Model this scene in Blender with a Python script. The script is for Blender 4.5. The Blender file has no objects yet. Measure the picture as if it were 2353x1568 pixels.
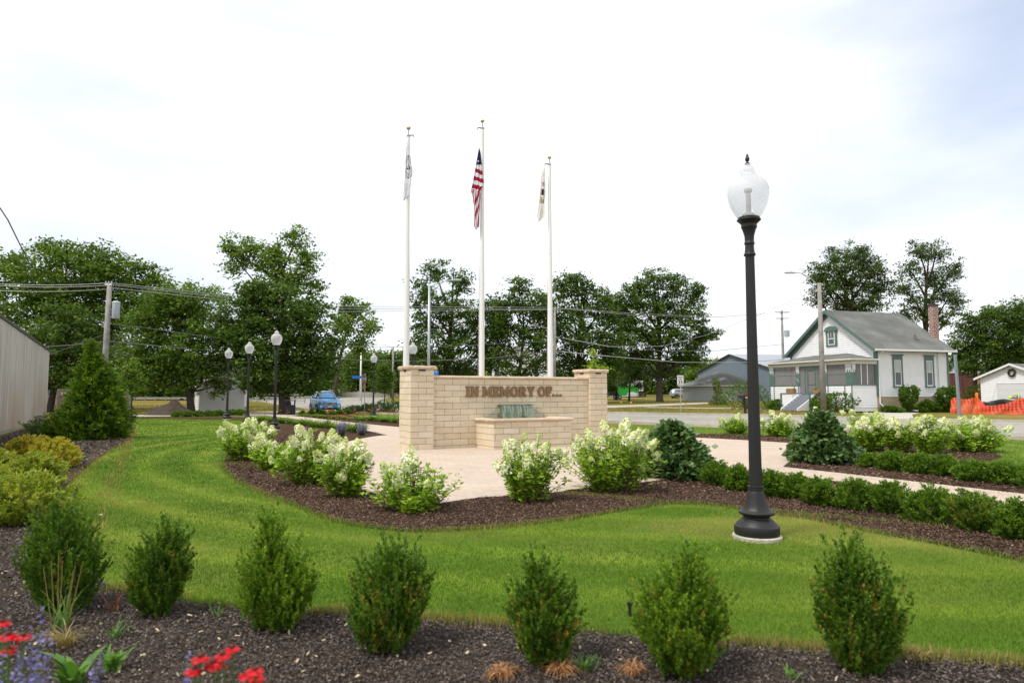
import bpy, bmesh, math, random
import numpy as np
from mathutils import Vector, Matrix
PI = math.pi
rng = np.random.default_rng(7)
random.seed(7)
S = bpy.context.scene
C = S.collection

# ------------------------------------------------------------ camera
PITCH = math.radians(4.23)
EYE = 1.6
cam = bpy.data.cameras.new('camera')
cam.lens = 24.0; cam.sensor_width = 36.0; cam.clip_start = 0.05; cam.clip_end = 6000
cam.dof.use_dof = True; cam.dof.focus_distance = 19.5; cam.dof.aperture_fstop = 2.2
camo = bpy.data.objects.new('camera', cam); C.objects.link(camo)
camo.location = (0, 0, EYE); camo.rotation_euler = (PI/2 + PITCH, 0, 0)
S.camera = camo

# ------------------------------------------------------------ light
SUN_EL, SUN_AZ = math.radians(58), math.radians(-125)   # azimuth from +Y clockwise: behind the camera, from the left
S.view_settings.view_transform = 'Standard'
S.view_settings.look = 'None'
S.view_settings.exposure = 0.10
S.view_settings.gamma = 1.0
world = bpy.data.worlds.new('World'); S.world = world
world.use_nodes = True
wn, wl = world.node_tree.nodes, world.node_tree.links
wn.clear()
w_out = wn.new('ShaderNodeOutputWorld'); w_bg = wn.new('ShaderNodeBackground')
w_sky = wn.new('ShaderNodeTexSky'); w_sky.sky_type = 'NISHITA'; w_sky.sun_disc = False
w_sky.sun_elevation = SUN_EL; w_sky.sun_rotation = SUN_AZ; w_sky.air_density = 1.0; w_sky.dust_density = 1.5
w_tc = wn.new('ShaderNodeTexCoord'); w_map = wn.new('ShaderNodeMapping'); w_map.inputs['Scale'].default_value = (1, 1, 2.6)
w_n1 = wn.new('ShaderNodeTexNoise'); w_n1.inputs['Scale'].default_value = 2.1; w_n1.inputs['Detail'].default_value = 5; w_n1.inputs['Roughness'].default_value = .48
w_n1.inputs['Distortion'].default_value = .35
w_map.inputs['Location'].default_value = (3.1, 1.7, .4)
w_r = wn.new('ShaderNodeValToRGB'); w_r.color_ramp.elements[0].position = .36; w_r.color_ramp.elements[1].position = .58
w_r.color_ramp.elements[0].color = (.78, .78, .78, 1); w_r.color_ramp.elements[1].color = (1, 1, 1, 1)
w_mix = wn.new('ShaderNodeMix'); w_mix.data_type = 'RGBA'
w_n2 = wn.new('ShaderNodeTexNoise'); w_n2.inputs['Scale'].default_value = 2.3; w_n2.inputs['Detail'].default_value = 5; w_n2.inputs['Roughness'].default_value = .5
w_r2 = wn.new('ShaderNodeValToRGB'); w_r2.color_ramp.elements[0].position = .34; w_r2.color_ramp.elements[1].position = .7
w_r2.color_ramp.elements[0].color = (8.3, 8.75, 9.3, 1); w_r2.color_ramp.elements[1].color = (12.0, 12.1, 12.4, 1)
wl.new(w_tc.outputs['Generated'], w_map.inputs['Vector'])
wl.new(w_map.outputs[0], w_n1.inputs['Vector']); wl.new(w_map.outputs[0], w_n2.inputs['Vector'])
wl.new(w_n1.outputs['Fac'], w_r.inputs[0]); wl.new(w_n2.outputs['Fac'], w_r2.inputs[0])
# open blue patches of the real cloud deck: towards the upper right and low beside the lamp
def sky_patch(direction, r0, r1):
    d = wn.new('ShaderNodeVectorMath'); d.operation = 'DISTANCE'
    nrm = wn.new('ShaderNodeVectorMath'); nrm.operation = 'NORMALIZE'
    wl.new(w_tc.outputs['Generated'], nrm.inputs[0]); wl.new(nrm.outputs[0], d.inputs[0])
    d.inputs[1].default_value = Vector(direction).normalized()
    a = wn.new('ShaderNodeMath'); a.operation = 'MULTIPLY_ADD'; a.inputs[1].default_value = .22; a.inputs[2].default_value = -.11
    wl.new(w_n2.outputs['Fac'], a.inputs[0])
    b = wn.new('ShaderNodeMath'); b.operation = 'ADD'; wl.new(d.outputs['Value'], b.inputs[0]); wl.new(a.outputs[0], b.inputs[1])
    m = wn.new('ShaderNodeMapRange'); m.interpolation_type = 'SMOOTHSTEP'
    m.inputs['From Min'].default_value = r0; m.inputs['From Max'].default_value = r1
    wl.new(b.outputs[0], m.inputs['Value']); return m.outputs[0]
w_f = w_r.outputs[0]
for dr, r0, r1, lo in (((.76, 1, .56), -.02, .24, .0), ((.42, 1, .36), -.04, .14, .72), ((-.60, 1, .52), .0, .34, .55)):
    s = sky_patch(dr, r0, r1)
    mr = wn.new('ShaderNodeMapRange'); mr.inputs['To Min'].default_value = lo; wl.new(s, mr.inputs['Value'])
    mm = wn.new('ShaderNodeMath'); mm.operation = 'MULTIPLY'
    wl.new(w_f, mm.inputs[0]); wl.new(mr.outputs[0], mm.inputs[1]); w_f = mm.outputs[0]
w_veil = wn.new('ShaderNodeMapRange'); w_veil.inputs['To Min'].default_value = .45     # high thin veil over the open patches
wl.new(w_f, w_veil.inputs['Value']); w_f = w_veil.outputs[0]
w_sc = wn.new('ShaderNodeVectorMath'); w_sc.operation = 'MULTIPLY'; w_sc.inputs[1].default_value = (1.38, 1.50, 1.72); wl.new(w_sky.outputs[0], w_sc.inputs[0])
wl.new(w_f, w_mix.inputs[0]); wl.new(w_sc.outputs[0], w_mix.inputs[6]); wl.new(w_r2.outputs[0], w_mix.inputs[7])
wl.new(w_mix.outputs[2], w_bg.inputs['Color']); w_bg.inputs['Strength'].default_value = .108
wl.new(w_bg.outputs[0], w_out.inputs['Surface'])

sl = bpy.data.lights.new('sun', 'SUN'); sl.energy = 3.2; sl.angle = math.radians(10); sl.color = (1, .96, .88)
so = bpy.data.objects.new('sun', sl); C.objects.link(so)
sd = Vector((math.sin(SUN_AZ)*math.cos(SUN_EL), math.cos(SUN_AZ)*math.cos(SUN_EL), math.sin(SUN_EL)))
so.rotation_euler = sd.to_track_quat('Z', 'Y').to_euler(); so.location = sd*50

# ------------------------------------------------------------ the lie of the land
def gz(y): return min(max((y-80)*.011, 0.0), 1.3)
_cp, _sp = math.cos(PITCH), math.sin(PITCH)
def ray(px, py):
    a = (px-1176)/1568; b = -(py-784)/1568
    return Vector((a, _cp-b*_sp, _sp+b*_cp))
def G(px, py, z=None):          # where the sight line through a survey point of the photograph meets the ground
    r = ray(px, py)
    if z is not None:
        t = (z-EYE)/r.z; return Vector((r.x*t, r.y*t, z))
    if r.z >= -1e-4: r.z = -1e-4
    t = (0-EYE)/r.z
    if r.y*t > 80:
        # EYE + r.z t = (r.y t - 80)*.011
        t2 = (EYE+80*.011)/(r.y*.011-r.z)
        t = t2 if r.y*t2 <= 198.2 else (1.3-EYE)/r.z
    return Vector((r.x*t, r.y*t, EYE+r.z*t))
def P(px, py, Y):
    r = ray(px, py); t = Y/r.y
    return Vector((r.x*t, Y, EYE+r.z*t))

# ------------------------------------------------------------ materials
def srgb(c):
    if isinstance(c, str): c = tuple(int(c[i:i+2], 16)/255 for i in (0, 2, 4))
    return tuple((x/12.92 if x <= .04045 else ((x+.055)/1.055)**2.4) for x in c) + (1,)
def new_mat(name):
    m = bpy.data.materials.new(name); m.use_nodes = True
    nt = m.node_tree; b = nt.nodes['Principled BSDF']; return m, nt, b
def lin(c): return tuple(c)+(1,) if len(c) == 3 else c
def noise(nt, scale, detail=4, rough=.55, vec=None, dist=0):
    n = nt.nodes.new('ShaderNodeTexNoise'); n.inputs['Scale'].default_value = scale
    n.inputs['Detail'].default_value = detail; n.inputs['Roughness'].default_value = rough; n.inputs['Distortion'].default_value = dist
    if vec is not None: nt.links.new(vec, n.inputs['Vector'])
    return n.outputs['Fac']
def ramp(nt, fac, stops):
    r = nt.nodes.new('ShaderNodeValToRGB'); e = r.color_ramp.elements
    while len(e) < len(stops): e.new(.5)
    for i, (p, c) in enumerate(stops): e[i].position = p; e[i].color = lin(c)
    nt.links.new(fac, r.inputs[0]); return r.outputs[0]
def mixc(nt, fac, a, b, mode='MIX'):
    m = nt.nodes.new('ShaderNodeMix'); m.data_type = 'RGBA'; m.blend_type = mode
    if isinstance(fac, float): m.inputs[0].default_value = fac
    else: nt.links.new(fac, m.inputs[0])
    for s, v in ((6, a), (7, b)):
        if isinstance(v, (tuple, list)): m.inputs[s].default_value = lin(v)
        else: nt.links.new(v, m.inputs[s])
    return m.outputs[2]
def objco(nt, scale=(1, 1, 1)):
    t = nt.nodes.new('ShaderNodeTexCoord'); m = nt.nodes.new('ShaderNodeMapping')
    m.inputs['Scale'].default_value = scale; nt.links.new(t.outputs['Object'], m.inputs['Vector']); return m.outputs[0]
def bump(nt, b, h, strength=.3, dist=.02):
    n = nt.nodes.new('ShaderNodeBump'); n.inputs['Strength'].default_value = strength; n.inputs['Distance'].default_value = dist
    nt.links.new(h, n.inputs['Height']); nt.links.new(n.outputs[0], b.inputs['Normal'])
def rnd_attr(nt):
    a = nt.nodes.new('ShaderNodeAttribute'); a.attribute_name = 'rnd'; return a.outputs['Fac']
MATS = {}
def plain(name, col, rough=.6, metal=0., var=.12, sc=6, bmp=.0, spec=.5):
    if name in MATS: return MATS[name]
    m, nt, b = new_mat(name); co = objco(nt)
    n = noise(nt, sc, 5, .6, co)
    c = tuple(col[:3])
    a = tuple(x*(1-var) for x in c); d = tuple(min(1, x*(1+var)) for x in c)
    nt.links.new(ramp(nt, n, [(.3, a), (.7, d)]), b.inputs['Base Color'])
    b.inputs['Roughness'].default_value = rough; b.inputs['Metallic'].default_value = metal; b.inputs['Specular IOR Level'].default_value = spec
    if bmp: bump(nt, b, noise(nt, sc*6, 4, .6, co), bmp)
    MATS[name] = m; return m
def leafmat(name, cols, trans=.3, rough=.5, tcol=None, spec=.25):
    """cols: 2-4 linear colours spread over the per-leaf value"""
    if name in MATS: return MATS[name]
    m, nt, b = new_mat(name); r = rnd_attr(nt)
    c = ramp(nt, r, [(i/(len(cols)-1), x) for i, x in enumerate(cols)])
    nt.links.new(c, b.inputs['Base Color']); b.inputs['Roughness'].default_value = rough; b.inputs['Specular IOR Level'].default_value = spec
    t = nt.nodes.new('ShaderNodeBsdfTranslucent'); mx = nt.nodes.new('ShaderNodeMixShader'); mx.inputs[0].default_value = trans
    tc = mixc(nt, 1.0, c, tcol or (1.25, 1.35, .55), 'MULTIPLY')
    nt.links.new(tc, t.inputs['Color']); nt.links.new(b.outputs[0], mx.inputs[1]); nt.links.new(t.outputs[0], mx.inputs[2])
    nt.links.new(mx.outputs[0], nt.nodes['Material Output'].inputs['Surface'])
    MATS[name] = m; return m
def rndmat(name, cols, rough=.8, sc=20, bmp=.3, var=.2, bdist=.01):
    if name in MATS: return MATS[name]
    m, nt, b = new_mat(name); r = rnd_attr(nt); co = objco(nt)
    c = ramp(nt, r, [(i/(len(cols)-1), x) for i, x in enumerate(cols)])
    n = noise(nt, sc, 5, .6, co)
    c = mixc(nt, 1.0, c, ramp(nt, n, [(.25, (1-var,)*3), (.75, (1+var*.4,)*3)]), 'MULTIPLY')
    nt.links.new(c, b.inputs['Base Color']); b.inputs['Roughness'].default_value = rough; b.inputs['Specular IOR Level'].default_value = .3
    if bmp: bump(nt, b, noise(nt, sc*3, 5, .65, co), bmp, bdist)
    MATS[name] = m; return m

# ------------------------------------------------------------ mesh collector
class MB:
    def __init__(s, M=None): s.v = []; s.f = []; s.r = []; s.mi = []; s.M = M or Matrix.Identity(4); s.rv = .5; s.m = 0
    def add(s, vs, fs, r=None):
        o = len(s.v); s.v += [tuple(s.M @ Vector(v)) for v in vs]
        s.f += [tuple(i+o for i in f) for f in fs]; s.r += [s.rv if r is None else r]*len(fs); s.mi += [s.m]*len(fs)
    def box(s, a, b, r=None):
        (x0, y0, z0), (x1, y1, z1) = a, b
        s.add([(x0, y0, z0), (x1, y0, z0), (x1, y1, z0), (x0, y1, z0), (x0, y0, z1), (x1, y0, z1), (x1, y1, z1), (x0, y1, z1)],
              [(0, 3, 2, 1), (4, 5, 6, 7), (0, 1, 5, 4), (1, 2, 6, 5), (2, 3, 7, 6), (3, 0, 4, 7)], r)
    def bbox(s, a, b, c=.01, r=None):           # box with chamfered edges
        (x0, y0, z0), (x1, y1, z1) = a, b
        c = min(c, (x1-x0)/2.01, (y1-y0)/2.01, (z1-z0)/2.01)
        vs = []
        for z, k in ((z0, c), (z0+c, 0), (z1-c, 0), (z1, c)):
            X0, X1, Y0, Y1 = x0+k, x1-k, y0+k, y1-k
            e = c if k == 0 else c*.4
            vs += [(X0+e, Y0, z), (X1-e, Y0, z), (X1, Y0+e, z), (X1, Y1-e, z), (X1-e, Y1, z), (X0+e, Y1, z), (X0, Y1-e, z), (X0, Y0+e, z)]
        fs = [tuple(range(7, -1, -1)), tuple(range(24, 32))]
        for l in range(3):
            for i in range(8): fs.append((l*8+i, l*8+(i+1) % 8, l*8+8+(i+1) % 8, l*8+8+i))
        s.add(vs, fs, r)
    def prism(s, pts, z0, z1, axis='z', r=None):  # polygon extruded along an axis; pts 2-D
        n = len(pts)
        def q(p, h): return (p[0], p[1], h) if axis == 'z' else ((p[0], h, p[1]) if axis == 'y' else (h, p[0], p[1]))
        s.add([q(p, z0) for p in pts]+[q(p, z1) for p in pts],
              [tuple(range(n-1, -1, -1)), tuple(range(n, 2*n))]+[(i, (i+1) % n, n+(i+1) % n, n+i) for i in range(n)], r)
    def tube(s, pts, rad, n=8, r=None, cap=True):
        pts = [Vector(p) for p in pts]; m = len(pts)
        rad = [rad]*m if not hasattr(rad, '__len__') else rad
        up = Vector((0, 0, 1)); prev = None; vs = []
        for i, p in enumerate(pts):
            t = (pts[min(i+1, m-1)]-pts[max(i-1, 0)]).normalized()
            if prev is None:
                a = t.cross(up) if abs(t.z) < .95 else t.cross(Vector((1, 0, 0)))
            else: a = prev-t*prev.dot(t)
            a.normalize(); prev = a; b = t.cross(a)
            for k in range(n):
                w = 2*PI*k/n; vs.append(p+(a*math.cos(w)+b*math.sin(w))*rad[i])
        fs = [(i*n+k, i*n+(k+1) % n, (i+1)*n+(k+1) % n, (i+1)*n+k) for i in range(m-1) for k in range(n)]
        if cap: fs += [tuple(range(n-1, -1, -1)), tuple(range((m-1)*n, m*n))]
        s.add(vs, fs, r)
    def lathe(s, prof, n=24, c=(0, 0, 0), r=None, flute=0, fl_amp=0., cap=True):
        vs = []
        for (R, z) in prof:
            for k in range(n):
                w = 2*PI*k/n; q = R*(1+(fl_amp*math.cos(flute*w) if flute else 0))
                vs.append((c[0]+q*math.cos(w), c[1]+q*math.sin(w), c[2]+z))
        m = len(prof)
        fs = [(i*n+k, i*n+(k+1) % n, (i+1)*n+(k+1) % n, (i+1)*n+k) for i in range(m-1) for k in range(n)]
        if cap: fs += [tuple(range(n-1, -1, -1)), tuple(range((m-1)*n, m*n))]
        s.add(vs, fs, r)
    def quad(s, a, b, c, d, r=None): s.add([a, b, c, d], [(0, 1, 2, 3)], r)
    def build(s, name, mat, parent=None, smooth=False, auto=None, loc=None):
        me = bpy.data.meshes.new(name); me.from_pydata(s.v, [], s.f); 
        for m in (mat if isinstance(mat, (list, tuple)) else [mat]): me.materials.append(m)
        a = me.attributes.new('rnd', 'FLOAT', 'FACE'); a.data.foreach_set('value', np.array(s.r, dtype=np.float32))
        if any(s.mi): me.polygons.foreach_set('material_index', np.array(s.mi, dtype=np.int32))
        if smooth: me.polygons.foreach_set('use_smooth', [True]*len(me.polygons))
        if auto is not None:
            me.polygons.foreach_set('use_smooth', [True]*len(me.polygons))
            try: me.set_sharp_from_angle(angle=math.radians(auto))
            except Exception: pass
        me.update()
        o = bpy.data.objects.new(name, me); C.objects.link(o)
        if loc is not None: o.location = loc
        if parent is not None: o.parent = parent
        return o
def tag(o, label=None, cat=None, group=None, kind=None):
    if label: o['label'] = label
    if cat: o['category'] = cat
    if group: o['group'] = group
    if kind: o['kind'] = kind
    return o
def thing(name, label, cat, loc=(0, 0, 0), rz=0, group=None):
    o = bpy.data.objects.new(name, None); C.objects.link(o); o.empty_display_size = .2
    o.location = loc; o.rotation_euler = (0, 0, rz); return tag(o, label, cat, group)
def dup(root, loc, rz=0, scale=None, label=None):
    r = root.copy(); C.objects.link(r); r.location = loc; r.rotation_euler = (0, 0, rz)
    if scale is not None: r.scale = scale if hasattr(scale, '__len__') else (scale,)*3
    if label: r['label'] = label
    for ch in list(root.children):
        c = ch.copy(); C.objects.link(c); c.parent = r
        for g in list(ch.children):
            d = g.copy(); C.objects.link(d); d.parent = c
    return r
def npmesh(name, V, nper, mat, parent=None, rnd=None, mi=None, smooth=False):
    """V: (N*nper,3) array of separate n-gons"""
    V = np.asarray(V, dtype=np.float32).reshape(-1, 3); n = len(V)//nper
    me = bpy.data.meshes.new(name); me.vertices.add(n*nper); me.vertices.foreach_set('co', V.ravel())
    me.loops.add(n*nper); me.loops.foreach_set('vertex_index', np.arange(n*nper, dtype=np.int32))
    me.polygons.add(n); me.polygons.foreach_set('loop_start', np.arange(0, n*nper, nper, dtype=np.int32))
    try: me.polygons.foreach_set('loop_total', np.full(n, nper, dtype=np.int32))
    except Exception: pass
    for m in (mat if isinstance(mat, (list, tuple)) else [mat]): me.materials.append(m)
    if mi is not None: me.polygons.foreach_set('material_index', np.asarray(mi, dtype=np.int32))
    a = me.attributes.new('rnd', 'FLOAT', 'FACE')
    a.data.foreach_set('value', (rng.random(n) if rnd is None else np.clip(rnd, 0, 1)).astype(np.float32))
    me.update(calc_edges=True); me.validate()
    o = bpy.data.objects.new(name, me); C.objects.link(o)
    if parent is not None: o.parent = parent
    return o
def unit(a): return a/np.maximum(np.linalg.norm(a, axis=-1, keepdims=True), 1e-9)
def rdir(n): return unit(rng.normal(size=(n, 3)))
def leafquads(B, D, L, W, roll=None, fold=.0, mid=.5):
    """diamond leaves from base B along D, length L, width W"""
    n = len(B); D = unit(D); N = rdir(n) if roll is None else roll
    Sx = unit(np.cross(D, N)); L = np.broadcast_to(np.asarray(L, float), (n,))[:, None]; W = np.broadcast_to(np.asarray(W, float), (n,))[:, None]
    nn = np.cross(D, Sx)
    v0 = B; v2 = B+D*L; m = B+D*L*mid+nn*L*fold
    return np.stack([v0, m+Sx*W/2, v2, m-Sx*W/2], 1).reshape(-1, 3)
# ------------------------------------------------------------ ground sheets
def spline(pts, k=6, closed=True):
    n = len(pts); out = []
    for i in range(n if closed else n-1):
        p0, p1, p2, p3 = (pts[(i-1) % n] if closed or i > 0 else pts[i], pts[i], pts[(i+1) % n], pts[(i+2) % n] if closed or i+2 < n else pts[(i+1) % n])
        for j in range(k):
            t = j/k
            out.append(tuple(.5*((2*p1[a])+(-p0[a]+p2[a])*t+(2*p0[a]-5*p1[a]+4*p2[a]-p3[a])*t*t+(-p0[a]+3*p1[a]-3*p2[a]+p3[a])*t**3) for a in (0, 1)))
    if not closed: out.append(tuple(pts[-1][:2]))
    return out
def inpoly(x, y, poly):
    x = np.asarray(x); y = np.asarray(y); ins = np.zeros(x.shape, bool); n = len(poly)
    for i in range(n):
        x1, y1 = poly[i][:2]; x2, y2 = poly[(i+1) % n][:2]
        if y1 == y2: continue
        c = ((y1 > y) != (y2 > y)) & (x < (x2-x1)*(y-y1)/(y2-y1)+x1); ins ^= c
    return ins
def gpoly(px): return [tuple(G(*p)[:2]) for p in px]
def sheet(name, poly, mat, lift, label=None):
    bm = bmesh.new(); vs = [bm.verts.new((x, y, 0)) for x, y in poly]
    f = bm.faces.new(vs); f.normal_update()
    if f.normal.z < 0: f.normal_flip()
    bmesh.ops.triangulate(bm, faces=bm.faces[:])
    for yy in (80, 198.18):
        bmesh.ops.bisect_plane(bm, geom=bm.verts[:]+bm.edges[:]+bm.faces[:], plane_co=(0, yy, 0), plane_no=(0, 1, 0))
    for v in bm.verts: v.co.z = gz(v.co.y)+lift
    me = bpy.data.meshes.new(name); bm.to_mesh(me); bm.free(); me.materials.append(mat)
    o = bpy.data.objects.new(name, me); C.objects.link(o); tag(o, label, kind='structure'); return o

def ground_mat(name, cols, sc=(.35, 2.5, 40), bmp=.5, bd=.03, stripes=False):
    m, nt, b = new_mat(name); co = objco(nt)
    big = noise(nt, sc[0], 4, .55, co); mid = noise(nt, sc[1], 5, .65, co); fine = noise(nt, sc[2], 4, .7, co)
    c = ramp(nt, big, [(.32, cols[0]), (.5, cols[1]), (.68, cols[2])])
    c = mixc(nt, 1., c, ramp(nt, mid, [(.25, (.72, .75, .7)), (.75, (1.25, 1.2, 1.15))]), 'MULTIPLY')
    c = mixc(nt, 1., c, ramp(nt, fine, [(.25, (.62, .66, .6)), (.75, (1.35, 1.3, 1.25))]), 'MULTIPLY')
    if stripes:
        # mower passes: sheen of bent grass painted as tint bands round the plaza
        v = nt.nodes.new('ShaderNodeVectorMath'); v.operation = 'DISTANCE'; v.inputs[1].default_value = (4.5, 21.5, 0)
        nt.links.new(co, v.inputs[0])
        a = nt.nodes.new('ShaderNodeMath'); a.operation = 'MULTIPLY'; a.inputs[1].default_value = 2*PI/1.15; nt.links.new(v.outputs['Value'], a.inputs[0])
        s = nt.nodes.new('ShaderNodeMath'); s.operation = 'SINE'; nt.links.new(a.outputs[0], s.inputs[0])
        c = mixc(nt, 1., c, ramp(nt, s.outputs[0], [(.0, (.84, .87, .88)), (.9, (1.16, 1.12, 1.1))]), 'MULTIPLY')
    nt.links.new(c, b.inputs['Base Color']); b.inputs['Roughness'].default_value = .95; b.inputs['Specular IOR Level'].default_value = .1
    bump(nt, b, fine, bmp, bd)
    MATS[name] = m; return m
m_dry = ground_mat('dry_lawn', [(.105, .115, .02), (.17, .145, .035), (.25, .18, .06)], (.12, 1.2, 14), .4)
m_lawn = ground_mat('green_lawn', [(.085, .165, .014), (.115, .185, .018), (.165, .205, .035)], (.4, 2.2, 45), .6, stripes=True)
m_mulch = ground_mat('brown_mulch', [(.062, .034, .022), (.085, .048, .032), (.115, .070, .048)], (.9, 9, 60), 1., .05)
m_mulch2 = ground_mat('dark_mulch', [(.05, .038, .032), (.075, .057, .049), (.105, .081, .069)], (.9, 9, 60), 1., .05)
m_conc = ground_mat('pale_concrete', [(.36, .34, .30), (.40, .38, .34), (.45, .42, .38)], (.3, 3, 40), .15)
m_road = ground_mat('road_concrete', [(.27, .255, .25), (.30, .285, .28), (.34, .32, .31)], (.15, 1.5, 30), .15)
m_gravel = ground_mat('white_gravel', [(.40, .39, .37), (.46, .45, .42), (.52, .50, .47)], (.5, 5, 50), .6)
m_dirt = ground_mat('bare_dirt', [(.21, .13, .075), (.27, .18, .11), (.33, .23, .15)], (.5, 5, 40), .4)

def paver_mat():
    m, nt, b = new_mat('pavers'); co = objco(nt); t = nt.nodes.new('ShaderNodeTexBrick')
    mp = nt.nodes.new('ShaderNodeMapping'); mp.inputs['Rotation'].default_value = (0, 0, math.radians(38)); nt.links.new(co, mp.inputs['Vector'])
    nt.links.new(mp.outputs[0], t.inputs['Vector']); t.inputs['Scale'].default_value = 1
    t.inputs['Brick Width'].default_value = .22; t.inputs['Row Height'].default_value = .11; t.inputs['Mortar Size'].default_value = .006
    t.inputs['Color1'].default_value = (.46, .365, .28, 1); t.inputs['Color2'].default_value = (.50, .415, .33, 1); t.inputs['Mortar'].default_value = (.37, .295, .24, 1)
    t.inputs['Bias'].default_value = .1; t.offset = .5
    c = mixc(nt, 1., t.outputs['Color'], ramp(nt, noise(nt, .8, 5, .6, co), [(.3, (.90, .91, .94)), (.7, (1.08, 1.03, 1.0))]), 'MULTIPLY')
    c = mixc(nt, 1., c, ramp(nt, noise(nt, 9, 5, .7, co), [(.3, (.93, .93, .93)), (.7, (1.05, 1.05, 1.05))]), 'MULTIPLY')
    nt.links.new(c, b.inputs['Base Color']); b.inputs['Roughness'].default_value = .85
    bump(nt, b, noise(nt, 60, 4, .6, co), .2, .01); return m
m_paver = paver_mat()

# base sheet out to the horizon
bm = bmesh.new()
ys = [-60, 80, 198.18, 5000]; xs = [-4000, -60, 60, 4000]
gv = [[bm.verts.new((x, y, gz(y)-.004)) for x in xs] for y in ys]
for j in range(3):
    for i in range(3): bm.faces.new((gv[j][i], gv[j][i+1], gv[j+1][i+1], gv[j+1][i]))
me = bpy.data.meshes.new('ground'); bm.to_mesh(me); bm.free(); me.materials.append(m_dry)
o = bpy.data.objects.new('ground', me); C.objects.link(o); tag(o, kind='structure')

LAWN_PX = [(302, 962), (420, 958), (530, 957), (610, 968), (700, 985), (800, 1000), (900, 1100), (1100, 1120), (1583, 998), (1700, 1040), (2500, 1060), (2600, 1400),
           (2352, 1528), (2100, 1510), (1850, 1492), (1650, 1475), (1450, 1465), (1330, 1450), (1150, 1437), (1000, 1425), (860, 1412), (720, 1406), (540, 1396), (440, 1386), (330, 1365), (250, 1348),
           (190, 1290), (150, 1220), (140, 1140), (165, 1105), (205, 1068), (255, 1032), (300, 1012), (306, 985)]
LAWN = gpoly(LAWN_PX)
# extend towards the right outside the frame
LAWN_S = spline(LAWN, 5)
sheet('lawn', LAWN_S, m_lawn, .0)
# mulch ring round the front of the plaza and under both hedges
BED1_PX = [(512, 1066), (535, 1098), (590, 1128), (680, 1163), (760, 1194), (850, 1212), (950, 1221), (1090, 1216), (1200, 1206), (1330, 1190), (1450, 1170), (1560, 1157),
           (1660, 1163), (1760, 1180), (1860, 1192), (2000, 1222), (2150, 1250), (2352, 1290), (2700, 1370), (2640, 1235), (2352, 1190), (2294, 1184), (2100, 1140), (1900, 1104), (1780, 1085), (1690, 1078), (1600, 1085), (1400, 1100),
           (1150, 1118), (1006, 1128), (900, 1105), (830, 1070), (800, 1040), (805, 1012), (760, 990), (600, 985), (545, 1020)]
BED1 = spline(gpoly(BED1_PX), 5)
sheet('mulch_ring', BED1, m_mulch, .008)
BED2_PX = [(1800, 1074), (1900, 1086), (2100, 1109), (2352, 1138), (2650, 1180), (2620, 1110), (2352, 1092), (2230, 1072), (2305, 1050), (2250, 1030), (2050, 1020), (1840, 1019), (1583, 1006), (1500, 1001), (1583, 996), (1760, 1001), (1830, 1008), (1900, 1012), (1860, 1045)]
BED2 = gpoly(BED2_PX)
sheet('mulch_strip', BED2, m_mulch, .013)
# near dark mulch the boxwoods stand in, running up the left side to the metal building
BED3_PX = [(250, 1348), (330, 1365), (440, 1386), (540, 1396), (720, 1406), (860, 1412), (1000, 1425), (1150, 1437), (1330, 1450), (1450, 1465), (1650, 1475), (1850, 1492), (2100, 1510), (2352, 1528), (2600, 1545)]
b3 = gpoly(BED3_PX) + [(7, 1.5), (3, 0.5), (-6, .5), (-14, 9)] + gpoly([(-60, 1060), (0, 1003), (108, 972), (150, 966), (300, 962), (306, 985), (300, 1012), (255, 1032), (205, 1068), (165, 1105), (140, 1140), (150, 1220), (190, 1290)])
BED3 = b3
sheet('mulch_bed', BED3, m_mulch2, .012)
# plaza and its two paths
cx, cy, R = 1.3, 17.4, 7.55
circ = spline(gpoly([(950, 1012), (889, 1000), (795, 1016), (765, 1040), (762, 1075), (790, 1105), (841, 1129), (920, 1151)]), 5, False) + gpoly([(965, 1157), (1006, 1159), (1050, 1152), (1104, 1144), (1152, 1142), (1273, 1133), (1346, 1122), (1467, 1110), (1560, 1100), (1690, 1081), (1798, 1074), (1845, 1035), (1828, 1019), (1700, 1011), (1583, 1005), (1530, 1002), (1396, 985), (1200, 975), (1000, 985)])
sheet('plaza', circ, m_paver, .020)
sheet('path_right', gpoly([(1560, 1100), (1690, 1081), (1900, 1104), (2100, 1140), (2294, 1184), (2700, 1262), (2700, 1186), (2352, 1137), (2100, 1108), (1900, 1085), (1798, 1074), (1840, 1030), (1830, 1020), (1600, 1030)]), m_paver, .024)
sheet('path_left', gpoly([(889, 1000), (820, 985), (740, 972), (672, 962), (560, 949), (560, 946), (690, 957), (782, 968), (863, 976.5), (922, 982), (990, 990), (950, 1010)]), m_paver, .024)
# daylily beds either side of the left path
BED4 = gpoly([(890, 1000), (800, 1016), (740, 1010), (640, 985), (560, 965), (300, 960), (300, 957), (530, 957), (610, 961), (672, 963), (740, 973), (820, 986)])
sheet('flower_bed', BED4, m_mulch, .016)
BED5 = gpoly([(660, 955), (700, 952), (800, 950), (922, 955), (990, 962), (990, 985), (922, 981.5), (863, 976), (782, 967.5), (690, 956.5)])
sheet('flower_bed_far', BED5, m_mulch, .016)
LAWN2 = gpoly([(800, 953), (1000, 954), (1000, 966), (900, 962), (820, 957)])
sheet('lawn_strip', LAWN2, m_lawn, .019)
# lawn between plaza and road on the right
LAWN3 = gpoly([(1420, 978), (1560, 979), (1658, 982.5), (1800, 988), (2000, 996), (2352, 1011), (2500, 1018), (2700, 1090), (2620, 1108), (2352, 1090), (2240, 1070), (2305, 1050), (2250, 1030), (2050, 1019), (1840, 1015), (1760, 1000), (1583, 995), (1500, 1000), (1420, 998)])
sheet('lawn_far', LAWN3, m_lawn, .009)
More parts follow.
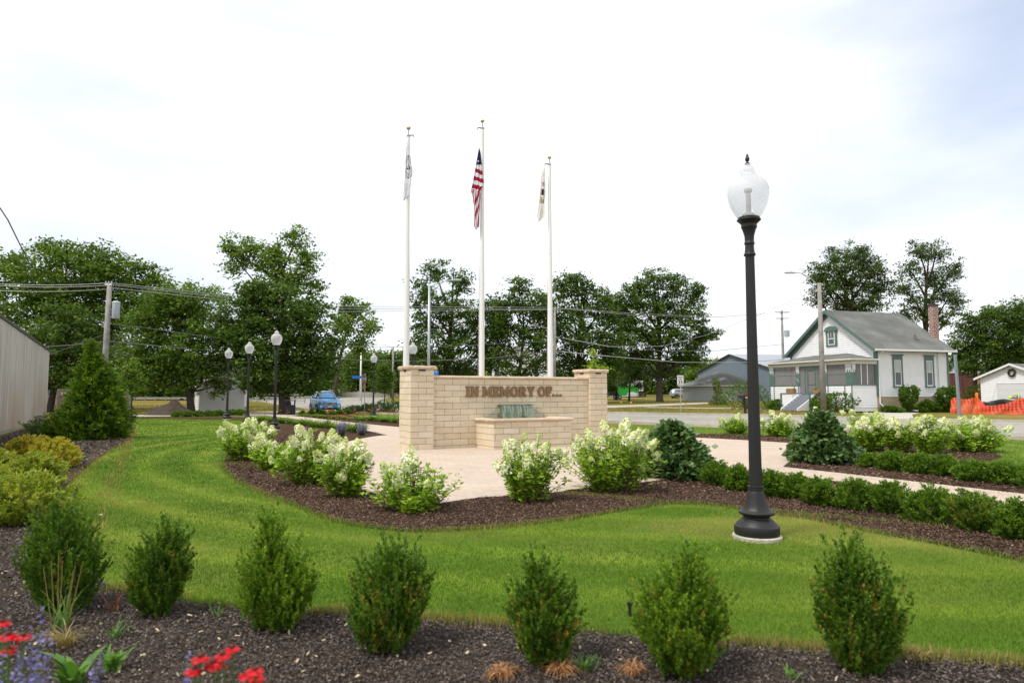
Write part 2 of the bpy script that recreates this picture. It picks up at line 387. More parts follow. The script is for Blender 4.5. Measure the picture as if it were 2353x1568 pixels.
# walks
sheet('sidewalk', gpoly([(250, 957.5), (250, 954), (330, 952), (520, 950), (600, 945.5), (700, 943), (725, 946), (720, 950), (690, 957), (560, 954)]), m_conc, .006)
sheet('sidewalk_far', gpoly([(1280, 940), (1396, 936.5), (1530, 931.5), (1661, 925), (1661, 922.5), (1530, 927), (1396, 931), (1280, 934)]), m_conc, .006)
sheet('kerb_walk', gpoly([(1480, 934.5), (1640, 936.5), (1900, 939), (1900, 941.2), (1640, 938.3), (1480, 935.8)]), m_conc, .006)
sheet('driveway', gpoly([(1990, 962), (2005, 949), (2060, 940), (2153, 931.5), (2205, 936), (2130, 944), (2095, 952), (2100, 963)]), m_gravel, .011)
# road
NEAR = [(2700, 1024), (2352, 1009.6), (2000, 995.4), (1658, 981.5), (1400, 971), (1150, 961), (920, 952), (800, 948), (740, 943), (690, 937)]
FAR = [(2700, 983), (2352, 970), (2050, 963), (1726, 954.4), (1397, 949), (1100, 938), (1000, 934), (922, 928)]
sheet('road', gpoly(NEAR+[(620, 926), (600, 921), (500, 917), (500, 913), (600, 912), (800, 909), (905, 908.5), (890, 914), (868, 919.5), (880, 922)]+FAR[::-1]), m_road, .009)
sheet('dirt_verge', gpoly([(2700, 983), (2352, 970), (2050, 963), (1726, 954.4), (1397, 949), (1300, 946), (1300, 943.5), (1397, 946), (1726, 951), (2050, 959), (2352, 966), (2700, 978)]), m_dirt, .007)
def kerb(name, px, w=.18, h=.13):
    pts = [G(*p) for p in px]; mb = MB()
    for a, b in zip(pts[:-1], pts[1:]):
        t = (b-a).normalized(); n = Vector((-t.y, t.x, 0))*w/2
        zs = []
        q = [a-n, b-n, b+n, a+n]
        mb.add([(p.x, p.y, p.z-.05) for p in q]+[(p.x, p.y, p.z+h) for p in q], [(3, 2, 1, 0), (4, 5, 6, 7), (0, 1, 5, 4), (1, 2, 6, 5), (2, 3, 7, 6), (3, 0, 4, 7)])
    o = mb.build(name, m_conc); tag(o, kind='structure')
kerb('kerb_far', [(2700, 983), (2352, 970), (2090, 964)])
kerb('kerb_far_side', [(1975, 961), (1726, 954.4), (1397, 949), (1100, 938)])
kerb('kerb_near', NEAR[:8])
# painted lane lines
mb = MB(); m_line = plain('lane_paint', (.62, .61, .58), .7, var=.15)
for k, cdist in ((0, 47.0), (1, 54.6)):
    for i in range(26):
        t0 = -40+i*6.5; 
        if cdist < 50 and i % 1: continue
        a = Vector((cdist/2+10, cdist/2-10, 0)); d = Vector((-1, 1, 0)).normalized(); n = Vector((1, 1, 0)).normalized()*.07
        p, q = a+d*t0, a+d*(t0+3.2)
        if q.y > 60 or p.y < 8: continue
        mb.add([(*(p-n)[:2], .014), (*(q-n)[:2], .014), (*(q+n)[:2], .014), (*(p+n)[:2], .014)], [(0, 1, 2, 3)])
tag(mb.build('lane_markings', m_line), kind='structure')

# ------------------------------------------------------------ grass blades, chips
def scatter(poly, d0, d1, dens, side=1.25, extra=None):
    pts = []
    xs = np.array([p[0] for p in poly]); ys = np.array([p[1] for p in poly])
    y0, y1 = max(ys.min(), d0), min(ys.max(), d1)
    if y1 <= y0: return np.zeros((0, 2))
    x0, x1 = max(xs.min(), -d1*.75*side), min(xs.max(), d1*.75*side)
    n = int((y1-y0)*(x1-x0)*dens)
    x = rng.uniform(x0, x1, n); y = rng.uniform(y0, y1, n)
    k = (np.abs(x) < y*.75*side+.8) & inpoly(x, y, poly)
    x, y = x[k], y[k]
    return np.stack([x, y], 1)
def outside(p, polys):
    k = np.ones(len(p), bool)
    for q in polys: k &= ~inpoly(p[:, 0], p[:, 1], q)
    return p[k]
def blades(name, p, h, w, cols, z=0., lean=.5, rnd=None):
    n = len(p); a = rng.uniform(0, 2*PI, n); H = h*rng.uniform(.6, 1.25, n); ln = H*rng.uniform(.1, lean, n)
    gzv = np.array([gz(y) for y in p[:, 1]]) if n and p[:, 1].max() > 80 else 0
    B = np.stack([p[:, 0], p[:, 1], np.full(n, z)+gzv], 1)
    sx = np.stack([np.cos(a), np.sin(a), 0*a], 1)*(w*rng.uniform(.7, 1.3, n)/2)[:, None]
    la = rng.uniform(0, 2*PI, n); T = B+np.stack([np.cos(la)*ln, np.sin(la)*ln, H], 1)
    V = np.stack([B-sx, B+sx, T], 1).reshape(-1, 3)
    return V
m_blade = leafmat('grass_blade', [(.062, .140, .012), (.098, .180, .018), (.155, .230, .032), (.36, .31, .11)], .4, .6)
m_blade_dry = leafmat('straw_blade', [(.14, .16, .03), (.33, .24, .09), (.50, .36, .16)], .3, .7)
PLZ = circ; AVOID = [BED1, BED2, PLZ]
def patch(p, s, ph=0.):      # smooth pseudo-noise for drifts of drier grass
    x, y = p[:, 0], p[:, 1]
    return .5+.25*np.sin(x*s+ph+1.7*np.sin(y*s*.7+ph))+.25*np.sin(y*s*1.3+2*ph+1.3*np.sin(x*s*.9))
Vs = []; Rs = []
for d0, d1, dens, h, w in ((2.5, 6.5, 5600, .024, .0045), (6.5, 10, 2700, .026, .0065), (10, 16, 900, .032, .010), (16, 26, 280, .038, .017), (26, 48, 60, .045, .03)):
    p = outside(scatter(LAWN_S, d0, d1, dens), AVOID+[BED3])
    Vs.append(blades('', p, h, w, None))
    dry = patch(p, .9)*.35+patch(p, 2.3, 2.)*.2
    spot = np.exp(-(((p[:, 0]-2.6)/1.6)**2+((p[:, 1]-8.3)/.5)**2))*1.1+np.exp(-(((p[:, 0]-.3)/1.5)**2+((p[:, 1]-7.6)/.35)**2))*.4
    eb = np.array([q[:2] for q in BED1[:95]]); de = np.full(len(p), 9.)
    for q in eb[::2]: de = np.minimum(de, np.hypot(p[:, 0]-q[0], p[:, 1]-q[1]))
    spot = spot+.42*np.exp(-(de/.38)**2)*(.4+.9*patch(p, 1.9, 2.5))
    Rs.append(np.clip(rng.random(len(p))*.5+dry-.18+spot+(.07+.16*(p[:, 0] < -1.5))*np.sin(2*PI*np.hypot(p[:, 0]-4.5, p[:, 1]-21.5)/1.15)+.16*(patch(p, .55, 4.) > .68), 0, 1))  # sine term paints the mower-stripe sheen into blade colour; blades are not bent
npmesh('lawn_grass', np.concatenate(Vs), 3, m_blade, rnd=np.concatenate(Rs)); tag(bpy.data.objects['lawn_grass'], 'short mown green grass blades of the curving lawn', 'grass', kind='stuff')
Vs = [blades('', scatter(LAWN3, 12, 45, 90), .045, .02, None, .01)]
npmesh('far_lawn_grass', np.concatenate(Vs), 3, m_blade); tag(bpy.data.objects['far_lawn_grass'], 'green grass between the plaza and the road', 'grass', kind='stuff')
# straw fringe where lawn meets the beds
def fringe(poly, spread, n):
    P_ = np.array([q[:2] for q in poly]); Q_ = np.roll(P_, -1, 0); L = np.linalg.norm(Q_-P_, axis=1); d = np.hypot(*(((P_+Q_)/2).T))
    wgt = L/np.maximum(d, 3); k = rng.choice(len(P_), n, p=wgt/wgt.sum()); t = rng.random(n)[:, None]
    return P_[k]*(1-t)+Q_[k]*t+rng.normal(size=(n, 2))*spread
edge3 = gpoly(BED3_PX)
p = fringe(edge3+edge3[::-1], .055, 9000); p = p[patch(p, 2.1, 1.) > .42]
q = fringe(BED1[:95], .05, 9000); q = q[(patch(q, 1.3) > .5)]; q = outside(q, [PLZ])
r = fringe(gpoly([(306, 985), (300, 1012), (255, 1032), (205, 1068), (165, 1105), (140, 1140), (150, 1220), (190, 1290)][:]), .09, 3500)
edge1 = [q for q in BED1 if q[1] < 22][:]
g1 = outside(fringe(BED1[:95], .035, 9000), [PLZ]); g3 = fringe(edge3+edge3[::-1], .04, 7000)
Vg = np.concatenate([blades('', g1, .062, .009, None, 0, .9), blades('', g3, .06, .006, None, 0, .9)])
npmesh('edge_grass', Vg, 3, m_blade); tag(bpy.data.objects['edge_grass'], 'longer untrimmed green grass along the cut edges of the lawn', 'grass', kind='stuff')
V = np.concatenate([blades('', p, .065, .006, None), blades('', q, .05, .009, None), blades('', r, .07, .012, None)])
npmesh('straw_fringe', V, 3, m_blade_dry); tag(bpy.data.objects['straw_fringe'], 'dry straw coloured grass along the edges of the mulch beds', 'dry grass', kind='stuff')
# far roadside grass
FARG = gpoly([(1396, 947), (1726, 952), (1980, 957), (1990, 935), (1700, 921), (1396, 918)])
Vs = blades('', np.concatenate([outside(scatter(FARG, 40, 100, 14), [gpoly([(1280, 941), (1396, 937), (1530, 932), (1661, 925.5), (1661, 922), (1530, 926.5), (1396, 930.5), (1280, 934)]), gpoly([(1480, 934), (1640, 936), (1900, 938.5), (1900, 941.8), (1640, 938.8), (1480, 936.2)])]), scatter(gpoly([(560, 944), (700, 941), (690, 938), (640, 930), (560, 922), (460, 925), (300, 930), (300, 950), (450, 948)]), 40, 120, 12)]), .10, .06, None)
npmesh('verge_grass', Vs, 3, m_blade_dry, rnd=rng.random(len(Vs)//3)*.5); tag(bpy.data.objects['verge_grass'], 'parched yellow green grass across the road', 'grass', kind='stuff')

def chips(p, size, z=.0):
    n = len(p); L = size*rng.uniform(.5, 1.6, n); W = L*rng.uniform(.25, .6, n)
    D = rdir(n); D[:, 2] *= .35; D = unit(D); N = rdir(n); N[:, 2] += 1.6; N = unit(N); Sx = unit(np.cross(D, N)); U = np.cross(Sx, D)*(W*.25)[:, None]
    c = np.stack([p[:, 0], p[:, 1], z+rng.uniform(.0, .018, n)], 1); a = D*(L/2)[:, None]; b = Sx*(W/2)[:, None]
    top = np.stack([c-a-b+U, c+a-b+U, c+a+b+U, c-a+b+U], 1)
    return top.reshape(-1, 3)
m_chip_d = leafmat('dark_chip', [(.038, .029, .025), (.078, .060, .052), (.125, .098, .083), (.20, .16, .133)], .0, .8)
m_chip_b = leafmat('brown_chip', [(.040, .021, .014), (.075, .041, .027), (.13, .076, .052), (.24, .155, .11)], .0, .8)
V = np.concatenate([chips(scatter(BED3, 2.2, 5.5, 7000, 1.15), .0125, .014), chips(scatter(BED3, 5.5, 12, 1300), .019, .014), chips(scatter(BED3, 12, 30, 90), .05, .014)])
npmesh('mulch_chips', V, 4, m_chip_d, rnd=rng.random(len(V)//4)**1.5); tag(bpy.data.objects['mulch_chips'], 'dark weathered wood chips under the foreground shrubs', 'mulch', kind='stuff')
p1 = outside(scatter(BED1, 6, 11, 3000), [PLZ]); p2 = outside(scatter(BED1, 11, 26, 550), [PLZ]); p3 = outside(scatter(BED2, 8, 30, 200), [PLZ])
V = np.concatenate([chips(p1, .017, .012), chips(p2, .030, .012), chips(p3, .036, .016)])
npmesh('bark_chips', V, 4, m_chip_b, rnd=rng.random(len(V)//4)**1.3); tag(bpy.data.objects['bark_chips'], 'red brown bark chips in the beds around the plaza', 'mulch', kind='stuff')
p = scatter(BED3, 2.5, 7, 22); V = chips(p, .022, .025)
npmesh('pale_flecks', V, 4, plain('pale_fleck', (.45, .36, .22), .8, var=.4, sc=40)); tag(bpy.data.objects['pale_flecks'], 'pale straw and bark flecks strewn over the dark mulch', 'litter', kind='stuff')
# ------------------------------------------------------------ memorial wall
def stone_mat(name, cols, mossy=False):
    m, nt, b = new_mat(name); r = rnd_attr(nt); co = objco(nt)
    c = ramp(nt, r, [(i/(len(cols)-1), x) for i, x in enumerate(cols)])
    c = mixc(nt, 1., c, ramp(nt, noise(nt, 2.2, 5, .6, objco(nt, (1, 1, 5))), [(.3, (.90, .88, .85)), (.7, (1.07, 1.06, 1.05))]), 'MULTIPLY')
    c = mixc(nt, 1., c, ramp(nt, noise(nt, 45, 4, .7, co), [(.3, (.95, .95, .94)), (.7, (1.04, 1.04, 1.04))]), 'MULTIPLY')
    nt.links.new(c, b.inputs['Base Color']); b.inputs['Roughness'].default_value = .85; b.inputs['Specular IOR Level'].default_value = .25
    bump(nt, b, noise(nt, 30, 6, .7, co), .25, .01); MATS[name] = m; return m
m_stone = stone_mat('limestone', [(.61, .515, .375), (.63, .535, .395), (.65, .555, .415), (.68, .60, .47)])
m_cap = stone_mat('rough_cap_stone', [(.48, .37, .27), (.54, .42, .315), (.58, .48, .37)])
m_mort = plain('mortar', (.19, .145, .10), .9)
WALL_RZ = math.radians(30)
wall = thing('memorial_wall', 'long tan block wall with raised letters, end pillars and a fountain basin', 'memorial wall', (-2.21, 19.15, 0), WALL_RZ)
# local frame: x along the wall to the right, y away from the camera
CH, JT = .171, .009
def courses(mb, x0, x1, yf, n, z0, bl=.51, off=0., th=.05, wrap=(0, 0)):
    """block plates whose front face is y=yf, facing -y"""
    for i in range(n):
        z = z0+i*CH; x = x0-(bl*.5 if i % 2 else 0)-off
        while x < x1:
            a, b = max(x, x0), min(x+bl, x1)
            if b-a > .03:
                e0 = 0 if a <= x0+1e-6 else JT/2; e1 = 0 if b >= x1-1e-6 else JT/2
                mb.bbox((a+e0, yf, z+JT/2), (b-e1, yf+th, z+CH-JT/2), .0035, random.random())
            x += bl
def rough_cap(mb, x0, y0, x1, y1, z0, z1, amp=.012, step=.09):
    """rock-faced slab: a ring of irregular chipped edge points, flat-ish top"""
    per = []
    def edge(a, b):
        L = math.dist(a, b); n = max(2, int(L/step))
        for i in range(n): per.append((a[0]+(b[0]-a[0])*i/n, a[1]+(b[1]-a[1])*i/n))
    edge((x0, y0), (x1, y0)); edge((x1, y0), (x1, y1)); edge((x1, y1), (x0, y1)); edge((x0, y1), (x0, y0))
    cxm, cym = (x0+x1)/2, (y0+y1)/2; rows = []
    for t, ins in ((0, .014), (.18, .002), (.5, -.006), (.8, .006), (1, .024)):
        row = []
        for (x, y) in per:
            k = ins+random.uniform(-amp, amp)
            sx = -1 if abs(x-x1) < 1e-6 else (1 if abs(x-x0) < 1e-6 else 0); sy = -1 if abs(y-y1) < 1e-6 else (1 if abs(y-y0) < 1e-6 else 0)
            row.append((x+sx*k, y+sy*k, z0+(z1-z0)*t+(random.uniform(-.004, .004) if 0 < t < 1 else 0)))
        rows.append(row)
    n = len(per); vs = [v for r in rows for v in r]
    fs = [(i*n+k, i*n+(k+1) % n, (i+1)*n+(k+1) % n, (i+1)*n+k) for i in range(4) for k in range(n)]
    fs += [tuple(range(n-1, -1, -1)), tuple(range(4*n, 5*n))]
    mb.add(vs, fs, random.random())
# panel
L = 5.42; PT = 2.065
mb = MB(); mc = MB()
courses(mb, -.02, L+.02, 0, 12, PT-.085-12*CH, off=.14); mb.build('panel_blocks', m_stone, None)
pnl = bpy.data.objects['panel_blocks']; pnl.name = 'panel'; pnl.parent = wall
mc.box((-.02, .04, 0), (L+.02, .36, PT-.088)); mort = mc.build('core', m_mort, wall)
mb = MB(); courses(mb, -.02, L+.02, -.40, 12, PT-.085-12*CH); 
mb.M = Matrix.Identity(4); mb.v = [(x, -y, z) for x, y, z in mb.v]; mb.f = [f[::-1] for f in mb.f]; mb.build('rear_face', m_stone, wall)
mb = MB(); x = -.02
while x < L: 
    w = min(.62, L+.02-x); rough_cap(mb, x+.002, -.035, x+w-.002, .43, PT-.085, PT, .005); x += w
mb.build('coping', m_cap, wall)
# pillars
def pillar(x0, y0, w, d, n, parent):
    mb = MB(); core = MB(); h = n*CH
    M0 = Matrix.Translation((x0, y0, 0))
    p = None
    for face in range(4):
        W = w if face % 2 == 0 else d
        if face == 0: mb.M = M0
        elif face == 1: mb.M = M0 @ Matrix.Translation((w, 0, 0)) @ Matrix.Rotation(PI/2, 4, 'Z')
        elif face == 2: mb.M = M0 @ Matrix.Translation((w, d, 0)) @ Matrix.Rotation(PI, 4, 'Z')
        else: mb.M = M0 @ Matrix.Translation((0, d, 0)) @ Matrix.Rotation(-PI/2, 4, 'Z')
        ins = 0 if face % 2 == 0 else .052
        courses(mb, ins, W-ins, 0, n, 0, bl=.46, off=.23+.115*(face % 2))
    o = mb.build('pillar', m_stone, parent); o['label'] = 'square block end pillar'
    core.box((x0+.02, y0+.02, 0), (x0+w-.02, y0+d-.02, h-.002)); core.build('mortar_core', m_mort, o)
    c = MB(); rough_cap(c, x0-.045, y0-.045, x0+w+.045, y0+d+.045, h, h+.105, .014, .075); c.build('cap', m_cap, o)
    l = MB()
    for (ax, ay, bx, by) in ((x0+w*.34, y0-.03, x0+w*.62, y0), (x0-.03, y0+d*.4, x0, y0+d*.62)):
        l.bbox((ax, ay, h-.045), (bx, by, h-.004), .006)
    l.build('cap_light', plain('black_plastic', (.015, .014, .013), .5), o)
    return o
pillar(-.70, -.10, .68, .86, 13, wall)
pillar(L-.06, -.10, .68, .86, 13, wall)
# fountain basin, its spill lip and the water
bx0, bx1, bd, bh = 1.36, 3.95, 1.06, .774
mb = MB(); core = MB()
nb = 4; z0 = bh-nb*CH
courses(mb, bx0, bx1, -bd, nb, z0, off=.2)
mb.M = Matrix.Translation((bx0, -bd, 0)) @ Matrix.Rotation(-PI/2, 4, 'Z') @ Matrix.Translation((-bd, 0, 0)); courses(mb, .0, bd-.052, 0, nb, z0, off=.1)
mb.M = Matrix.Translation((bx1, -bd, 0)) @ Matrix.Rotation(PI/2, 4, 'Z'); courses(mb, .052, bd, 0, nb, z0, off=.1)
mb.M = Matrix.Identity(4)
mb.bbox((bx0+.004, -bd+.004, 0), (bx1-.004, -.01, z0-.004), .01, .6)
bas = mb.build('basin', m_stone, wall)
core = MB()
core.box((bx0+.02, -bd+.02, .01), (bx0+.2, -.01, bh-.001)); core.box((bx1-.2, -bd+.02, .01), (bx1-.02, -.01, bh-.001)); core.box((bx0+.2, -bd+.02, .01), (bx1-.2, -bd+.2, bh-.001)); core.box((bx0+.2, -bd+.2, .01), (bx1-.2, -.01, bh-.30))
core.build('basin_core', m_mort, bas)
mb = MB(); t = .26
for k in range(4):
    w = (bx1-bx0+.12)/4; rough_cap(mb, bx0-.06+k*w+.002, -bd-.06, bx0-.06+(k+1)*w-.002, -bd+t-.06, bh, bh+.085, .006)
rough_cap(mb, bx0-.06, -bd+t-.056, bx0-.06+t, -.004, bh, bh+.085, .006); rough_cap(mb, bx1+.06-t, -bd+t-.056, bx1+.06, -.004, bh, bh+.085, .006)
mb.build('basin_cap', m_cap, bas)
m, nt, b = new_mat('water'); b.inputs['Base Color'].default_value = (.10, .17, .13, 1); b.inputs['Roughness'].default_value = .06; b.inputs['Transmission Weight'].default_value = .3
bump(nt, b, noise(nt, 14, 3, .6, objco(nt)), .5, .03); m_water = m
mb = MB(); mb.box((bx0+.2, -bd+.2, .6), (bx1-.2, -.012, .815)); mb.build('pool_water', m_water, bas)
# stained, mossy stone behind the fall
m, nt, b = new_mat('wet_moss'); co = objco(nt)
nt.links.new(ramp(nt, noise(nt, 5, 6, .7, objco(nt, (3, 3, .8))), [(.3, (.20, .20, .10)), (.5, (.36, .29, .15)), (.72, (.42, .44, .34))]), b.inputs['Base Color']); b.inputs['Roughness'].default_value = .35
bump(nt, b, noise(nt, 25, 5, .7, co), .6, .02); m_moss = m
_g = nt.nodes.new('ShaderNodeVectorMath'); _g.operation = 'DISTANCE'; _mp = objco(nt, (1, 1, 1.5)); nt.links.new(_mp, _g.inputs[0]); _g.inputs[1].default_value = (2.62, 0, 1.40)
_n = noise(nt, 7, 5, .7, objco(nt, (1, 1, .5))); _a = nt.nodes.new('ShaderNodeMath'); _a.operation = 'MULTIPLY_ADD'; _a.inputs[1].default_value = .9; nt.links.new(_n, _a.inputs[0]); nt.links.new(_g.outputs['Value'], _a.inputs[2])
_tr = nt.nodes.new('ShaderNodeBsdfTransparent'); _mx = nt.nodes.new('ShaderNodeMixShader'); nt.links.new(ramp(nt, _a.outputs[0], [(.85, (.10,)*3), (1.15, (.9,)*3)]), _mx.inputs[0]); nt.links.new(b.outputs[0], _mx.inputs[1]); nt.links.new(_tr.outputs[0], _mx.inputs[2]); nt.links.new(_mx.outputs[0], nt.nodes['Material Output'].inputs['Surface'])
fx0, fx1, fz = 2.08, 3.24, 1.215
mb = MB()
outline = [(fx0-.50, .83), (fx0-.30, .94), (fx0-.16, 1.04), (fx0-.06, 1.17), (fx0-.02, 1.205), (fx1+.0, 1.205), (fx1+.12, 1.10), (fx1+.30, .98), (fx1+.50, .90), (fx1+.72, .83)]
mb.prism(outline[::-1], -.006, -.002, 'y'); mb.build('stained_stone', m_moss, wall)
mb = MB(); mb.bbox((fx0-.03, -.085, fz-.012), (fx1+.03, -.006, fz+.012), .005)
mb.build('spillway', plain('weathered_copper', (.10, .12, .09), .4, .6), wall)
m, nt, b = new_mat('falling_water'); tr = nt.nodes.new('ShaderNodeBsdfTransparent'); mx = nt.nodes.new('ShaderNodeMixShader')
b.inputs['Base Color'].default_value = (.50, .66, .60, 1); b.inputs['Roughness'].default_value = .12
nt.links.new(ramp(nt, noise(nt, 9, 5, .7, objco(nt, (3.0, 1, .22))), [(.40, (.04,)*3), (.60, (.30,)*3), (.75, (.85,)*3)]), mx.inputs[0])
tr.inputs['Color'].default_value = (.86, .95, .91, 1)
nt.links.new(tr.outputs[0], mx.inputs[1]); nt.links.new(b.outputs[0], mx.inputs[2]); nt.links.new(mx.outputs[0], nt.nodes['Material Output'].inputs['Surface']); m_fall = m
mb = MB()
def fall(xa, xb, squeeze, nx=18, nz=14):
    vs = []; 
    for j in range(nz+1):
        t = j/nz; z = fz+.006-(fz-.80)*t; y = -.075-.13*math.sqrt(t)
        for i in range(nx+1):
            s = i/nx; x = xa+(xb-xa)*s; mid = (xa+xb)/2; x = mid+(x-mid)*(1-squeeze*math.sqrt(t)); vs.append((x, y+.012*math.sin(s*23+t*4)*t, z))
    mb.add(vs, [(j*(nx+1)+i, j*(nx+1)+i+1, (j+1)*(nx+1)+i+1, (j+1)*(nx+1)+i) for j in range(nz) for i in range(nx)])
fall(fx0, fx0+.74, .16); fall(fx0+.76, fx1, .30)
for xx, k in ((fx0+.73, -.06), (fx0+.80, .05), (fx1-.03, -.01), (fx0+.03, .08)):
    mb.tube([(xx+k*math.sqrt(t), -.078-.13*math.sqrt(t), fz-(fz-.8)*t) for t in (0, .1, .25, .45, .7, 1)], [.008, .010, .011, .012, .013, .016], 6)
mb.build('waterfall', m_fall, wall, smooth=True)
# raised letters
GL = {
 'I': (.42, [[(0,0),(.42,0),(.42,.11),(.34,.16),(.33,.5),(.34,.84),(.42,.89),(.42,1),(0,1),(0,.89),(.08,.84),(.09,.5),(.08,.16),(0,.11)]]),
 'N': (.78, [[(0,0),(.31,0),(.31,.1),(.24,.15),(.23,.60),(.30,.50),(.54,0),(.70,0),(.71,.85),(.78,.90),(.78,1),(.46,1),(.46,.90),(.54,.84),(.54,.42),(.46,.56),(.26,1),(0,1),(0,.9),(.07,.85),(.07,.15),(0,.1)]]),
 'M': (.98, [[(0,0),(.30,0),(.30,.1),(.23,.15),(.24,.60),(.42,.14),(.54,.14),(.73,.60),(.74,.15),(.66,.1),(.66,0),(.98,0),(.98,.1),(.91,.15),(.90,.85),(.96,.9),(.96,1),(.72,1),(.49,.50),(.26,1),(.02,1),(.02,.9),(.08,.85),(.07,.15),(0,.1)]]),
 'E': (.64, [[(0,0),(.61,0),(.64,.32),(.53,.32),(.46,.16),(.30,.15),(.30,.44),(.38,.44),(.40,.36),(.48,.36),(.48,.66),(.40,.66),(.38,.58),(.30,.58),(.30,.85),(.45,.84),(.52,.70),(.62,.70),(.60,1),(0,1),(0,.9),(.07,.85),(.07,.15),(0,.1)]]),
 'F': (.62, [[(0,0),(.38,0),(.38,.1),(.30,.15),(.30,.42),(.38,.42),(.40,.34),(.48,.34),(.48,.64),(.40,.64),(.38,.56),(.30,.56),(.30,.85),(.45,.84),(.52,.68),(.62,.68),(.60,1),(0,1),(0,.9),(.07,.85),(.07,.15),(0,.1)]]),
 'R': (.80, [[(0,0),(.37,0),(.37,.1),(.30,.15),(.30,.42),(.35,.42),(.50,.06),(.56,0),(.80,0),(.80,.1),(.72,.15),(.56,.46),(.65,.55),(.69,.71),(.65,.87),(.54,.97),(.40,1),(0,1),(0,.9),(.07,.85),(.07,.15),(0,.1)],
             [(.30,.56),(.38,.56),(.45,.62),(.47,.71),(.45,.80),(.38,.86),(.30,.86)]]),
 'Y': (.80, [[(.22,0),(.59,0),(.59,.1),(.52,.15),(.52,.42),(.71,.84),(.80,.90),(.80,1),(.50,1),(.50,.90),(.56,.85),(.44,.58),(.31,.85),(.37,.9),(.37,1),(0,1),(0,.9),(.08,.84),(.29,.42),(.29,.15),(.22,.1)]]),
 '.': (.27, [[(.13+.115*math.cos(a), .115+.115*math.sin(a)) for a in np.linspace(0, 2*PI, 16, endpoint=False)]]),
 'O': (.84, [[(.42+.42*math.cos(a), .5+.52*math.sin(a)) for a in np.linspace(0, 2*PI, 28, endpoint=False)],
             [(.42+.185*math.cos(a), .5+.36*math.sin(a)) for a in np.linspace(0, 2*PI, 24, endpoint=False)]]),
}
def glyph_mesh(name, loops, sx, sz, depth, bev=.002):
    cu = bpy.data.curves.new(name, 'CURVE'); cu.dimensions = '2D'; cu.fill_mode = 'BOTH'; cu.extrude = depth/2; cu.bevel_depth = bev; cu.bevel_resolution = 1; cu.offset = .003
    for lp in loops:
        sp = cu.splines.new('POLY'); sp.points.add(len(lp)-1); sp.use_cyclic_u = True
        for i, (x, y) in enumerate(lp): sp.points[i].co = (x*sx, y*sz, 0, 1)
    tmp = bpy.data.objects.new('tmp', cu); C.objects.link(tmp); dg = bpy.context.evaluated_depsgraph_get(); dg.update()
    me = bpy.data.meshes.new_from_object(tmp.evaluated_get(dg)); bpy.data.objects.remove(tmp); bpy.data.curves.remove(cu)
    me.transform(Matrix.Rotation(PI/2, 4, 'X')); me.name = name; return me
m_bronze = plain('bronze_letter', (.235, .14, .075), .42, .55, .10, 30)
text = 'IN MEMORY OF...'; gap = .055; tot = 0
for ch in text: tot += .26 if ch == ' ' else GL[ch][0]+gap+(.06 if ch == '.' else 0)
sxx = 3.36/tot; x = 1.01; cache = {}
for ch in text:
    if ch == ' ': x += .26*sxx; continue
    if ch not in cache: cache[ch] = glyph_mesh('letter', GL[ch][1], sxx, .305, .028)
    me = cache[ch]
    if not me.materials: me.materials.append(m_bronze)
    o = bpy.data.objects.new('letter', me); C.objects.link(o); o.parent = wall; o.location = (x, -.028, 1.462); o['label'] = 'raised bronze %s' % ('dot' if ch == '.' else 'letter '+ch)
    x += (GL[ch][0]+gap+(.06 if ch == '.' else 0))*sxx

# ------------------------------------------------------------ flagpoles
m_pole = plain('white_pole', (.74, .74, .72), .35, .0, .01, 1)
m_gold = plain('gold_ball', (.62, .48, .26), .3, .8, .1)
m_steel = plain('grey_steel', (.30, .31, .33), .4, .8, .1)
m_cloth_w = plain('white_cloth', (.72, .72, .76), .9, var=.06)
def cloth(name, cols): return [plain('cloth_%s' % k, v, .9, var=.10, sc=4) for k, v in cols]
def flagpole(x, y, H, r0, r1, label, arm):
    t = thing('flagpole', label, 'flagpole', (x, y, 0), 0, 'flagpoles behind the memorial wall')
    mb = MB(); n = 14; zs = [H*i/n for i in range(n+1)]
    mb.lathe([(r0+(r1-r0)*max(0, (z/H-.25)/.75), z) for z in zs], 20); mb.build('pole', m_pole, t, auto=40)
    mb = MB(); mb.lathe([(r0*1.9, 0), (r0*1.8, .05), (r0*1.3, .10), (r0*1.12, .14)], 20); mb.build('base_collar', m_steel, t, auto=40)
    mb = MB(); mb.lathe([(r1*1.15, H), (r1*1.15, H+.05), (.018, H+.07), (.016, H+.24)], 12)
    mb.tube([(0, 0, H+.05), (arm*.16, 0, H+.06), (arm*.17, 0, H+.0)], .022, 6); mb.build('truck', m_steel, t, auto=40)
    mb = MB(); mb.lathe([(.015, 0), (.048, .010), (.066, .035), (.072, .062), (.066, .09), (.045, .108), (.0, .115)], 16, (0, 0, H+.24)); mb.build('finial_ball', m_gold, t, smooth=True)
    mb = MB(); mb.tube([(arm*.17, -.01, H), (arm*(r1+.03), -.02, H*.5), (arm*(r0+.03), -.02, 1.2)], .006, 5); mb.build('halyard', plain('rope', (.6, .6, .58), .8), t)
    mb = MB()
    for z in (H*.47, H*.72): mb.lathe([(r0*.93-.1*0, z), (r0*.935, z+.012), (r0*.93, z+.024)], 20)
    return t
f1 = flagpole(-3.42, 22.0, 10.0, .095, .055, 'left white flagpole rising behind the left pillar, white flag with a seal', 1)
f2 = flagpole(-1.03, 23.2, 10.73, .095, .06, 'tallest white flagpole in the middle, flying the stars and stripes', -1)
f3 = flagpole(1.37, 24.4, 9.85, .10, .055, 'right white flagpole, shortest of the three, with a pale state flag', -1)
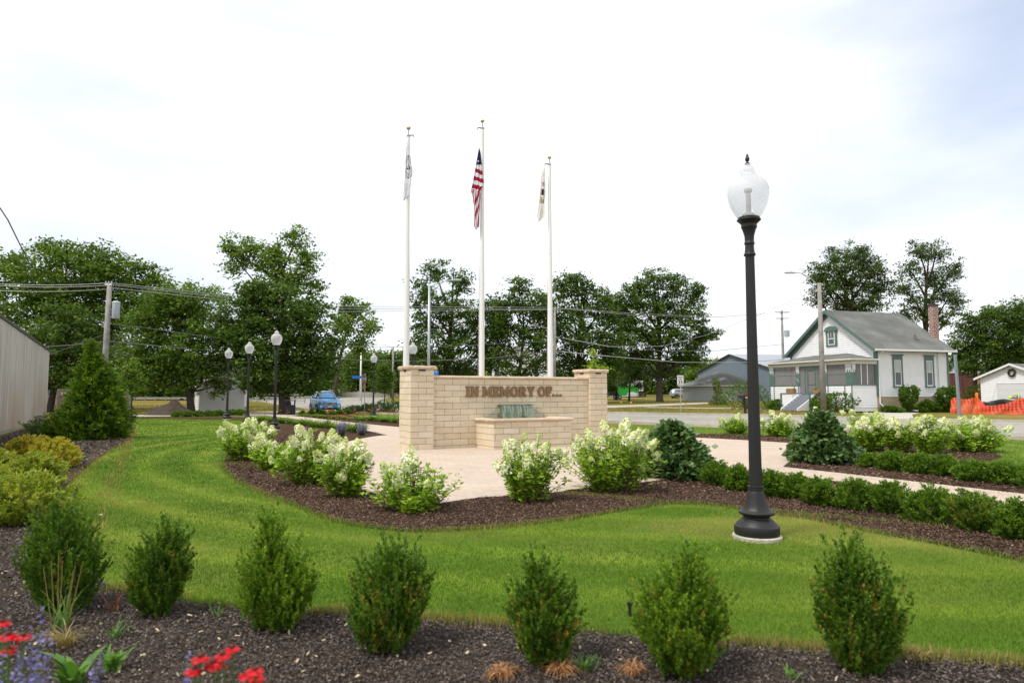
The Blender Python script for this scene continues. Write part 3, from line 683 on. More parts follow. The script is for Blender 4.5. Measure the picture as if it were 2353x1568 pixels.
# hanging flags: folded cloth; (x,z) outlines measured in metres from the top corner
def flag(name, label, origin, rows, mats, pattern, folds=5, depth=.07, nu=56, group=None):
    """rows: (z, xl, xr) from top to bottom; cloth gathered in vertical folds between xl and xr"""
    zs = [r[0] for r in rows]; vs = []; nv = 110
    for j in range(nv+1):
        z = zs[0]+(zs[-1]-zs[0])*j/nv
        xl = np.interp(-z, [-q for q in zs], [r[1] for r in rows]); xr = np.interp(-z, [-q for q in zs], [r[2] for r in rows])
        for i in range(nu+1):
            u = i/nu; ph = folds*2*PI*u+.9*math.sin(z*2.1)
            x = xl+(xr-xl)*(u+.055*math.sin(ph*1.0+1)*math.sin(PI*u))
            vs.append((x, depth*min(1, (xr-xl)/.25)*(math.sin(ph)+.3*math.sin(ph*2.3+z*3)), z-.05*(1 if j == nv else 0)*math.sin(u*5)))
    fs = []; mi = []
    for j in range(nv):
        for i in range(nu):
            fs.append((j*(nu+1)+i, j*(nu+1)+i+1, (j+1)*(nu+1)+i+1, (j+1)*(nu+1)+i)); mi.append(pattern((i+.5)/nu, (j+.5)/nv))
    mb = MB(); mb.v = vs; mb.f = fs; mb.r = [.5]*len(fs); mb.mi = mi
    o = mb.build(name, mats, None, smooth=True, loc=origin)
    sol = o.modifiers.new('thickness', 'SOLIDIFY'); sol.thickness = .004
    return tag(o, label, 'flag', group)
cm = cloth('', [('white', (.86, .86, .90)), ('red', (.50, .02, .05)), ('navy', (.03, .035, .13)), ('brown', (.22, .15, .11)), ('ink', (.06, .035, .05)), ('yellow', (.65, .42, .10)), ('teal', (.42, .50, .47)), ('cream', (.86, .85, .80))])
for m_ in cm:
    nt = m_.node_tree; b = nt.nodes['Principled BSDF']; t = nt.nodes.new('ShaderNodeBsdfTranslucent'); mx = nt.nodes.new('ShaderNodeMixShader'); mx.inputs[0].default_value = .5
    nt.links.new(b.inputs['Base Color'].links[0].from_socket, t.inputs['Color']); nt.links.new(b.outputs[0], mx.inputs[1]); nt.links.new(t.outputs[0], mx.inputs[2]); nt.links.new(mx.outputs[0], nt.nodes['Material Output'].inputs['Surface'])
def pat_seal(u, v):
    # ring seal with dark bird, lettering flecks round it
    du = (u-.55)/.62; dv = (v-.46)/.20; d = math.hypot(du, dv)
    if .90 < d < .97 or .62 < d < .66: return 3
    if .66 <= d <= .90 and (math.sin(math.atan2(dv, du)*26) > .55) and .72 < d < .84: return 3
    if d < .62:
        if u > .50 and u < .78 and .42 < v < .50 and (u-.5)*.25+.42 < v+.03: return 4
        if u < .45 and .475 < v < .505: return 3
        if u < .22 and .415 < v < .43: return 4
        if math.sin(u*37+v*80) > .93: return 3
    return 0
def ppx(Y): return 1568/Y
o1 = Vector((-3.42, 21.88, 0)); s = 22/1568
def rows_px(Y, x0, lst):
    out = []
    for (py, xl, xr) in lst: out.append((P(x0, py, Y).z, P(xl, py, Y).x-P(x0, py, Y).x, P(xr, py, Y).x-P(x0, py, Y).x))
    return out
def place_flag(name, label, Y, x0, lst, pat, **k):
    rows = rows_px(Y, x0, lst); ztop = rows[0][0]; X = P(x0, lst[0][0], Y).x
    # keep the true lean of the picture out: offsets are relative to the vertical through the halyard
    rows = [(z-ztop, P(a[1], a[0], Y).x-X, P(a[2], a[0], Y).x-X) for (z, _, _), a in zip(rows, lst)]
    return flag(name, label, (X, Y, ztop), rows, cm, pat, **k)
place_flag('seal_flag', 'limp white flag with a brown ring seal, hanging on the left flagpole', 21.80, 938,
           [(321, 937, 938.5), (340, 933, 941), (370, 931.5, 943.5), (395, 931, 946.5), (415, 929, 944), (435, 927, 942), (448, 926, 941.5), (458, 925, 934)], pat_seal, folds=2.2, depth=.025)
def pat_us(u, v):
    if v < .21: return 2 if u < .72 and not (abs(((v*62) % 1)-.5) < .28 and abs(((u*5) % 1)-.5) < .22) else 2
    if v < .52:
        q = (v-.21)/.31*6.2+.75*(1-u)*(1 if u < .7 else .2)-.5
        return 0 if int(q) % 2 == 0 else 1
    q = (u*2.3+v*2.2+.3*math.sin(v*9)); return 1 if (q*1.55) % 1 < .52 else 0
def pat_us2(u, v):
    r = pat_us(u, v)
    if v < .21 and ((abs(u-.35) < .09 and .15 < v < .17) or (abs(u-.6) < .07 and .10 < v < .115) or (abs(u-.2) < .07 and .18 < v < .19)): return 0
    return r
place_flag('national_flag', 'red and white striped flag with a blue starred corner, hanging limp on the middle pole', 23.03, 1101,
           [(341, 1100, 1101.5), (352, 1098, 1104), (383, 1092.5, 1107), (410, 1087.5, 1110), (428, 1084, 1112.5), (431, 1083, 1106), (440, 1081, 1104), (456, 1086, 1103), (475, 1088, 1102.5), (505, 1088.5, 1101.5), (518, 1088, 1101), (524, 1091, 1099.5)], pat_us2, folds=2.4, depth=.03)
def pat_il(u, v):
    if .28 < v < .37 and .38 < u < .92 and math.hypot((u-.62)/.28, (v-.32)/.045) < 1: return 1 if math.sin(u*30+v*90) > -.2 else 0
    if .40 < v < .53 and .30 < u < .66: return 4 if (u-.3) < .36 and abs(v-.465) < .06 else 7
    if .43 < v < .58 and .66 <= u < .95 and math.sin(u*40+v*120) > .2: return 3
    if .55 < v < .66 and .22 < u < .50: return 5
    if .60 < v < .68 and .2 < u < .9: return 6
    return 7
place_flag('state_flag', 'pale cream flag with a dark bird emblem, hanging on the right pole', 24.25, 1250,
           [(384, 1249.5, 1250.5), (400, 1244, 1252), (430, 1241.5, 1252.5), (455, 1239, 1252), (480, 1236, 1251), (497, 1233, 1250.5), (507, 1236, 1242)], pat_il, folds=1.7, depth=.02)

# ------------------------------------------------------------ acorn lamp posts
m_iron = plain('black_iron', (.017, .0155, .017), .5, .0, .15, 8, .05, .35)
m, nt, b = new_mat('lamp_globe'); b.inputs['Base Color'].default_value = (.92, .92, .93, 1); b.inputs['Roughness'].default_value = .22
tl = nt.nodes.new('ShaderNodeBsdfTranslucent'); tl.inputs['Color'].default_value = (.9, .9, .92, 1)
tp = nt.nodes.new('ShaderNodeBsdfTransparent'); tp.inputs['Color'].default_value = (.95, .955, .965, 1)
m1 = nt.nodes.new('ShaderNodeMixShader'); m1.inputs[0].default_value = .6; m2 = nt.nodes.new('ShaderNodeMixShader')
lw = nt.nodes.new('ShaderNodeLayerWeight'); lw.inputs[0].default_value = .35
nt.links.new(ramp(nt, lw.outputs['Facing'], [(0, (.38,)*3), (.75, (.60,)*3), (1, (.92,)*3)]), m2.inputs[0])
nt.links.new(b.outputs[0], m1.inputs[1]); nt.links.new(tl.outputs[0], m1.inputs[2]); nt.links.new(tp.outputs[0], m2.inputs[1]); nt.links.new(m1.outputs[0], m2.inputs[2])
nt.links.new(m2.outputs[0], nt.nodes['Material Output'].inputs['Surface']); m_globe = m
def sm(prof, k=4):
    out = []
    n = len(prof)
    for i in range(n-1):
        p0, p1, p2, p3 = prof[max(i-1, 0)], prof[i], prof[i+1], prof[min(i+2, n-1)]
        for j in range(k):
            t = j/k; out.append(tuple(.5*((2*p1[a])+(-p0[a]+p2[a])*t+(2*p0[a]-5*p1[a]+4*p2[a]-p3[a])*t*t+(-p0[a]+3*p1[a]-3*p2[a]+p3[a])*t**3) for a in (0, 1)))
    out.append(prof[-1]); return out
def make_lamp(label, hi=True):
    t = thing('lamp_post', label, 'lamp post', (0, 0, 0), 0, 'acorn globe lamp posts round the plaza')
    n = 40 if hi else 16; q = .00483
    mb = MB(); mb.lathe([(.262, -.05), (.262, .035), (.250, .045)], n); mb.build('concrete_pad', m_conc, t, auto=40)
    mb = MB()
    mb.lathe([(.232, .045), (.238, .055), (.240, .13), (.236, .143), (.225, .148), (.218, .155)]+sm([(.212, .165), (.185, .195), (.152, .222), (.142, .238), (.150, .256)])+[(.176, .262), (.188, .275), (.190, .290), (.178, .303), (.160, .308)], n)
    mb.lathe(sm([(.158, .306), (.132, .34), (.108, .41), (.088, .49), (.076, .525)])+[(.076, .527)], n, flute=10 if hi else 0, fl_amp=.02)
    mb.lathe([(.078, .525), (.084, .53), (.084, .545), (.078, .55), (.084, .555), (.084, .57), (.072, .575)], n); mb.build('base', m_iron, t, auto=35)
    mb = MB(); mb.lathe([(.066, .57), (.058, 1.6), (.048, 3.14)], 48 if hi else 12, flute=16 if hi else 0, fl_amp=.045); mb.build('shaft', m_iron, t, auto=50 if hi else 60)
    mb = MB(); mb.lathe([(.064, 3.135), (.066, 3.15), (.058, 3.16)]+sm([(.056, 3.165), (.050, 3.21), (.048, 3.26)])+[(.056, 3.265), (.058, 3.28), (.052, 3.29)]+sm([(.050, 3.30), (.054, 3.36), (.070, 3.42), (.084, 3.455)])+[(.088, 3.46), (.086, 3.475), (.086, 3.495), (.110, 3.52), (.132, 3.54), (.130, 3.55), (.118, 3.556), (.118, 3.572), (.10, 3.575)], n)
    mb.build('globe_fitter', m_iron, t, auto=35)
    mb = MB(); mb.lathe(sm([(.116, 3.568), (.160, 3.63), (.205, 3.73), (.226, 3.83), (.222, 3.91), (.186, 3.985), (.112, 4.045), (.080, 4.075)])+sm([(.078, 4.09), (.090, 4.10), (.092, 4.115), (.072, 4.13), (.055, 4.16), (.034, 4.19)]), n*2 if hi else 24, flute=32 if hi else 0, fl_amp=.0025, cap=False)
    mb.build('globe', m_globe, t, smooth=True)
    mb = MB(); mb.lathe([(.07, 3.575), (.075, 3.60), (.05, 3.625), (.03, 3.63)], 16); mb.lathe([(.028, 3.63), (.028, 3.86), (.045, 3.87), (.045, 3.90), (.02, 3.91)], 12); mb.build('lamp_core', plain('lamp_core', (.42, .41, .40), .4, .3), t, auto=40)
    mb = MB(); mb.lathe([(.034, 4.19), (.032, 4.195), (.012, 4.215)]+sm([(.012, 4.22), (.022, 4.235), (.024, 4.255), (.014, 4.285), (.010, 4.305), (.0, 4.31)]), 14); mb.build('finial', m_iron, t, smooth=True)
    return t
lamp = make_lamp('large near black lamp post on a concrete pad in the front lawn', True)
lamp.location = G(1739, 1236)
lo = make_lamp('black lamp post of the left row standing in the open lawn, leftmost', False); lo.location = G(521, 963)
dup(lo, G(568, 972), label='second lamp post of the left row, behind the white hydrangeas')
dup(lo, G(630, 988), label='tallest looking lamp post of the left row, nearest the plaza')
l4 = dup(lo, G(857, 955), label='lamp post beyond the daylily bed, right of the blue car')
dup(lo, Vector(((948-1176)/1568*35.5, 35.5, 0)), label='lamp post half hidden behind the left pillar of the wall')
lf = dup(lo, P(2213, 905, 112), label='far dark lamp post in front of the brick building at right'); lf.location.z = gz(112); lf.scale = (1.15,)*3
# ------------------------------------------------------------ shrubs
m_box = leafmat('boxwood_leaf', [(.030, .080, .010), (.062, .135, .012), (.125, .215, .018), (.27, .37, .035)], .3)
m_box_y = leafmat('boxwood_yellowing', [(.05, .10, .012), (.14, .18, .02), (.36, .27, .05), (.40, .20, .05)], .3)
m_box_b = leafmat('boxwood_bright', [(.05, .11, .010), (.10, .19, .014), (.19, .30, .02), (.36, .46, .04)], .35)
m_yew = leafmat('yew_leaf', [(.040, .10, .010), (.08, .165, .013), (.15, .25, .02), (.25, .35, .035)], .3)
m_twig = plain('twig', (.12, .075, .045), .85, var=.3, sc=20)
def interp_prof(prof, t): return np.interp(t, [p[0] for p in prof], [p[1] for p in prof])
def sprig_shrub(name, label, cat, base, w, h, prof, nspr, nleaf, L, W, mat, group, up=.9, seed=0, spike=.08, ymat=None, yfrac=.0, slen=.14):
    """shrub of many short leafy sprigs on a lumpy envelope; prof: (height fraction, radius fraction)"""
    global rng
    rng = np.random.default_rng(seed+100)
    t = thing(name, label, cat, base, 0, group)
    hh = rng.random(nspr*3); keep = rng.random(nspr*3) < np.maximum(interp_prof(prof, hh), .12); hh = hh[keep][:nspr]; n = len(hh)
    a = rng.uniform(0, 2*PI, n)
    lump = 1+.09*np.sin(a*2+hh*4+seed)+.12*np.sin(a*4-hh*9+2*seed)+.10*np.sin(a*7+hh*19+3*seed)+.045*rng.normal(size=n)
    R = interp_prof(prof, hh)*w/2*lump*(1-rng.random(n)**2.2*.55)
    tip = np.stack([np.cos(a)*R+w*.07*np.sin(hh*4+seed), np.sin(a)*R, hh*h*(1+.05*np.sin(a*2+seed))+rng.normal(size=n)*h*.02], 1)
    D = np.stack([np.cos(a)*(1-up*.6), np.sin(a)*(1-up*.6), up+0*a], 1)+rng.normal(size=(n, 3))*.22; D = unit(D)
    sl = slen*rng.uniform(.6, 1.35, n)
    tip += D*(rng.random(n)**4*spike)[:, None]
    k = np.repeat(np.arange(n), nleaf); f = rng.random(len(k)); spread = .25+.2*rng.random(len(k))
    ax = D[k]; rd = rdir(len(k)); rd = unit(rd-ax*(rd*ax).sum(1, keepdims=True))
    B = tip[k]-ax*(sl[k]*(1-f))[:, None]*.9
    LD = unit(ax*.75+rd*(.85-.35*f)[:, None]); LL = L*rng.uniform(.65, 1.3, len(k))
    V = leafquads(B, LD, LL, LL*W/L, fold=.08)
    cl = (.55*rng.random(n)+.45*(.5+.5*np.sin(a*3+hh*8+seed)))[k]; r = np.clip(.14+.42*cl+.38*f*rng.random(len(k))+.10*rng.normal(size=len(k)), 0, 1)
    if ymat is not None:
        ys = (rng.random(n) < yfrac)*(tip[:, 2] < h*.8)
        mi = (ys[k] & (rng.random(len(k)) < .8)).astype(int)
        npmesh('foliage', V, 4, [mat, ymat], t, rnd=r, mi=mi)
    else: npmesh('foliage', V, 4, mat, t, rnd=r)
    mb = MB(); mb.tube([(0, 0, -.02), (0, 0, h*.3)], [w*.035, w*.02], 6)
    for j in range(14):
        q = tip[rng.integers(n)]*.8; mb.tube([(rng.normal()*.01, rng.normal()*.01, 0), (q[0]*.35, q[1]*.35, q[2]*.45), tuple(q)], [w*.016, w*.010, w*.004], 4)
    mb.build('stems', m_twig, t); return t
ovoid = [(0, .12), (.1, .46), (.25, .86), (.45, 1.), (.62, .93), (.78, .72), (.9, .44), (1, .10)]
conical = [(0, .18), (.12, .60), (.3, .98), (.45, 1.), (.56, .80), (.64, .50), (.72, .34), (.85, .30), (.94, .22), (1, .06)]
topknot = [(0, .14), (.12, .5), (.3, .9), (.5, 1.), (.62, .84), (.70, .50), (.78, .36), (.90, .30), (1, .08)]
multi = [(0, .25), (.1, .55), (.3, .9), (.5, 1.), (.66, .92), (.8, .62), (.9, .42), (1, .2)]
BOX = [ # px x, base y, top y, width, profile, label
 (137, 1404, 1165, 188, multi, 'leftmost foreground boxwood, broad, with dry stalks sticking up in front', .02),
 (366, 1415, 1215, 150, ovoid, 'small oval foreground boxwood, second from the left', .04),
 (624, 1446, 1190, 172, conical, 'bright green pointed boxwood, third from the left in the foreground', .05),
 (898, 1494, 1262, 190, ovoid, 'middle foreground boxwood with a rounded top and yellowing lower leaves', .16),
 (1242, 1530, 1292, 164, topknot, 'foreground boxwood with a narrow topknot below the fountain wall', .14),
 (1576, 1550, 1262, 212, topknot, 'loose pointed foreground boxwood left of the black lamp base', .05),
 (1968, 1545, 1255, 204, multi, 'rightmost foreground boxwood with orange dead tips on its side', .12)]
for i, (px, by, ty, w, prof, lab, yf) in enumerate(BOX):
    b = G(px, by); Y = b.y; h = P(px, ty, Y).z; W = w/1568*Y*(.80, .70, .84, .86, .80, .92, .76)[i]
    sprig_shrub('boxwood', lab, 'shrub', b, W, h, prof, 1250, 30, .019, .010, m_box_b if i in (2, 5) else m_box, 'row of boxwoods in the foreground mulch', .95, i*3+1, .17, m_box_y, yf, .11)
low = [(0, .55), (.15, .88), (.4, 1.), (.65, .95), (.85, .72), (1, .25)]
def D7(x, y): return ((1750+x/2.768)*.9046, (1050+y/2.768)*.9046)
HF = [(210, 520, 225, 352), (350, 560, 185, 378), (590, 606, 190, 415), (735, 617, 230, 435), (925, 668, 240, 470), (1165, 697, 285, 482), (1435, 730, 285, 498), (1690, 790, 340, 540), (2010, 850, 330, 575), (2300, 905, 290, 640), (2620, 990, 330, 690)]
HL = ['first bright low yew of the front hedge, beside the dark green viburnum', 'low yew just left of the black lamp post', 'low yew just right of the black lamp post', 'low yew of the front hedge two to the right of the lamp post',
      'rounded yew with reddish tips, fourth right of the lamp', 'wide low yew near the middle of the front hedge', 'full green yew of the front hedge, right of its middle', 'largest spreading yew towards the right end of the front hedge',
      'yew with browned bronze tips near the right end of the front hedge', 'yew at the right edge of the picture, across a gap in the hedge', 'yew beyond the right edge of the front hedge']
for i, (x, by, w, ty) in enumerate(HF):
    px, pb = D7(x, by); _, pt = D7(x, ty); b = G(px, pb-4); Wm = w/2.768*.9046/1568*b.y*1.04; b.y += Wm*.28; b.x *= 1+Wm*.28/b.y; h = P(px, pt, b.y).z*1.12; Wm *= .95
    sprig_shrub('yew_shrub', HL[i], 'shrub', b, Wm, h, low, 420, 24, .040, .012, m_yew, 'clipped hedge of low yews along the right path', .55, 40+i*3, .05, m_box_y if i in (8, 4) else None, .25 if i == 8 else .08, .12)
HB = [(1290, 395, 190, 285), (1440, 420, 205, 280), (1610, 438, 210, 290), (1800, 455, 230, 305), (1995, 492, 235, 340), (2235, 518, 270, 348), (2480, 560, 270, 380)]
HL = ['leftmost low yew of the back hedge beside the dark viburnum', 'second low yew of the back hedge in front of white hydrangeas', 'third dark yew of the back hedge', 'middle yew of the back hedge right of the hydrangea clump', 'low yew of the back hedge near the small lawn corner', 'rightmost visible yew of the back hedge at the picture edge', 'back hedge yew beyond the picture edge']
for i, (x, by, w, ty) in enumerate(HB):
    px, pb = D7(x, by); _, pt = D7(x, ty); b = G(px, pb-4); Wm = w/2.768*.9046/1568*b.y*1.04; b.y += Wm*.28; b.x *= 1+Wm*.28/b.y; h = P(px, pt, b.y).z*1.12; Wm *= .95
    sprig_shrub('yew_shrub', HL[i], 'shrub', b, Wm, h, low, 320, 22, .050, .017, m_yew, 'back hedge of low yews beyond the right path', .5, 80+i*3, .05, None, 0, .13)

# hydrangeas
m_hyd = leafmat('hydrangea_leaf', [(.085, .18, .012), (.16, .29, .018), (.26, .40, .028), (.42, .56, .06)], .35)
m_hyd_fl = leafmat('hydrangea_flower', [(.52, .62, .18), (.70, .74, .36), (.82, .83, .55), (.88, .87, .72)], .3, .8, (1.05, 1.05, .9))
m_stem = plain('woody_stem', (.16, .10, .06), .8, var=.25, sc=15)
def hydrangea(label, base, w, h, nst, nfl, seed, group, lean=None, leafm=None, fl=.15, lL=.075, dens=1.0):
    global rng
    rng = np.random.default_rng(seed)
    t = thing('hydrangea', label, 'shrub', base, 0, group)
    mb = MB(); LB = []; LDs = []; tips = []; LR = []
    for s in range(nst):
        a = rng.uniform(0, 2*PI); rr = math.sqrt(rng.uniform(.02, 1)); out = w/2*rr*(1.06+.16*rng.normal()+.12*math.sin(a*4+seed*1.7))
        hz = (h*rng.uniform(.68, 1.0)*(1-.45*rr**2.2*(rng.random()*.9+.4)) if rng.random() < .68 else h*rng.uniform(.25, .75))*(1+.10*math.sin(a*3+seed))
        top = np.array([math.cos(a)*out, math.sin(a)*out*.9, hz])
        if lean is not None: top[0] += lean*hz/h
        b0 = np.array([math.cos(a)*.20*w*rr, math.sin(a)*.20*w*rr, 0]); mid = b0*.4+top*.6; mid[2] *= .95; mid[:2] *= .92
        pts = [b0+(mid-b0)*u for u in (0, .35, .7)]+[mid, (mid+top)/2+rng.normal(size=3)*.01, top]
        mb.tube([tuple(p) for p in pts], list(np.linspace(.0085, .003, 6)), 4)
        tips.append((top, unit((top-mid)+np.array([0, 0, .12])), rr))
        nlf = int(rng.integers(34, 50)*dens)
        P_ = np.array(pts); u = rng.uniform(.05, 1.0, nlf)**.80; seg = u*5; i0 = np.minimum(seg.astype(int), 4); fr = (seg-i0)[:, None]
        pos = P_[i0]*(1-fr)+P_[i0+1]*fr+rng.normal(size=(nlf, 3))*w*.035
        d = rdir(nlf); d[:, 2] = np.abs(d[:, 2])*.5-.12; LB.append(pos); LDs.append(unit(d)); LR.append(np.full(nlf, rng.random()))
    LB = np.concatenate(LB); LDs = np.concatenate(LDs); LR = np.concatenate(LR); n = len(LB); LB[:, 2] = np.maximum(LB[:, 2], .02)
    roll = rng.normal(size=(n, 3))*.45+np.array([0, 0, 1.]); LL = lL*rng.uniform(.6, 1.35, n)
    V = leafquads(LB, LDs, LL, LL*.52, roll=np.cross(LDs, np.cross(roll, LDs))*1.0+rng.normal(size=(n, 3))*.15, fold=.08, mid=.45)
    npmesh('foliage', V, 4, leafm or m_hyd, t, rnd=.25+.3*LR+.35*rng.random(n))
    mb.build('stems', m_stem, t)
    # flower panicles
    tips.sort(key=lambda q: -(q[0][2]+.22*h*math.sin(math.atan2(q[0][1], q[0][0])*3+seed)+.12*h*rng.random())); sel = tips[:int(nfl*.75)]+[tips[i] for i in rng.permutation(np.arange(int(nfl*.75), len(tips)))[:max(0, nfl-int(nfl*.75))]]
    FB = []; FD = []; FR = []; FS = []
    for (p, d, rr) in sel:
        sz = fl*rng.uniform(.55, 1.25); m = 120; tt = rng.random(m)**.8; ang = rng.uniform(0, 2*PI, m)
        ax = unit(d+np.array([p[0], p[1], 0])/w*1.1*rng.random()+rng.normal(size=3)*.25); e1 = unit(np.cross(ax, [.3, .2, 1.])); e2 = np.cross(ax, e1); rad = sz*.52*(1-tt*.55)*np.sqrt(rng.uniform(.5, 1, m))
        c = p+ax*((tt-.25)*sz)[:, None]+e1*(np.cos(ang)*rad)[:, None]+e2*(np.sin(ang)*rad)[:, None]
        nrm = unit(e1*np.cos(ang)[:, None]+e2*np.sin(ang)[:, None]+ax*(tt*.8)[:, None]+rng.normal(size=(m, 3))*.35)
        tan = unit(np.cross(nrm, rdir(m))); s = sz*.235*rng.uniform(.7, 1.2, m)
        FB.append(c-tan*(s/2)[:, None]); FD.append(tan); FS.append(s); FR.append(np.clip(.22+.7*rng.random()+.10*rng.normal(size=m)-.4*(tt > .85), 0, 1))
        rolls = nrm
        FB[-1] = (FB[-1], rolls)
    B = np.concatenate([q[0] for q in FB]); Rl = np.concatenate([q[1] for q in FB]); Dd = np.concatenate(FD); Ss = np.concatenate(FS)
    V = leafquads(B, Dd, Ss, Ss*.95, roll=Rl); npmesh('flower_heads', V, 4, m_hyd_fl, t, rnd=np.concatenate(FR))
    return t
GRP = 'white flowering hydrangeas round the plaza'
HY = [ # x, base y, top y, width px, stems, flowers, label, lean
 (566, 1062, 966, 118, 60, 44, 'far left white hydrangea in front of the lamp post row', 0),
 (632, 1084, 1006, 108, 50, 26, 'low yellowish hydrangea in the left clump, second from its left end', 0),
 (716, 1118, 982, 150, 80, 60, 'tall hydrangea crowned with dense cream flowers in the left clump', 0),
 (790, 1148, 1016, 118, 58, 30, 'leafy hydrangea at the right end of the left clump, flowers on one side', 0),
 (950, 1182, 1040, 190, 48, 17, 'open airy hydrangea standing alone with few flowers, left of the plaza front', 0),
 (1208, 1158, 1002, 142, 66, 42, 'hydrangea with bare stems below, left of the pair before the fountain', .05),
 (1408, 1136, 974, 196, 110, 70, 'biggest white hydrangea before the right pillar of the wall', 0),
 (1692, 1000, 950, 66, 46, 34, 'small white hydrangea beyond the plaza, left of the lamp post', 0),
 (1793, 1006, 948, 86, 56, 36, 'small white hydrangea beyond the plaza, right of the lamp post', 0),
 (1888, 1010, 942, 84, 46, 24, 'yellow green hydrangea rising behind the dark viburnum at right', 0),
 (1998, 1040, 958, 92, 60, 40, 'left hydrangea of the clump above the back hedge', 0),
 (2068, 1042, 968, 76, 52, 30, 'second hydrangea of the clump above the back hedge', 0),
 (2132, 1046, 960, 82, 60, 32, 'third hydrangea of the clump above the back hedge', 0),
 (2236, 1042, 962, 138, 90, 52, 'broad white hydrangea at the right end by the lawn corner', 0),
 (1985, 990, 938, 90, 40, 22, 'pale hydrangea behind the clump, nearest the road', 0)]
for i, (px, by, ty, w, ns, nf, lab, ln) in enumerate(HY):
    b = G(px, by-3); W = w/1568*b.y; b.y += W*.2; b.x *= 1+W*.2/b.y; h = P(px, ty, b.y).z
    hydrangea(lab, b, W, h*.98, int(ns*1.2), int(nf*.70), 300+i, GRP, ln, None, .155 if b.y < 14 else .185, .08 if b.y < 14 else .095, 1.0)
# dark viburnums
m_vib = leafmat('viburnum_leaf', [(.036, .080, .022), (.068, .13, .034), (.115, .195, .055), (.21, .29, .11)], .15, .38, spec=.5)
def viburnum(label, base, w, h, seed, n=1500):
    global rng
    rng = np.random.default_rng(seed); t = thing('viburnum', label, 'shrub', base, 0, 'dark green viburnums flanking the right path')
    u = rng.random(n); r = interp_prof([(0, .80), (.13, 1.), (.35, .84), (.6, .56), (.8, .36), (1, .12)], u); a = rng.uniform(0, 2*PI, n)
    rr = r*w/2*(1-rng.random(n)**2.5*.6)*(1+.16*np.sin(a*3+u*9+seed)+.13*np.sin(a*6+u*17)+.15*np.clip(rng.normal(size=n), -2, 1.3))
    B = np.stack([np.cos(a)*rr, np.sin(a)*rr, u*h+.03], 1)
    k = np.repeat(np.arange(n), 6); m = len(k)
    D = np.stack([np.cos(a[k]), np.sin(a[k]), 0*a[k]+.05], 1)+rng.normal(size=(m, 3))*.65; D[:, 2] = D[:, 2]*.8+.05; D = unit(D)
    LL = .135*rng.uniform(.5, 1.25, m); roll = rng.normal(size=(m, 3))*.95+np.array([0, 0, 1.])
    V = leafquads(B[k]+rng.normal(size=(m, 3))*.05, D, LL, LL*.72, roll=np.cross(D, np.cross(roll, D)), fold=.06, mid=.5)
    npmesh('foliage', V, 4, m_vib, t, rnd=.2*rng.random(n)[k]+.65*rng.random(m)); mb = MB()
    for j in range(16):
        q = B[rng.integers(n)]; mb.tube([(0, 0, 0), (q[0]*.4, q[1]*.4, q[2]*.5), tuple(q)], [.012, .008, .003], 4)
    mb.build('stems', m_stem, t)
b = G(1558, 1100); b.y += .35; viburnum('dark grey green viburnum beside the biggest hydrangea, left end of the front hedge', b, 148/1568*b.y, P(1555, 984, b.y).z, 5)
b = G(1908, 1066); b.y += .4; viburnum('tall dark conical viburnum right of the lamp post, beyond the path', b, 124/1568*b.y, P(1905, 956, b.y).z, 6, 1500)
# golden spireas down the left bed
m_gold_l = leafmat('spirea_leaf', [(.14, .20, .015), (.32, .33, .03), (.56, .44, .06), (.66, .30, .08)], .35)
m_gold_g = leafmat('spirea_green', [(.10, .17, .016), (.20, .27, .025), (.37, .39, .06), (.56, .42, .12)], .35)
mound = [(0, .6), (.2, .95), (.45, 1.), (.7, .85), (.88, .55), (1, .2)]
SP = [(30, 1215, 1085, 200, m_gold_g, 'nearest yellow green spirea mound at the left picture edge'), (-75, 1190, 1060, 180, m_gold_g, 'yellow green spirea just outside the left edge'), (78, 1136, 1040, 130, m_gold_g, 'spirea mound tinged pink on top, second nearest on the left'),
      (-15, 1110, 1035, 120, m_gold_g, 'pale spirea mound cut by the left picture edge'), (118, 1082, 1006, 96, m_gold_l, 'orange gold spirea mound beside the big arborvitae'), (60, 1060, 1000, 90, m_gold_l, 'golden spirea mound behind the others below the metal wall')]
for i, (px, by, ty, w, mt, lab) in enumerate(SP):
    b = G(px, by-4); W = w/1568*b.y; b.y += W*.25; b.x *= 1+W*.25/b.y; h = P(px, ty, b.y).z
    sprig_shrub('spirea', lab, 'shrub', b, W*1.05, h, mound, 620, 20, .055, .02, mt, 'golden spirea mounds in the left bed', .5, 200+i*5, .08, None, 0, .18)
b = G(118, 1006); sprig_shrub('green_shrub', 'soft grey green shrub between the metal wall and the arborvitae', 'shrub', b, 1.5, .85, mound, 300, 16, .08, .022, leafmat('grey_green', [(.06, .11, .03), (.10, .17, .045), (.16, .22, .07)], .3), None, .5, 260, .08, None, 0, .2)
# big arborvitae
m_arb = leafmat('arborvitae_spray', [(.030, .075, .006), (.07, .145, .009), (.145, .235, .014), (.25, .34, .025)], .3)
b = G(216, 1012); b.y += .9; b.x = (213-1176)/1568*b.y
sprig_shrub('arborvitae', 'tall broad conical arborvitae with feathery green sprays at left', 'conifer', b, 146/1568*b.y, P(210, 790, b.y).z, [(0, .86), (.1, 1.), (.3, .86), (.5, .65), (.7, .42), (.85, .22), (.95, .10), (1, .03)], 2300, 16, .13, .036, m_arb, None, .35, 270, .18, None, 0, .36)

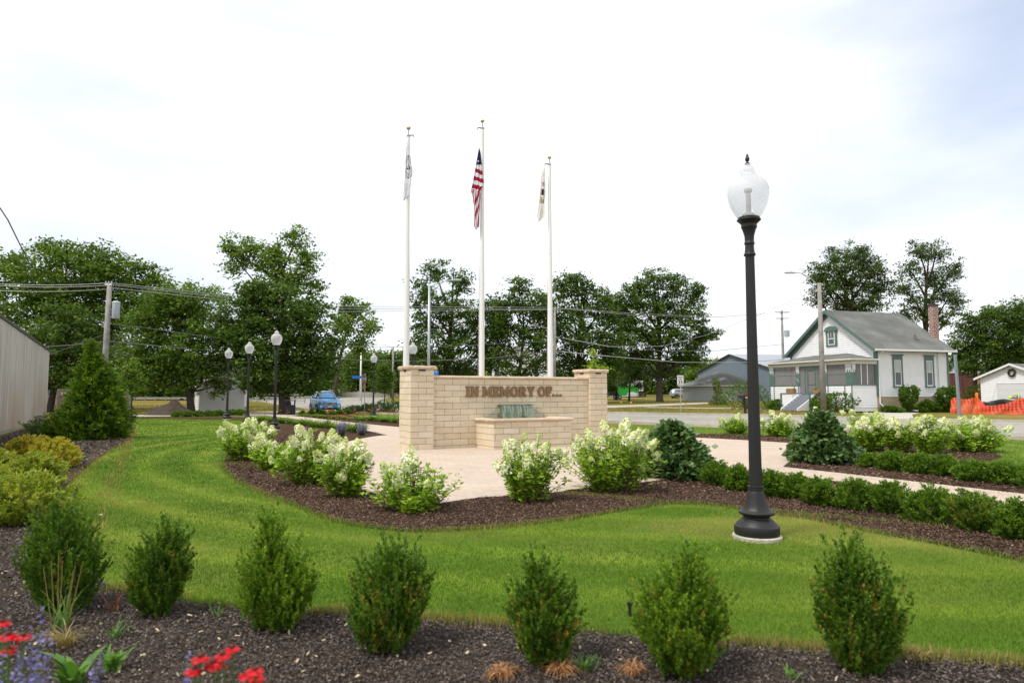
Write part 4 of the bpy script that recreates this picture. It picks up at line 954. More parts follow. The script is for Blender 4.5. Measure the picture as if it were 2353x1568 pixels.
# ------------------------------------------------------------ small beds: round shrubs, daylilies, catmint
rnd_ball = [(0, .6), (.2, .9), (.5, 1.), (.8, .78), (1, .2)]
def small_round(px, by, w, hpx, label, grp, seed, mt):
    b = G(px, by); W = w/1568*b.y; h = hpx/1568*b.y
    return sprig_shrub('round_shrub', label, 'shrub', b, W, h, rnd_ball, 130, 12, .085, .04, mt, grp, .4, seed, .02, None, 0, .12)
m_rnd = leafmat('round_leaf', [(.055, .12, .012), (.10, .19, .016), (.17, .27, .028)], .35)
L7 = [(140, 655, 130, 85), (310, 640, 130, 80), (530, 642, 142, 92), (720, 645, 142, 98), (890, 648, 148, 100), (1050, 635, 145, 95), (1235, 608, 148, 75)]
lb = ['leftmost round shrub before the blue car, near the trash bin', 'round shrub below the front wheel of the blue car', 'round shrub before the left headlight of the blue car', 'round shrub before the grille of the blue car',
      'round shrub below the number plate of the blue car', 'round shrub at the right corner of the blue car', 'round shrub by the stop sign post']
for i, (x, y, w, h) in enumerate(L7): small_round((750+x/7.843)*.9046, (970+y/7.843)*.9046, w/7.843*.9046, h/7.843*.9046, lb[i], 'round shrubs edging the walk by the blue car', 400+i, m_rnd)
lb = ['first small round shrub right of the dirt pile', 'second small round shrub in the row before the white shed', 'third small round shrub below the left side of the shed', 'fourth small round shrub below the middle of the shed', 'fifth small round shrub left of the leftmost lamp post', 'small round shrub just right of the leftmost lamp post', 'small round shrub between the first two lamp posts']
for i, (x, y) in enumerate(((1260, 1452), (1335, 1450), (1410, 1448), (1485, 1446), (1555, 1444), (1642, 1440), (1705, 1440))): small_round(x/2.8*.9046, (540+y/2.8)*.9046, 24, 13.5, lb[i], 'round shrubs along the walk before the shed', 420+i, m_rnd)
m_lily = leafmat('daylily_leaf', [(.06, .15, .012), (.11, .22, .018), (.19, .31, .03)], .4)
m_orange = leafmat('orange_petal', [(.55, .06, .03), (.72, .12, .05), (.75, .22, .06)], .3)
def strap_leaf(B, a, L, Wd, droop, nseg=4):
    out = []
    n = len(B); h = np.zeros((n, 3)); p = B.copy(); el = np.full(n, 1.35)-rng.uniform(0, .35, n)
    sd = np.stack([-np.sin(a), np.cos(a), 0*a], 1)
    for s in range(nseg):
        d = np.stack([np.cos(a)*np.cos(el), np.sin(a)*np.cos(el), np.sin(el)], 1); q = p+d*(L/nseg)[:, None]
        w0 = Wd*(1-(s/nseg)**2); w1 = Wd*(1-((s+1)/nseg)**2)+.001
        out.append(np.stack([p-sd*w0/2, p+sd*w0/2, q+sd*w1/2, q-sd*w1/2], 1)); p = q; el = el-droop/nseg*rng.uniform(.7, 1.3, n)
    return np.concatenate(out).reshape(-1, 3)
def daylily(seed, nfl, mt=None, fm=None, nleaf=70, L=.5, w=.025):
    global rng
    rng = np.random.default_rng(seed); t = thing('daylily', 'x', 'flower', (0, 0, 0))
    a = rng.uniform(0, 2*PI, nleaf); B = np.stack([np.cos(a)*.06*rng.random(nleaf), np.sin(a)*.06*rng.random(nleaf), 0*a], 1)*2
    npmesh('leaves', strap_leaf(B, a, L*rng.uniform(.6, 1.2, nleaf), w, 1.9), 4, mt or m_lily, t)
    if nfl:
        mb = MB(); FB = []
        for k in range(nfl):
            b = rng.uniform(0, 2*PI); e = np.array([math.cos(b)*.2*rng.random(), math.sin(b)*.2*rng.random(), L*rng.uniform(.95, 1.3)])
            mb.tube([(0, 0, 0), tuple(e)], [.006, .004], 4)
            for j in range(6):
                w_ = j*PI/3; FB.append((e, [math.cos(w_), math.sin(w_), .45]))
        mb.build('stalks', m_lily, t); B = np.array([q[0] for q in FB]); D = unit(np.array([q[1] for q in FB]))
        npmesh('blooms', leafquads(B, D, .07, .04, roll=np.tile([0, 0, 1.], (len(B), 1))), 4, fm or m_orange, t)
    return t
protos = [daylily(500, 0, nleaf=120), daylily(501, 3, nleaf=120), daylily(502, 6, nleaf=120), daylily(503, 1, nleaf=120)]
def lily_row(specs, group, labf):
    for i, (px, by, k, sc) in enumerate(specs):
        src = protos[k]; loc = G(px, by); loc.x += random.uniform(-.1, .1)
        o = src if src.get('used') is None else dup(src, loc, random.uniform(0, 6), sc)
        if o is src: o.location = loc; o.scale = (sc,)*3; src['used'] = 1
        o['label'] = labf(i, len(specs)); o['group'] = group; o['category'] = 'flower'
n1 = 17; far = [(690+i*14.6, 957+i*.95+random.uniform(-.5, .5), (0, 0, 3, 0)[i % 4] if i < 11 else (2, 1, 2)[i % 3], (.7 if i < 11 else .95)+.25*random.random()) for i in range(n1)]
names = ['at the trash bin end', 'next to the trash bin end', 'third from the trash bin', 'fourth from the trash bin', 'fifth from the trash bin', 'sixth from the trash bin', 'seventh from the trash bin', 'eighth from the trash bin', 'in the middle', 'just past the middle', 'left of the lone lamp post', 'just before the lone lamp post', 'below the lone lamp post', 'just right of the lone lamp post', 'third from the wall pillar', 'second from the wall pillar', 'touching the wall pillar in view']
lily_row(far, 'daylilies in the far bed above the left path', lambda i, n: 'daylily clump in the bed above the path, %s' % names[i])
n2 = 15; near = [(592+i*17.5, 966+i*2.0+random.uniform(-.7, .7), (0, 1, 0, 3, 1)[i % 5] if i < 9 else (1, 2)[i % 2], 1.0+.35*random.random()) for i in range(n2)]
names2 = ['between the second and third lamp posts', 'left of the third lamp post', 'behind the third lamp post', 'right of the third lamp post', 'fifth from the left', 'sixth from the left', 'seventh from the left', 'in its middle', 'past its middle', 'sixth from its right end', 'fifth from its right end', 'left of the purple catmint', 'between the two catmints', 'right of the second catmint', 'at the sharp tip of the bed']
lily_row(near, 'daylilies in the near bed below the left path', lambda i, n: 'daylily clump in the bed below the path, %s' % names2[i])
# green ornamental plants by the lone lamp and behind
m_dk = leafmat('perennial_leaf', [(.035, .085, .02), (.06, .13, .03), (.11, .18, .05)], .25)
for i, (px, by, w, hp, lab) in enumerate(((822, 948, 60, 16, 'low loose perennial clump left of the lone lamp post'), (874, 949, 56, 24, 'dark perennial clump right of the lone lamp post'), (905, 948, 50, 26, 'dark tall perennial clump against the wall pillar'), (846, 947, 30, 18, 'yellow flowering clump behind the lone lamp post'))):
    b = G(px, by); sprig_shrub('perennial_clump', lab, 'plant', b, w/1568*b.y, hp/1568*b.y, mound, 200, 12, .14, .035, m_dk if i != 3 else m_rnd, 'perennial clumps by the lone lamp post', .8, 430+i, .25, None, 0, .2)
# catmint / lavender clumps
m_cat = leafmat('catmint_leaf', [(.07, .12, .05), (.12, .17, .08), (.17, .22, .12)], .3)
m_purple = leafmat('purple_flower', [(.20, .18, .30), (.30, .27, .42), (.40, .37, .50)], .3, tcol=(1.1, 1., 1.2))
def spikes_plant(name, label, base, w, h, ns, seed, mf, ml, group=None, cat='flower', frac=.45, fs=.02, lo=.75):
    global rng
    rng = np.random.default_rng(seed); t = thing(name, label, cat, base, 0, group)
    a = rng.uniform(0, 2*PI, ns); r = np.sqrt(rng.random(ns))*w/2; top = np.stack([np.cos(a)*r, np.sin(a)*r, h*rng.uniform(lo, 1.12, ns)*(1-.25*(r/(w/2))**2)], 1)
    bot = top*np.array([.3, .3, 0]); mb = MB()
    for p, q in zip(bot, top): mb.tube([tuple(p), tuple(q)], [w*.006, w*.004], 3, cap=False)
    mb.build('stalks', ml, t)
    k = np.repeat(np.arange(ns), 22); f = rng.uniform(1-frac, 1, len(k)); pos = bot[k]+(top[k]-bot[k])*f[:, None]; rd = rdir(len(k))
    npmesh('flower_spikes', leafquads(pos, rd, fs*rng.uniform(.7, 1.4, len(k)), fs*.7), 4, mf, t)
    k = np.repeat(np.arange(ns), 16); f = rng.uniform(.0, 1-frac*.8, len(k)); pos = bot[k]+(top[k]-bot[k])*f[:, None]; rd = rdir(len(k)); rd[:, 2] = abs(rd[:, 2])
    npmesh('leaves', leafquads(pos, rd, fs*2.2, fs*.8), 4, ml, t); return t
for px, by, ty, w, lab, sd in ((784, 1002, 968, 27, 'left purple catmint clump by the sharp end of the flower bed', 1), (831, 1001, 970, 27, 'right purple catmint clump by the sharp end of the flower bed', 2), (604, 1040, 1000, 46, 'grey violet catmint behind the left hydrangeas', 3), (700, 1010, 980, 20, 'thin violet stalks above the middle of the left hydrangea clump', 4)):
    b = G(px, by); spikes_plant('catmint', lab, b, w/1568*b.y, (by-ty)/1568*b.y, 75 if w > 20 else 24, 600+sd, m_purple, m_cat, 'purple catmint clumps near the flower bed', fs=.030, lo=.5)
# foreground flowers: red coneflowers, purple salvia, weeds
m_red = leafmat('red_petal', [(.40, .004, .008), (.58, .008, .012), (.70, .02, .03)], .25, .5, (1.1, .6, .5))
m_cone = plain('cone_centre', (.10, .02, .012), .8, var=.4, sc=80)
m_green = leafmat('fresh_leaf', [(.06, .15, .03), (.11, .22, .04), (.17, .30, .06)], .35)
def coneflower(label, head, ground, seed, r=.027):
    global rng
    rng = np.random.default_rng(seed); t = thing('coneflower', label, 'flower', ground, 0, 'red coneflowers along the bottom edge')
    hd = head-ground; mb = MB(); mb.tube([(0, 0, 0), tuple(hd*.5+Vector((.01, .0, 0))), tuple(hd)], [.004, .0035, .003], 5); mb.build('stalk', m_green, t)
    mb = MB(); mb.lathe([(.003, -.003), (.009, .0), (.010, .005), (.008, .010), (.0, .013)], 12, tuple(hd)); mb.build('cone', m_cone, t, smooth=True)
    n = 15; a = np.linspace(0, 2*PI, n, endpoint=False)+rng.normal(size=n)*.08
    D = np.stack([np.cos(a), np.sin(a), -.22+0*a+rng.normal(size=n)*.12], 1); B = np.tile(np.array(hd), (n, 1))+unit(D)*.010
    R0 = np.tile([0, 0, 1.], (n, 1)); V = []
    Du = unit(D); Sx = unit(np.cross(Du, R0))
    for (f0, w0, f1, w1, dz0, dz1) in ((0, .008, .5, .017, 0, 0), (.5, .017, .9, .014, 0, -.003), (.9, .014, 1., .004, -.003, -.005)):
        p = B+Du*r*f0+np.array([0, 0, dz0]); q = B+Du*r*f1+np.array([0, 0, dz1]); V.append(np.stack([p-Sx*w0/2, p+Sx*w0/2, q+Sx*w1/2, q-Sx*w1/2], 1))
    npmesh('petals', np.concatenate(V).reshape(-1, 3), 4, m_red, t)
    nl = 12; pos = np.array([hd*random.uniform(.1, .75) for _ in range(nl)]); d = rdir(nl); d[:, 2] = np.abs(d[:, 2])*.5
    npmesh('leaves', leafquads(pos, d, .09, .028, fold=.1), 4, m_green, t)
def dz(sx, sy): return (sx/2.941*.9046, (1200+sy/2.941)*.9046)
CF = [((1498, 1370), 'red coneflower, back left of the bottom cluster'), ((1660, 1352), 'red coneflower at the top of the bottom cluster'), ((1735, 1300), 'topmost red coneflower of the bottom cluster'), ((1590, 1412), 'red coneflower left of the middle pair in the bottom cluster'), ((1628, 1428), 'red coneflower right of the middle pair in the bottom cluster'), ((1450, 1460), 'lowest left red coneflower of the bottom cluster'),
      ((1850, 1500), 'red coneflower at the bottom edge, left of the right pair'), ((1915, 1525), 'red coneflower at the bottom edge, right of the right pair'), ((1905, 1465), 'pinkish red coneflower behind the right pair'),
      ((15, 1110), 'red coneflower at the upper left corner of the left cluster'), ((60, 1205), 'large red coneflower in the left cluster'), ((170, 1215), 'right red coneflower of the left cluster, beside purple spikes'), ((62, 1310), 'lowest red coneflower of the left cluster')]
for i, ((sx, sy), lab) in enumerate(CF):
    px, py = dz(sx, sy); Y = 2.30+.12*((i*7) % 5)/4+(.1 if i > 8 else 0); hd = P(px, py, Y); g = Vector((hd.x+random.uniform(-.05, .05), hd.y+random.uniform(0, .1), 0)); coneflower(lab, hd, g, 700+i, .020)
for i, (px, py, w, lab) in enumerate(((15, 1490, 60, 'blurred purple salvia at the lower left corner'), (75, 1470, 60, 'purple salvia spikes beside the left coneflowers'), (40, 1540, 80, 'purple salvia clump at the very bottom left'), (215, 1545, 60, 'purple salvia by the broad green leaves at the bottom'), (432, 1560, 46, 'small purple salvia left of the bottom coneflowers'), (88, 1440, 40, 'thin purple salvia stalks behind the left coneflowers'))):
    Y = 2.25+.1*(i % 3); top = P(px, py-32, Y); 
    spikes_plant('salvia', lab, Vector((top.x, top.y, 0)), w/1568*Y*1.6, top.z, 16 if w > 50 else 10, 740+i, leafmat('salvia_bloom', [(.13, .11, .36), (.24, .20, .52), (.38, .33, .62)], .3, tcol=(1.1, 1., 1.2)), m_green, 'purple salvia along the bottom left edge', frac=.45, fs=.014)
# weeds and broad leaves
def weed(label, px, py, n, L, Wd, seed, mt=m_green, cat='weed', droop=1.2, name='weed'):
    global rng
    rng = np.random.default_rng(seed); b = G(px, py); t = None; a = rng.uniform(0, 2*PI, n); B = np.zeros((n, 3))+rng.normal(size=(n, 3))*[.02, .02, 0]
    o = npmesh(name, strap_leaf(B, a, L*rng.uniform(.5, 1.2, n), Wd, droop), 4, mt); o.location = b; o.location.z += .01; return tag(o, label, cat)
b_ = G(137, 1440); mb = MB()
for k in range(7):
    x = -.12+.045*k+random.uniform(-.02, .02); mb.tube([(x*.4, 0, 0), (x, .0, random.uniform(.34, .50))], [.004, .0025], 4)
tag(mb.build('dry_stalks', m_blade_dry, loc=b_), 'tan dry stalks standing in front of the leftmost boxwood', 'dead stalks')
weed('broad leaved light green weed beside the bottom coneflowers', 250, 1545, 18, .17, .035, 801)
weed('pale green branching weed between the two leftmost boxwoods', 262, 1470, 22, .15, .012, 802)
weed('large broad green leaves at the bottom left edge', 165, 1580, 14, .26, .07, 803, cat='plant')
weed('small bright weed left of the rightmost boxwood', 1815, 1560, 16, .08, .012, 804)
weed('thin green weed tuft in front of the third boxwood', 500, 1420, 14, .12, .006, 805)
weed('fine green weeds right of the fifth boxwood', 1340, 1545, 40, .13, .008, 806)
weed('dry straw grass tuft in the mulch at the lower left', 150, 1490, 70, .24, .006, 807, m_blade_dry, 'dry grass', 1.8, 'grass_tuft')
weed('green grass tuft before the leftmost boxwood', 140, 1445, 24, .30, .007, 808, m_green, 'grass tuft', .9, 'grass_tuft')
weed('rust brown dead grass mat at the bottom, right of the middle', 1150, 1560, 160, .14, .006, 809, leafmat('rust_grass', [(.20, .08, .03), (.36, .17, .07), (.50, .28, .12)], .2), 'dry grass', 2.6, 'grass_tuft')
weed('orange brown dead grass by the fifth boxwood', 1290, 1552, 120, .16, .006, 810, MATS['rust_grass'], 'dry grass', 2.6, 'grass_tuft')
weed('scattered rust coloured dead grass left of the sixth boxwood', 1450, 1550, 90, .15, .006, 811, MATS['rust_grass'], 'dry grass', 2.6, 'grass_tuft')
weed('straw tuft at the lawn edge by the rightmost boxwood', 2110, 1520, 80, .12, .005, 812, m_blade_dry, 'dry grass', 1.8, 'grass_tuft')
weed('brown seed head stalk between the two leftmost boxwoods', 262, 1408, 12, .20, .014, 813, leafmat('rusty_head', [(.16, .06, .03), (.26, .10, .05)], .2), 'dead flower', .25, 'seed_stalk')
# little black light in the grass, white litter
mb = MB(); mb.lathe([(.012, 0), (.012, .07), (.02, .075), (.022, .10), (.0, .104)], 12); o = mb.build('ground_spike', MATS['black_plastic'], auto=40, loc=G(1447, 1414)); tag(o, 'small black sprinkler spike in the lawn left of the sixth boxwood', 'sprinkler')
def stone(label, px, py, s, mt):
    bm = bmesh.new(); bmesh.ops.create_icosphere(bm, subdivisions=2, radius=s)
    for v in bm.verts: v.co = Vector((v.co.x*1.3, v.co.y, v.co.z*.55))*(1+.2*math.sin(v.co.x*40/s*.05+v.co.y*9))
    me = bpy.data.meshes.new('stone'); bm.to_mesh(me); bm.free(); me.materials.append(mt); o = bpy.data.objects.new('stone', me); C.objects.link(o); o.location = G(px, py)+Vector((0, 0, s*.3)); tag(o, label, 'stone')
m_white_st = plain('white_stone', (.55, .53, .50), .8, var=.2)
stone('white stone at the lawn edge beside the spirea mounds', 112, 1135, .05, m_white_st)
stone('white scrap lying in the lawn behind the second boxwood', 231, 1183, .022, m_white_st)
stone('pale fragment on the mulch before the second boxwood', 403, 1445, .012, m_white_st)
# ------------------------------------------------------------ trees
m_bark = rndmat('bark', [(.055, .042, .033), (.085, .066, .052)], .95, 6, .8, .35, .05)
T_DARK = leafmat('tree_leaf_dark', [(.026, .056, .008), (.052, .100, .013), (.092, .155, .021), (.165, .24, .042)], .3)
T_MID = leafmat('tree_leaf_mid', [(.034, .075, .008), (.066, .125, .013), (.115, .185, .022), (.19, .27, .04)], .33)
T_LITE = leafmat('tree_leaf_light', [(.05, .10, .011), (.09, .16, .017), (.155, .235, .03), (.27, .34, .06)], .38)
T_FINE = leafmat('tree_leaf_fine', [(.030, .058, .014), (.052, .092, .020), (.086, .135, .030), (.135, .19, .05)], .3)
def tree(label, px, Y, blobs, mt, L=.26, dens=1., group=None, seed=0, trunk=.3, name='tree', lpc=34, cs=.62, trunk_px=None, droop=.0, dscale=1.0, cat='tree', gap=.0):
    global rng
    rng = np.random.default_rng(seed); random.seed(seed)
    X = (px-1176)/1568*Y; base = Vector((X, Y, gz(Y))); t = thing(name, label, cat, base, 0, group)
    cs = cs; VV = []; RR = []; cents = []
    for bi, (bx, by, rx, ry) in enumerate(blobs):
        dY = rng.uniform(-.35, .35)*rx/1568*Y*dscale
        c = P(bx, by, Y+dY); c = np.array(c)-np.array(base); r = np.array([rx/1568*Y, (rx+ry)/2/1568*Y*dscale, ry/1568*Y])
        area = 4*PI*((r[0]*r[1])**1.6/3+(r[0]*r[2])**1.6/3+(r[1]*r[2])**1.6/3)**(1/1.6)
        n = max(8, int(area/(cs*cs*5.2)*dens*3.9))
        d = rdir(n); rad = rng.random(n)**.42; rad = rad*(1+.10*rng.normal(size=n)); cc = c+d*r*rad[:, None]
        lump = .0
        cents.append((c, r, cc)); k = np.repeat(np.arange(n), lpc); m = len(k)
        csz = cs*rng.uniform(.55, 1.25, n)
        off = rng.normal(size=(m, 3))*np.array([1, 1, .5])*(csz[k]*.5)[:, None]
        pos = cc[k]+off
        D = rdir(m); D[:, 2] = D[:, 2]*.6-.25-droop; D = unit(D); LL = L*rng.uniform(.55, 1.3, m)
        roll = rng.normal(size=(m, 3))*.7+np.array([0, 0, 1.])
        VV.append(leafquads(pos, D, LL, LL*.55, roll=np.cross(D, np.cross(roll, D)), fold=.06, mid=.5))
        RR.append(np.clip(.08+.42*rng.random(n)[k]+.45*rng.random(m), 0, 1))
    V = np.concatenate(VV); zmin = .25; V[:, 2] = np.maximum(V[:, 2], zmin)
    npmesh('crown', V, 4, mt, t, rnd=np.concatenate(RR))
    mb = MB(); zc = min(c[2] for c, r, _ in cents); xm = 0
    top = max(c[2] for c, r, _ in cents); fork = max(1.6, min(zc*.9, top*.45))
    mid = np.mean([c for c, r, _ in cents], axis=0)
    fx = mid[0]*.25; fy = mid[1]*.2
    mb.tube([(0, 0, -.1), (0, 0, .25), (fx*.4, fy*.4, fork*.5), (fx, fy, fork)], [trunk*1.45, trunk*1.1, trunk*.95, trunk*.8], 12)
    lead = np.array([mid[0], mid[1], top]); mb.tube([(fx, fy, fork), tuple((np.array([fx, fy, fork])+lead)/2+rng.normal(size=3)*.3), tuple(lead)], [trunk*.75, trunk*.45, trunk*.12], 8)
    for c, r, cc in cents:
        s = np.array([fx, fy, fork])*rng.uniform(.85, 1.); s2 = s+(lead-s)*np.clip((c[2]-fork)/(top-fork+.01)-.35, 0, .6)
        m1 = s2*.45+c*.55; m1[2] -= .05*abs(c[0]-s2[0]); 
        if c[2] < fork: m1[2] = max(m1[2], c[2]*.5+fork*.5)
        k1 = trunk*.42; mb.tube([tuple(s2), tuple(m1+rng.normal(size=3)*.15), tuple(c)], [k1, k1*.6, k1*.3], 6)
        for j in rng.permutation(len(cc))[:min(len(cc), 16)]:
            q = cc[j]; st = m1*.4+c*.6 if rng.random() < .5 else c; md = (st+q)/2+rng.normal(size=3)*.12; md[2] -= .1
            mb.tube([tuple(st), tuple(md), tuple(q)], [k1*.28, k1*.17, k1*.05], 4, cap=False)
    mb.build('trunk', m_bark, t, smooth=True, ); return t
# left mass
TG = 'mature trees behind the park'
tree('large wide tree at the far left towering over the metal building', 130, 62, [(150, 640, 115, 85), (95, 700, 95, 75), (255, 640, 85, 60), (335, 655, 62, 60), (30, 610, 50, 42), (190, 730, 130, 80), (60, 790, 85, 60), (240, 600, 60, 40), (-40, 660, 60, 90), (310, 720, 80, 70), (140, 580, 60, 32), (40, 840, 60, 60)], T_MID, .34, .95, TG, 11, .42, cs=.85)
tree('dark understory tree behind the metal building and the arborvitae', 120, 55, [(140, 800, 90, 70), (70, 860, 60, 50), (210, 850, 90, 60), (150, 740, 60, 50), (170, 880, 60, 30)], T_DARK, .3, 1., TG, 12, .25, cs=.7)
tree('mid green tree with drooping boughs over the white shed', 443, 50, [(405, 720, 75, 55), (345, 770, 75, 75), (450, 790, 65, 75), (390, 850, 80, 50), (468, 852, 50, 36), (320, 850, 60, 60), (440, 690, 45, 32), (375, 690, 50, 40), (505, 884, 20, 26)], T_MID, .26, 1.05, TG, 13, .26, cs=.62)
tree('thin loose tree between the left tree and the dark one, feathery top', 465, 58, [(430, 670, 40, 34), (480, 680, 42, 40), (455, 730, 50, 45), (500, 720, 30, 40)], T_LITE, .28, .55, TG, 14, .16, cs=.7)
tree('big dark rounded tree behind the three lamp posts', 658, 50, [(640, 700, 95, 62), (570, 720, 65, 60), (710, 740, 65, 70), (600, 800, 95, 80), (695, 810, 66, 64), (535, 810, 42, 60), (630, 868, 88, 42), (745, 835, 34, 42), (712, 888, 24, 18), (590, 660, 45, 32), (520, 760, 34, 50), (580, 872, 32, 26), (765, 790, 24, 34)], T_DARK, .27, 1.1, TG, 15, .45, cs=.62)
tree('taller tree rising behind the big dark tree, open lopsided crown', 660, 68, [(570, 575, 55, 36), (620, 600, 50, 36), (545, 600, 32, 34), (680, 545, 34, 30), (700, 590, 32, 40), (690, 640, 38, 40), (650, 635, 50, 40), (720, 660, 26, 26), (640, 570, 26, 22), (530, 565, 26, 18)], T_LITE, .32, .75, TG, 16, .34, cs=.75)
tree('small bright tree to the right of the big dark tree', 768, 66, [(815, 710, 38, 26), (845, 745, 26, 34), (800, 750, 34, 34), (820, 790, 32, 26), (800, 690, 18, 14)], T_LITE, .30, .9, TG, 17, .2, cs=.65)
# behind the wall
tree('spiky topped dark tree behind the left flagpole', 1018, 88, [(1000, 622, 30, 28), (1060, 650, 34, 32), (975, 675, 34, 36), (1030, 710, 55, 38), (985, 750, 45, 36), (1070, 760, 55, 40), (1020, 800, 75, 36), (980, 840, 50, 34), (1100, 720, 40, 34), (1110, 800, 42, 36), (1060, 850, 60, 30), (1135, 735, 26, 26), (950, 800, 22, 40), (1140, 770, 34, 40), (1125, 830, 40, 34), (955, 700, 16, 18), (1010, 870, 50, 24)], T_DARK, .38, .78, TG, 21, .45, cs=.85)
tree('loose tree right behind the middle flagpole', 1190, 86, [(1195, 660, 34, 30), (1175, 700, 42, 36), (1230, 700, 36, 36), (1150, 750, 36, 34), (1205, 770, 55, 40), (1160, 820, 40, 30), (1230, 830, 45, 32), (1190, 860, 40, 24), (1255, 745, 24, 40), (1140, 700, 22, 24), (1250, 790, 34, 34), (1245, 720, 24, 30), (1150, 720, 26, 30)], T_DARK, .38, .75, TG, 22, .3, cs=.85)
tree('leafy tree behind the right flagpole', 1320, 90, [(1295, 655, 36, 28), (1345, 665, 38, 32), (1310, 710, 48, 40), (1375, 710, 34, 36), (1280, 760, 34, 36), (1340, 770, 60, 42), (1390, 790, 30, 36), (1300, 830, 60, 36), (1370, 850, 46, 34), (1400, 745, 24, 34), (1250, 690, 22, 26), (1325, 640, 24, 18), (1405, 830, 30, 44), (1330, 875, 60, 22), (1390, 690, 24, 28), (1265, 720, 26, 34), (1410, 790, 26, 40)], T_DARK, .38, .85, TG, 23, .42, cs=.85)
tree('big spreading walnut tree with a straight trunk, right of the wall', 1514, 97, [(1500, 645, 42, 30), (1550, 660, 42, 34), (1455, 680, 42, 34), (1600, 680, 22, 34), (1440, 725, 40, 36), (1510, 710, 60, 42), (1580, 725, 48, 36), (1620, 762, 36, 20), (1470, 770, 50, 36), (1540, 780, 60, 34), (1600, 785, 34, 24), (1480, 820, 46, 24), (1560, 822, 50, 20), (1430, 765, 26, 30), (1415, 720, 22, 30), (1590, 820, 40, 24), (1520, 855, 40, 16), (1450, 830, 40, 24), (1415, 690, 18, 24)], T_DARK, .36, .9, TG, 24, .48, cs=.8)
tree('round olive grey willow beside the green trailer', 1415, 110, [(1410, 868, 32, 26), (1440, 860, 28, 24), (1395, 885, 20, 20)], T_FINE, .3, 1., TG, 25, .2, cs=.7)
tree('small tree hanging over the green trailer', 1444, 101, [(1440, 850, 26, 20), (1462, 858, 24, 24), (1435, 878, 18, 14), (1470, 885, 14, 12)], T_FINE, .26, .85, TG, 26, .16, cs=.6)
# behind the house
tree('tall feathery elm left behind the white house', 1960, 82, [(1965, 590, 50, 34), (1925, 620, 38, 34), (1880, 630, 34, 30), (2005, 620, 38, 34), (1900, 660, 44, 28), (1960, 650, 50, 34), (2020, 660, 34, 28), (1880, 690, 30, 18), (1990, 700, 50, 30), (1935, 700, 44, 24), (1915, 585, 22, 18)], T_FINE, .27, 1.1, TG, 31, .42, cs=.72)
tree('tall feathery elm with open limbs behind the chimney', 2125, 86, [(2110, 575, 30, 26), (2150, 580, 36, 28), (2190, 620, 24, 34), (2090, 620, 30, 26), (2150, 640, 44, 32), (2080, 665, 34, 28), (2120, 700, 44, 30), (2180, 680, 34, 32), (2160, 730, 42, 26), (2200, 700, 18, 20), (2085, 720, 30, 24)], T_FINE, .27, .8, TG, 32, .40, cs=.72)
tree('dark leafy tree between the house and the right picture edge', 2235, 95, [(2240, 740, 42, 36), (2210, 790, 32, 40), (2265, 780, 38, 42), (2230, 830, 46, 34), (2290, 840, 30, 30), (2280, 720, 26, 22)], T_DARK, .34, .95, TG, 33, .3, cs=.75)
tree('very dark dense tree cut by the right picture edge', 2350, 92, [(2330, 720, 46, 34), (2370, 750, 60, 50), (2300, 770, 40, 44), (2345, 810, 55, 46), (2400, 800, 50, 60), (2290, 820, 26, 30)], T_DARK, .32, 1.2, TG, 34, .4, cs=.75)
# young trees
tree('slender young tree with a pale stem right of the arborvitae', 306, 34, [(304, 848, 14, 26), (306, 885, 24, 20), (294, 865, 12, 14), (316, 872, 13, 15)], T_LITE, .13, 1.1, 'young staked trees', 41, .035, 'young_tree', cs=.26, lpc=26)
tree('young rounded tree right of the stop sign', 884, 72, [(884, 850, 17, 18), (882, 880, 20, 22), (890, 866, 17, 18)], T_MID, .22, 1.2, 'young staked trees', 42, .06, 'young_tree', cs=.4, lpc=26)
b_y = 27.
tree('bright yellow green sapling peeping over the right pillar', 1367, b_y, [(1363, 808, 7, 12), (1366, 832, 10, 10), (1358, 842, 10, 7), (1380, 845, 12, 6), (1366, 856, 14, 7), (1370, 880, 16, 16)], leafmat('sapling_leaf', [(.13, .25, .015), (.20, .36, .025), (.34, .42, .05), (.45, .32, .08)], .5), .12, .9, 'young staked trees', 43, .02, 'young_tree', cs=.18, lpc=12)
tree('small light green sapling left of the middle flagpole base', 1128, 27.5, [(1112, 862, 5, 14), (1108, 884, 14, 10), (1118, 876, 8, 12)], MATS['sapling_leaf'], .11, .7, 'young staked trees', 44, .02, 'young_tree', cs=.18, lpc=12)
# backdrop trees, each its own
BG = [(790, 150, 845, 36, 42), (830, 140, 830, 34, 44), (865, 150, 838, 34, 44), (900, 130, 835, 30, 46), (945, 150, 830, 34, 44), (985, 160, 840, 36, 38), (1060, 150, 858, 40, 30), (1130, 140, 850, 34, 34), (1250, 150, 850, 40, 36), (1340, 150, 855, 36, 34), (1400, 140, 840, 30, 44), (1430, 150, 838, 32, 40), (1480, 150, 850, 34, 44), (1560, 150, 850, 40, 42),
      (1610, 140, 852, 36, 36), (1650, 160, 850, 36, 30), (1705, 165, 846, 40, 24), (1750, 160, 850, 30, 26), (520, 110, 850, 50, 50), (420, 110, 840, 60, 55), (310, 110, 840, 60, 60), (200, 110, 840, 60, 60), (620, 120, 850, 50, 46), (720, 130, 850, 46, 44), (1840, 150, 860, 50, 40), (2090, 130, 850, 60, 40), (2200, 130, 850, 40, 50), (2330, 130, 840, 60, 60), (2430, 130, 800, 60, 90), (100, 110, 830, 60, 70), (10, 110, 820, 60, 80)]
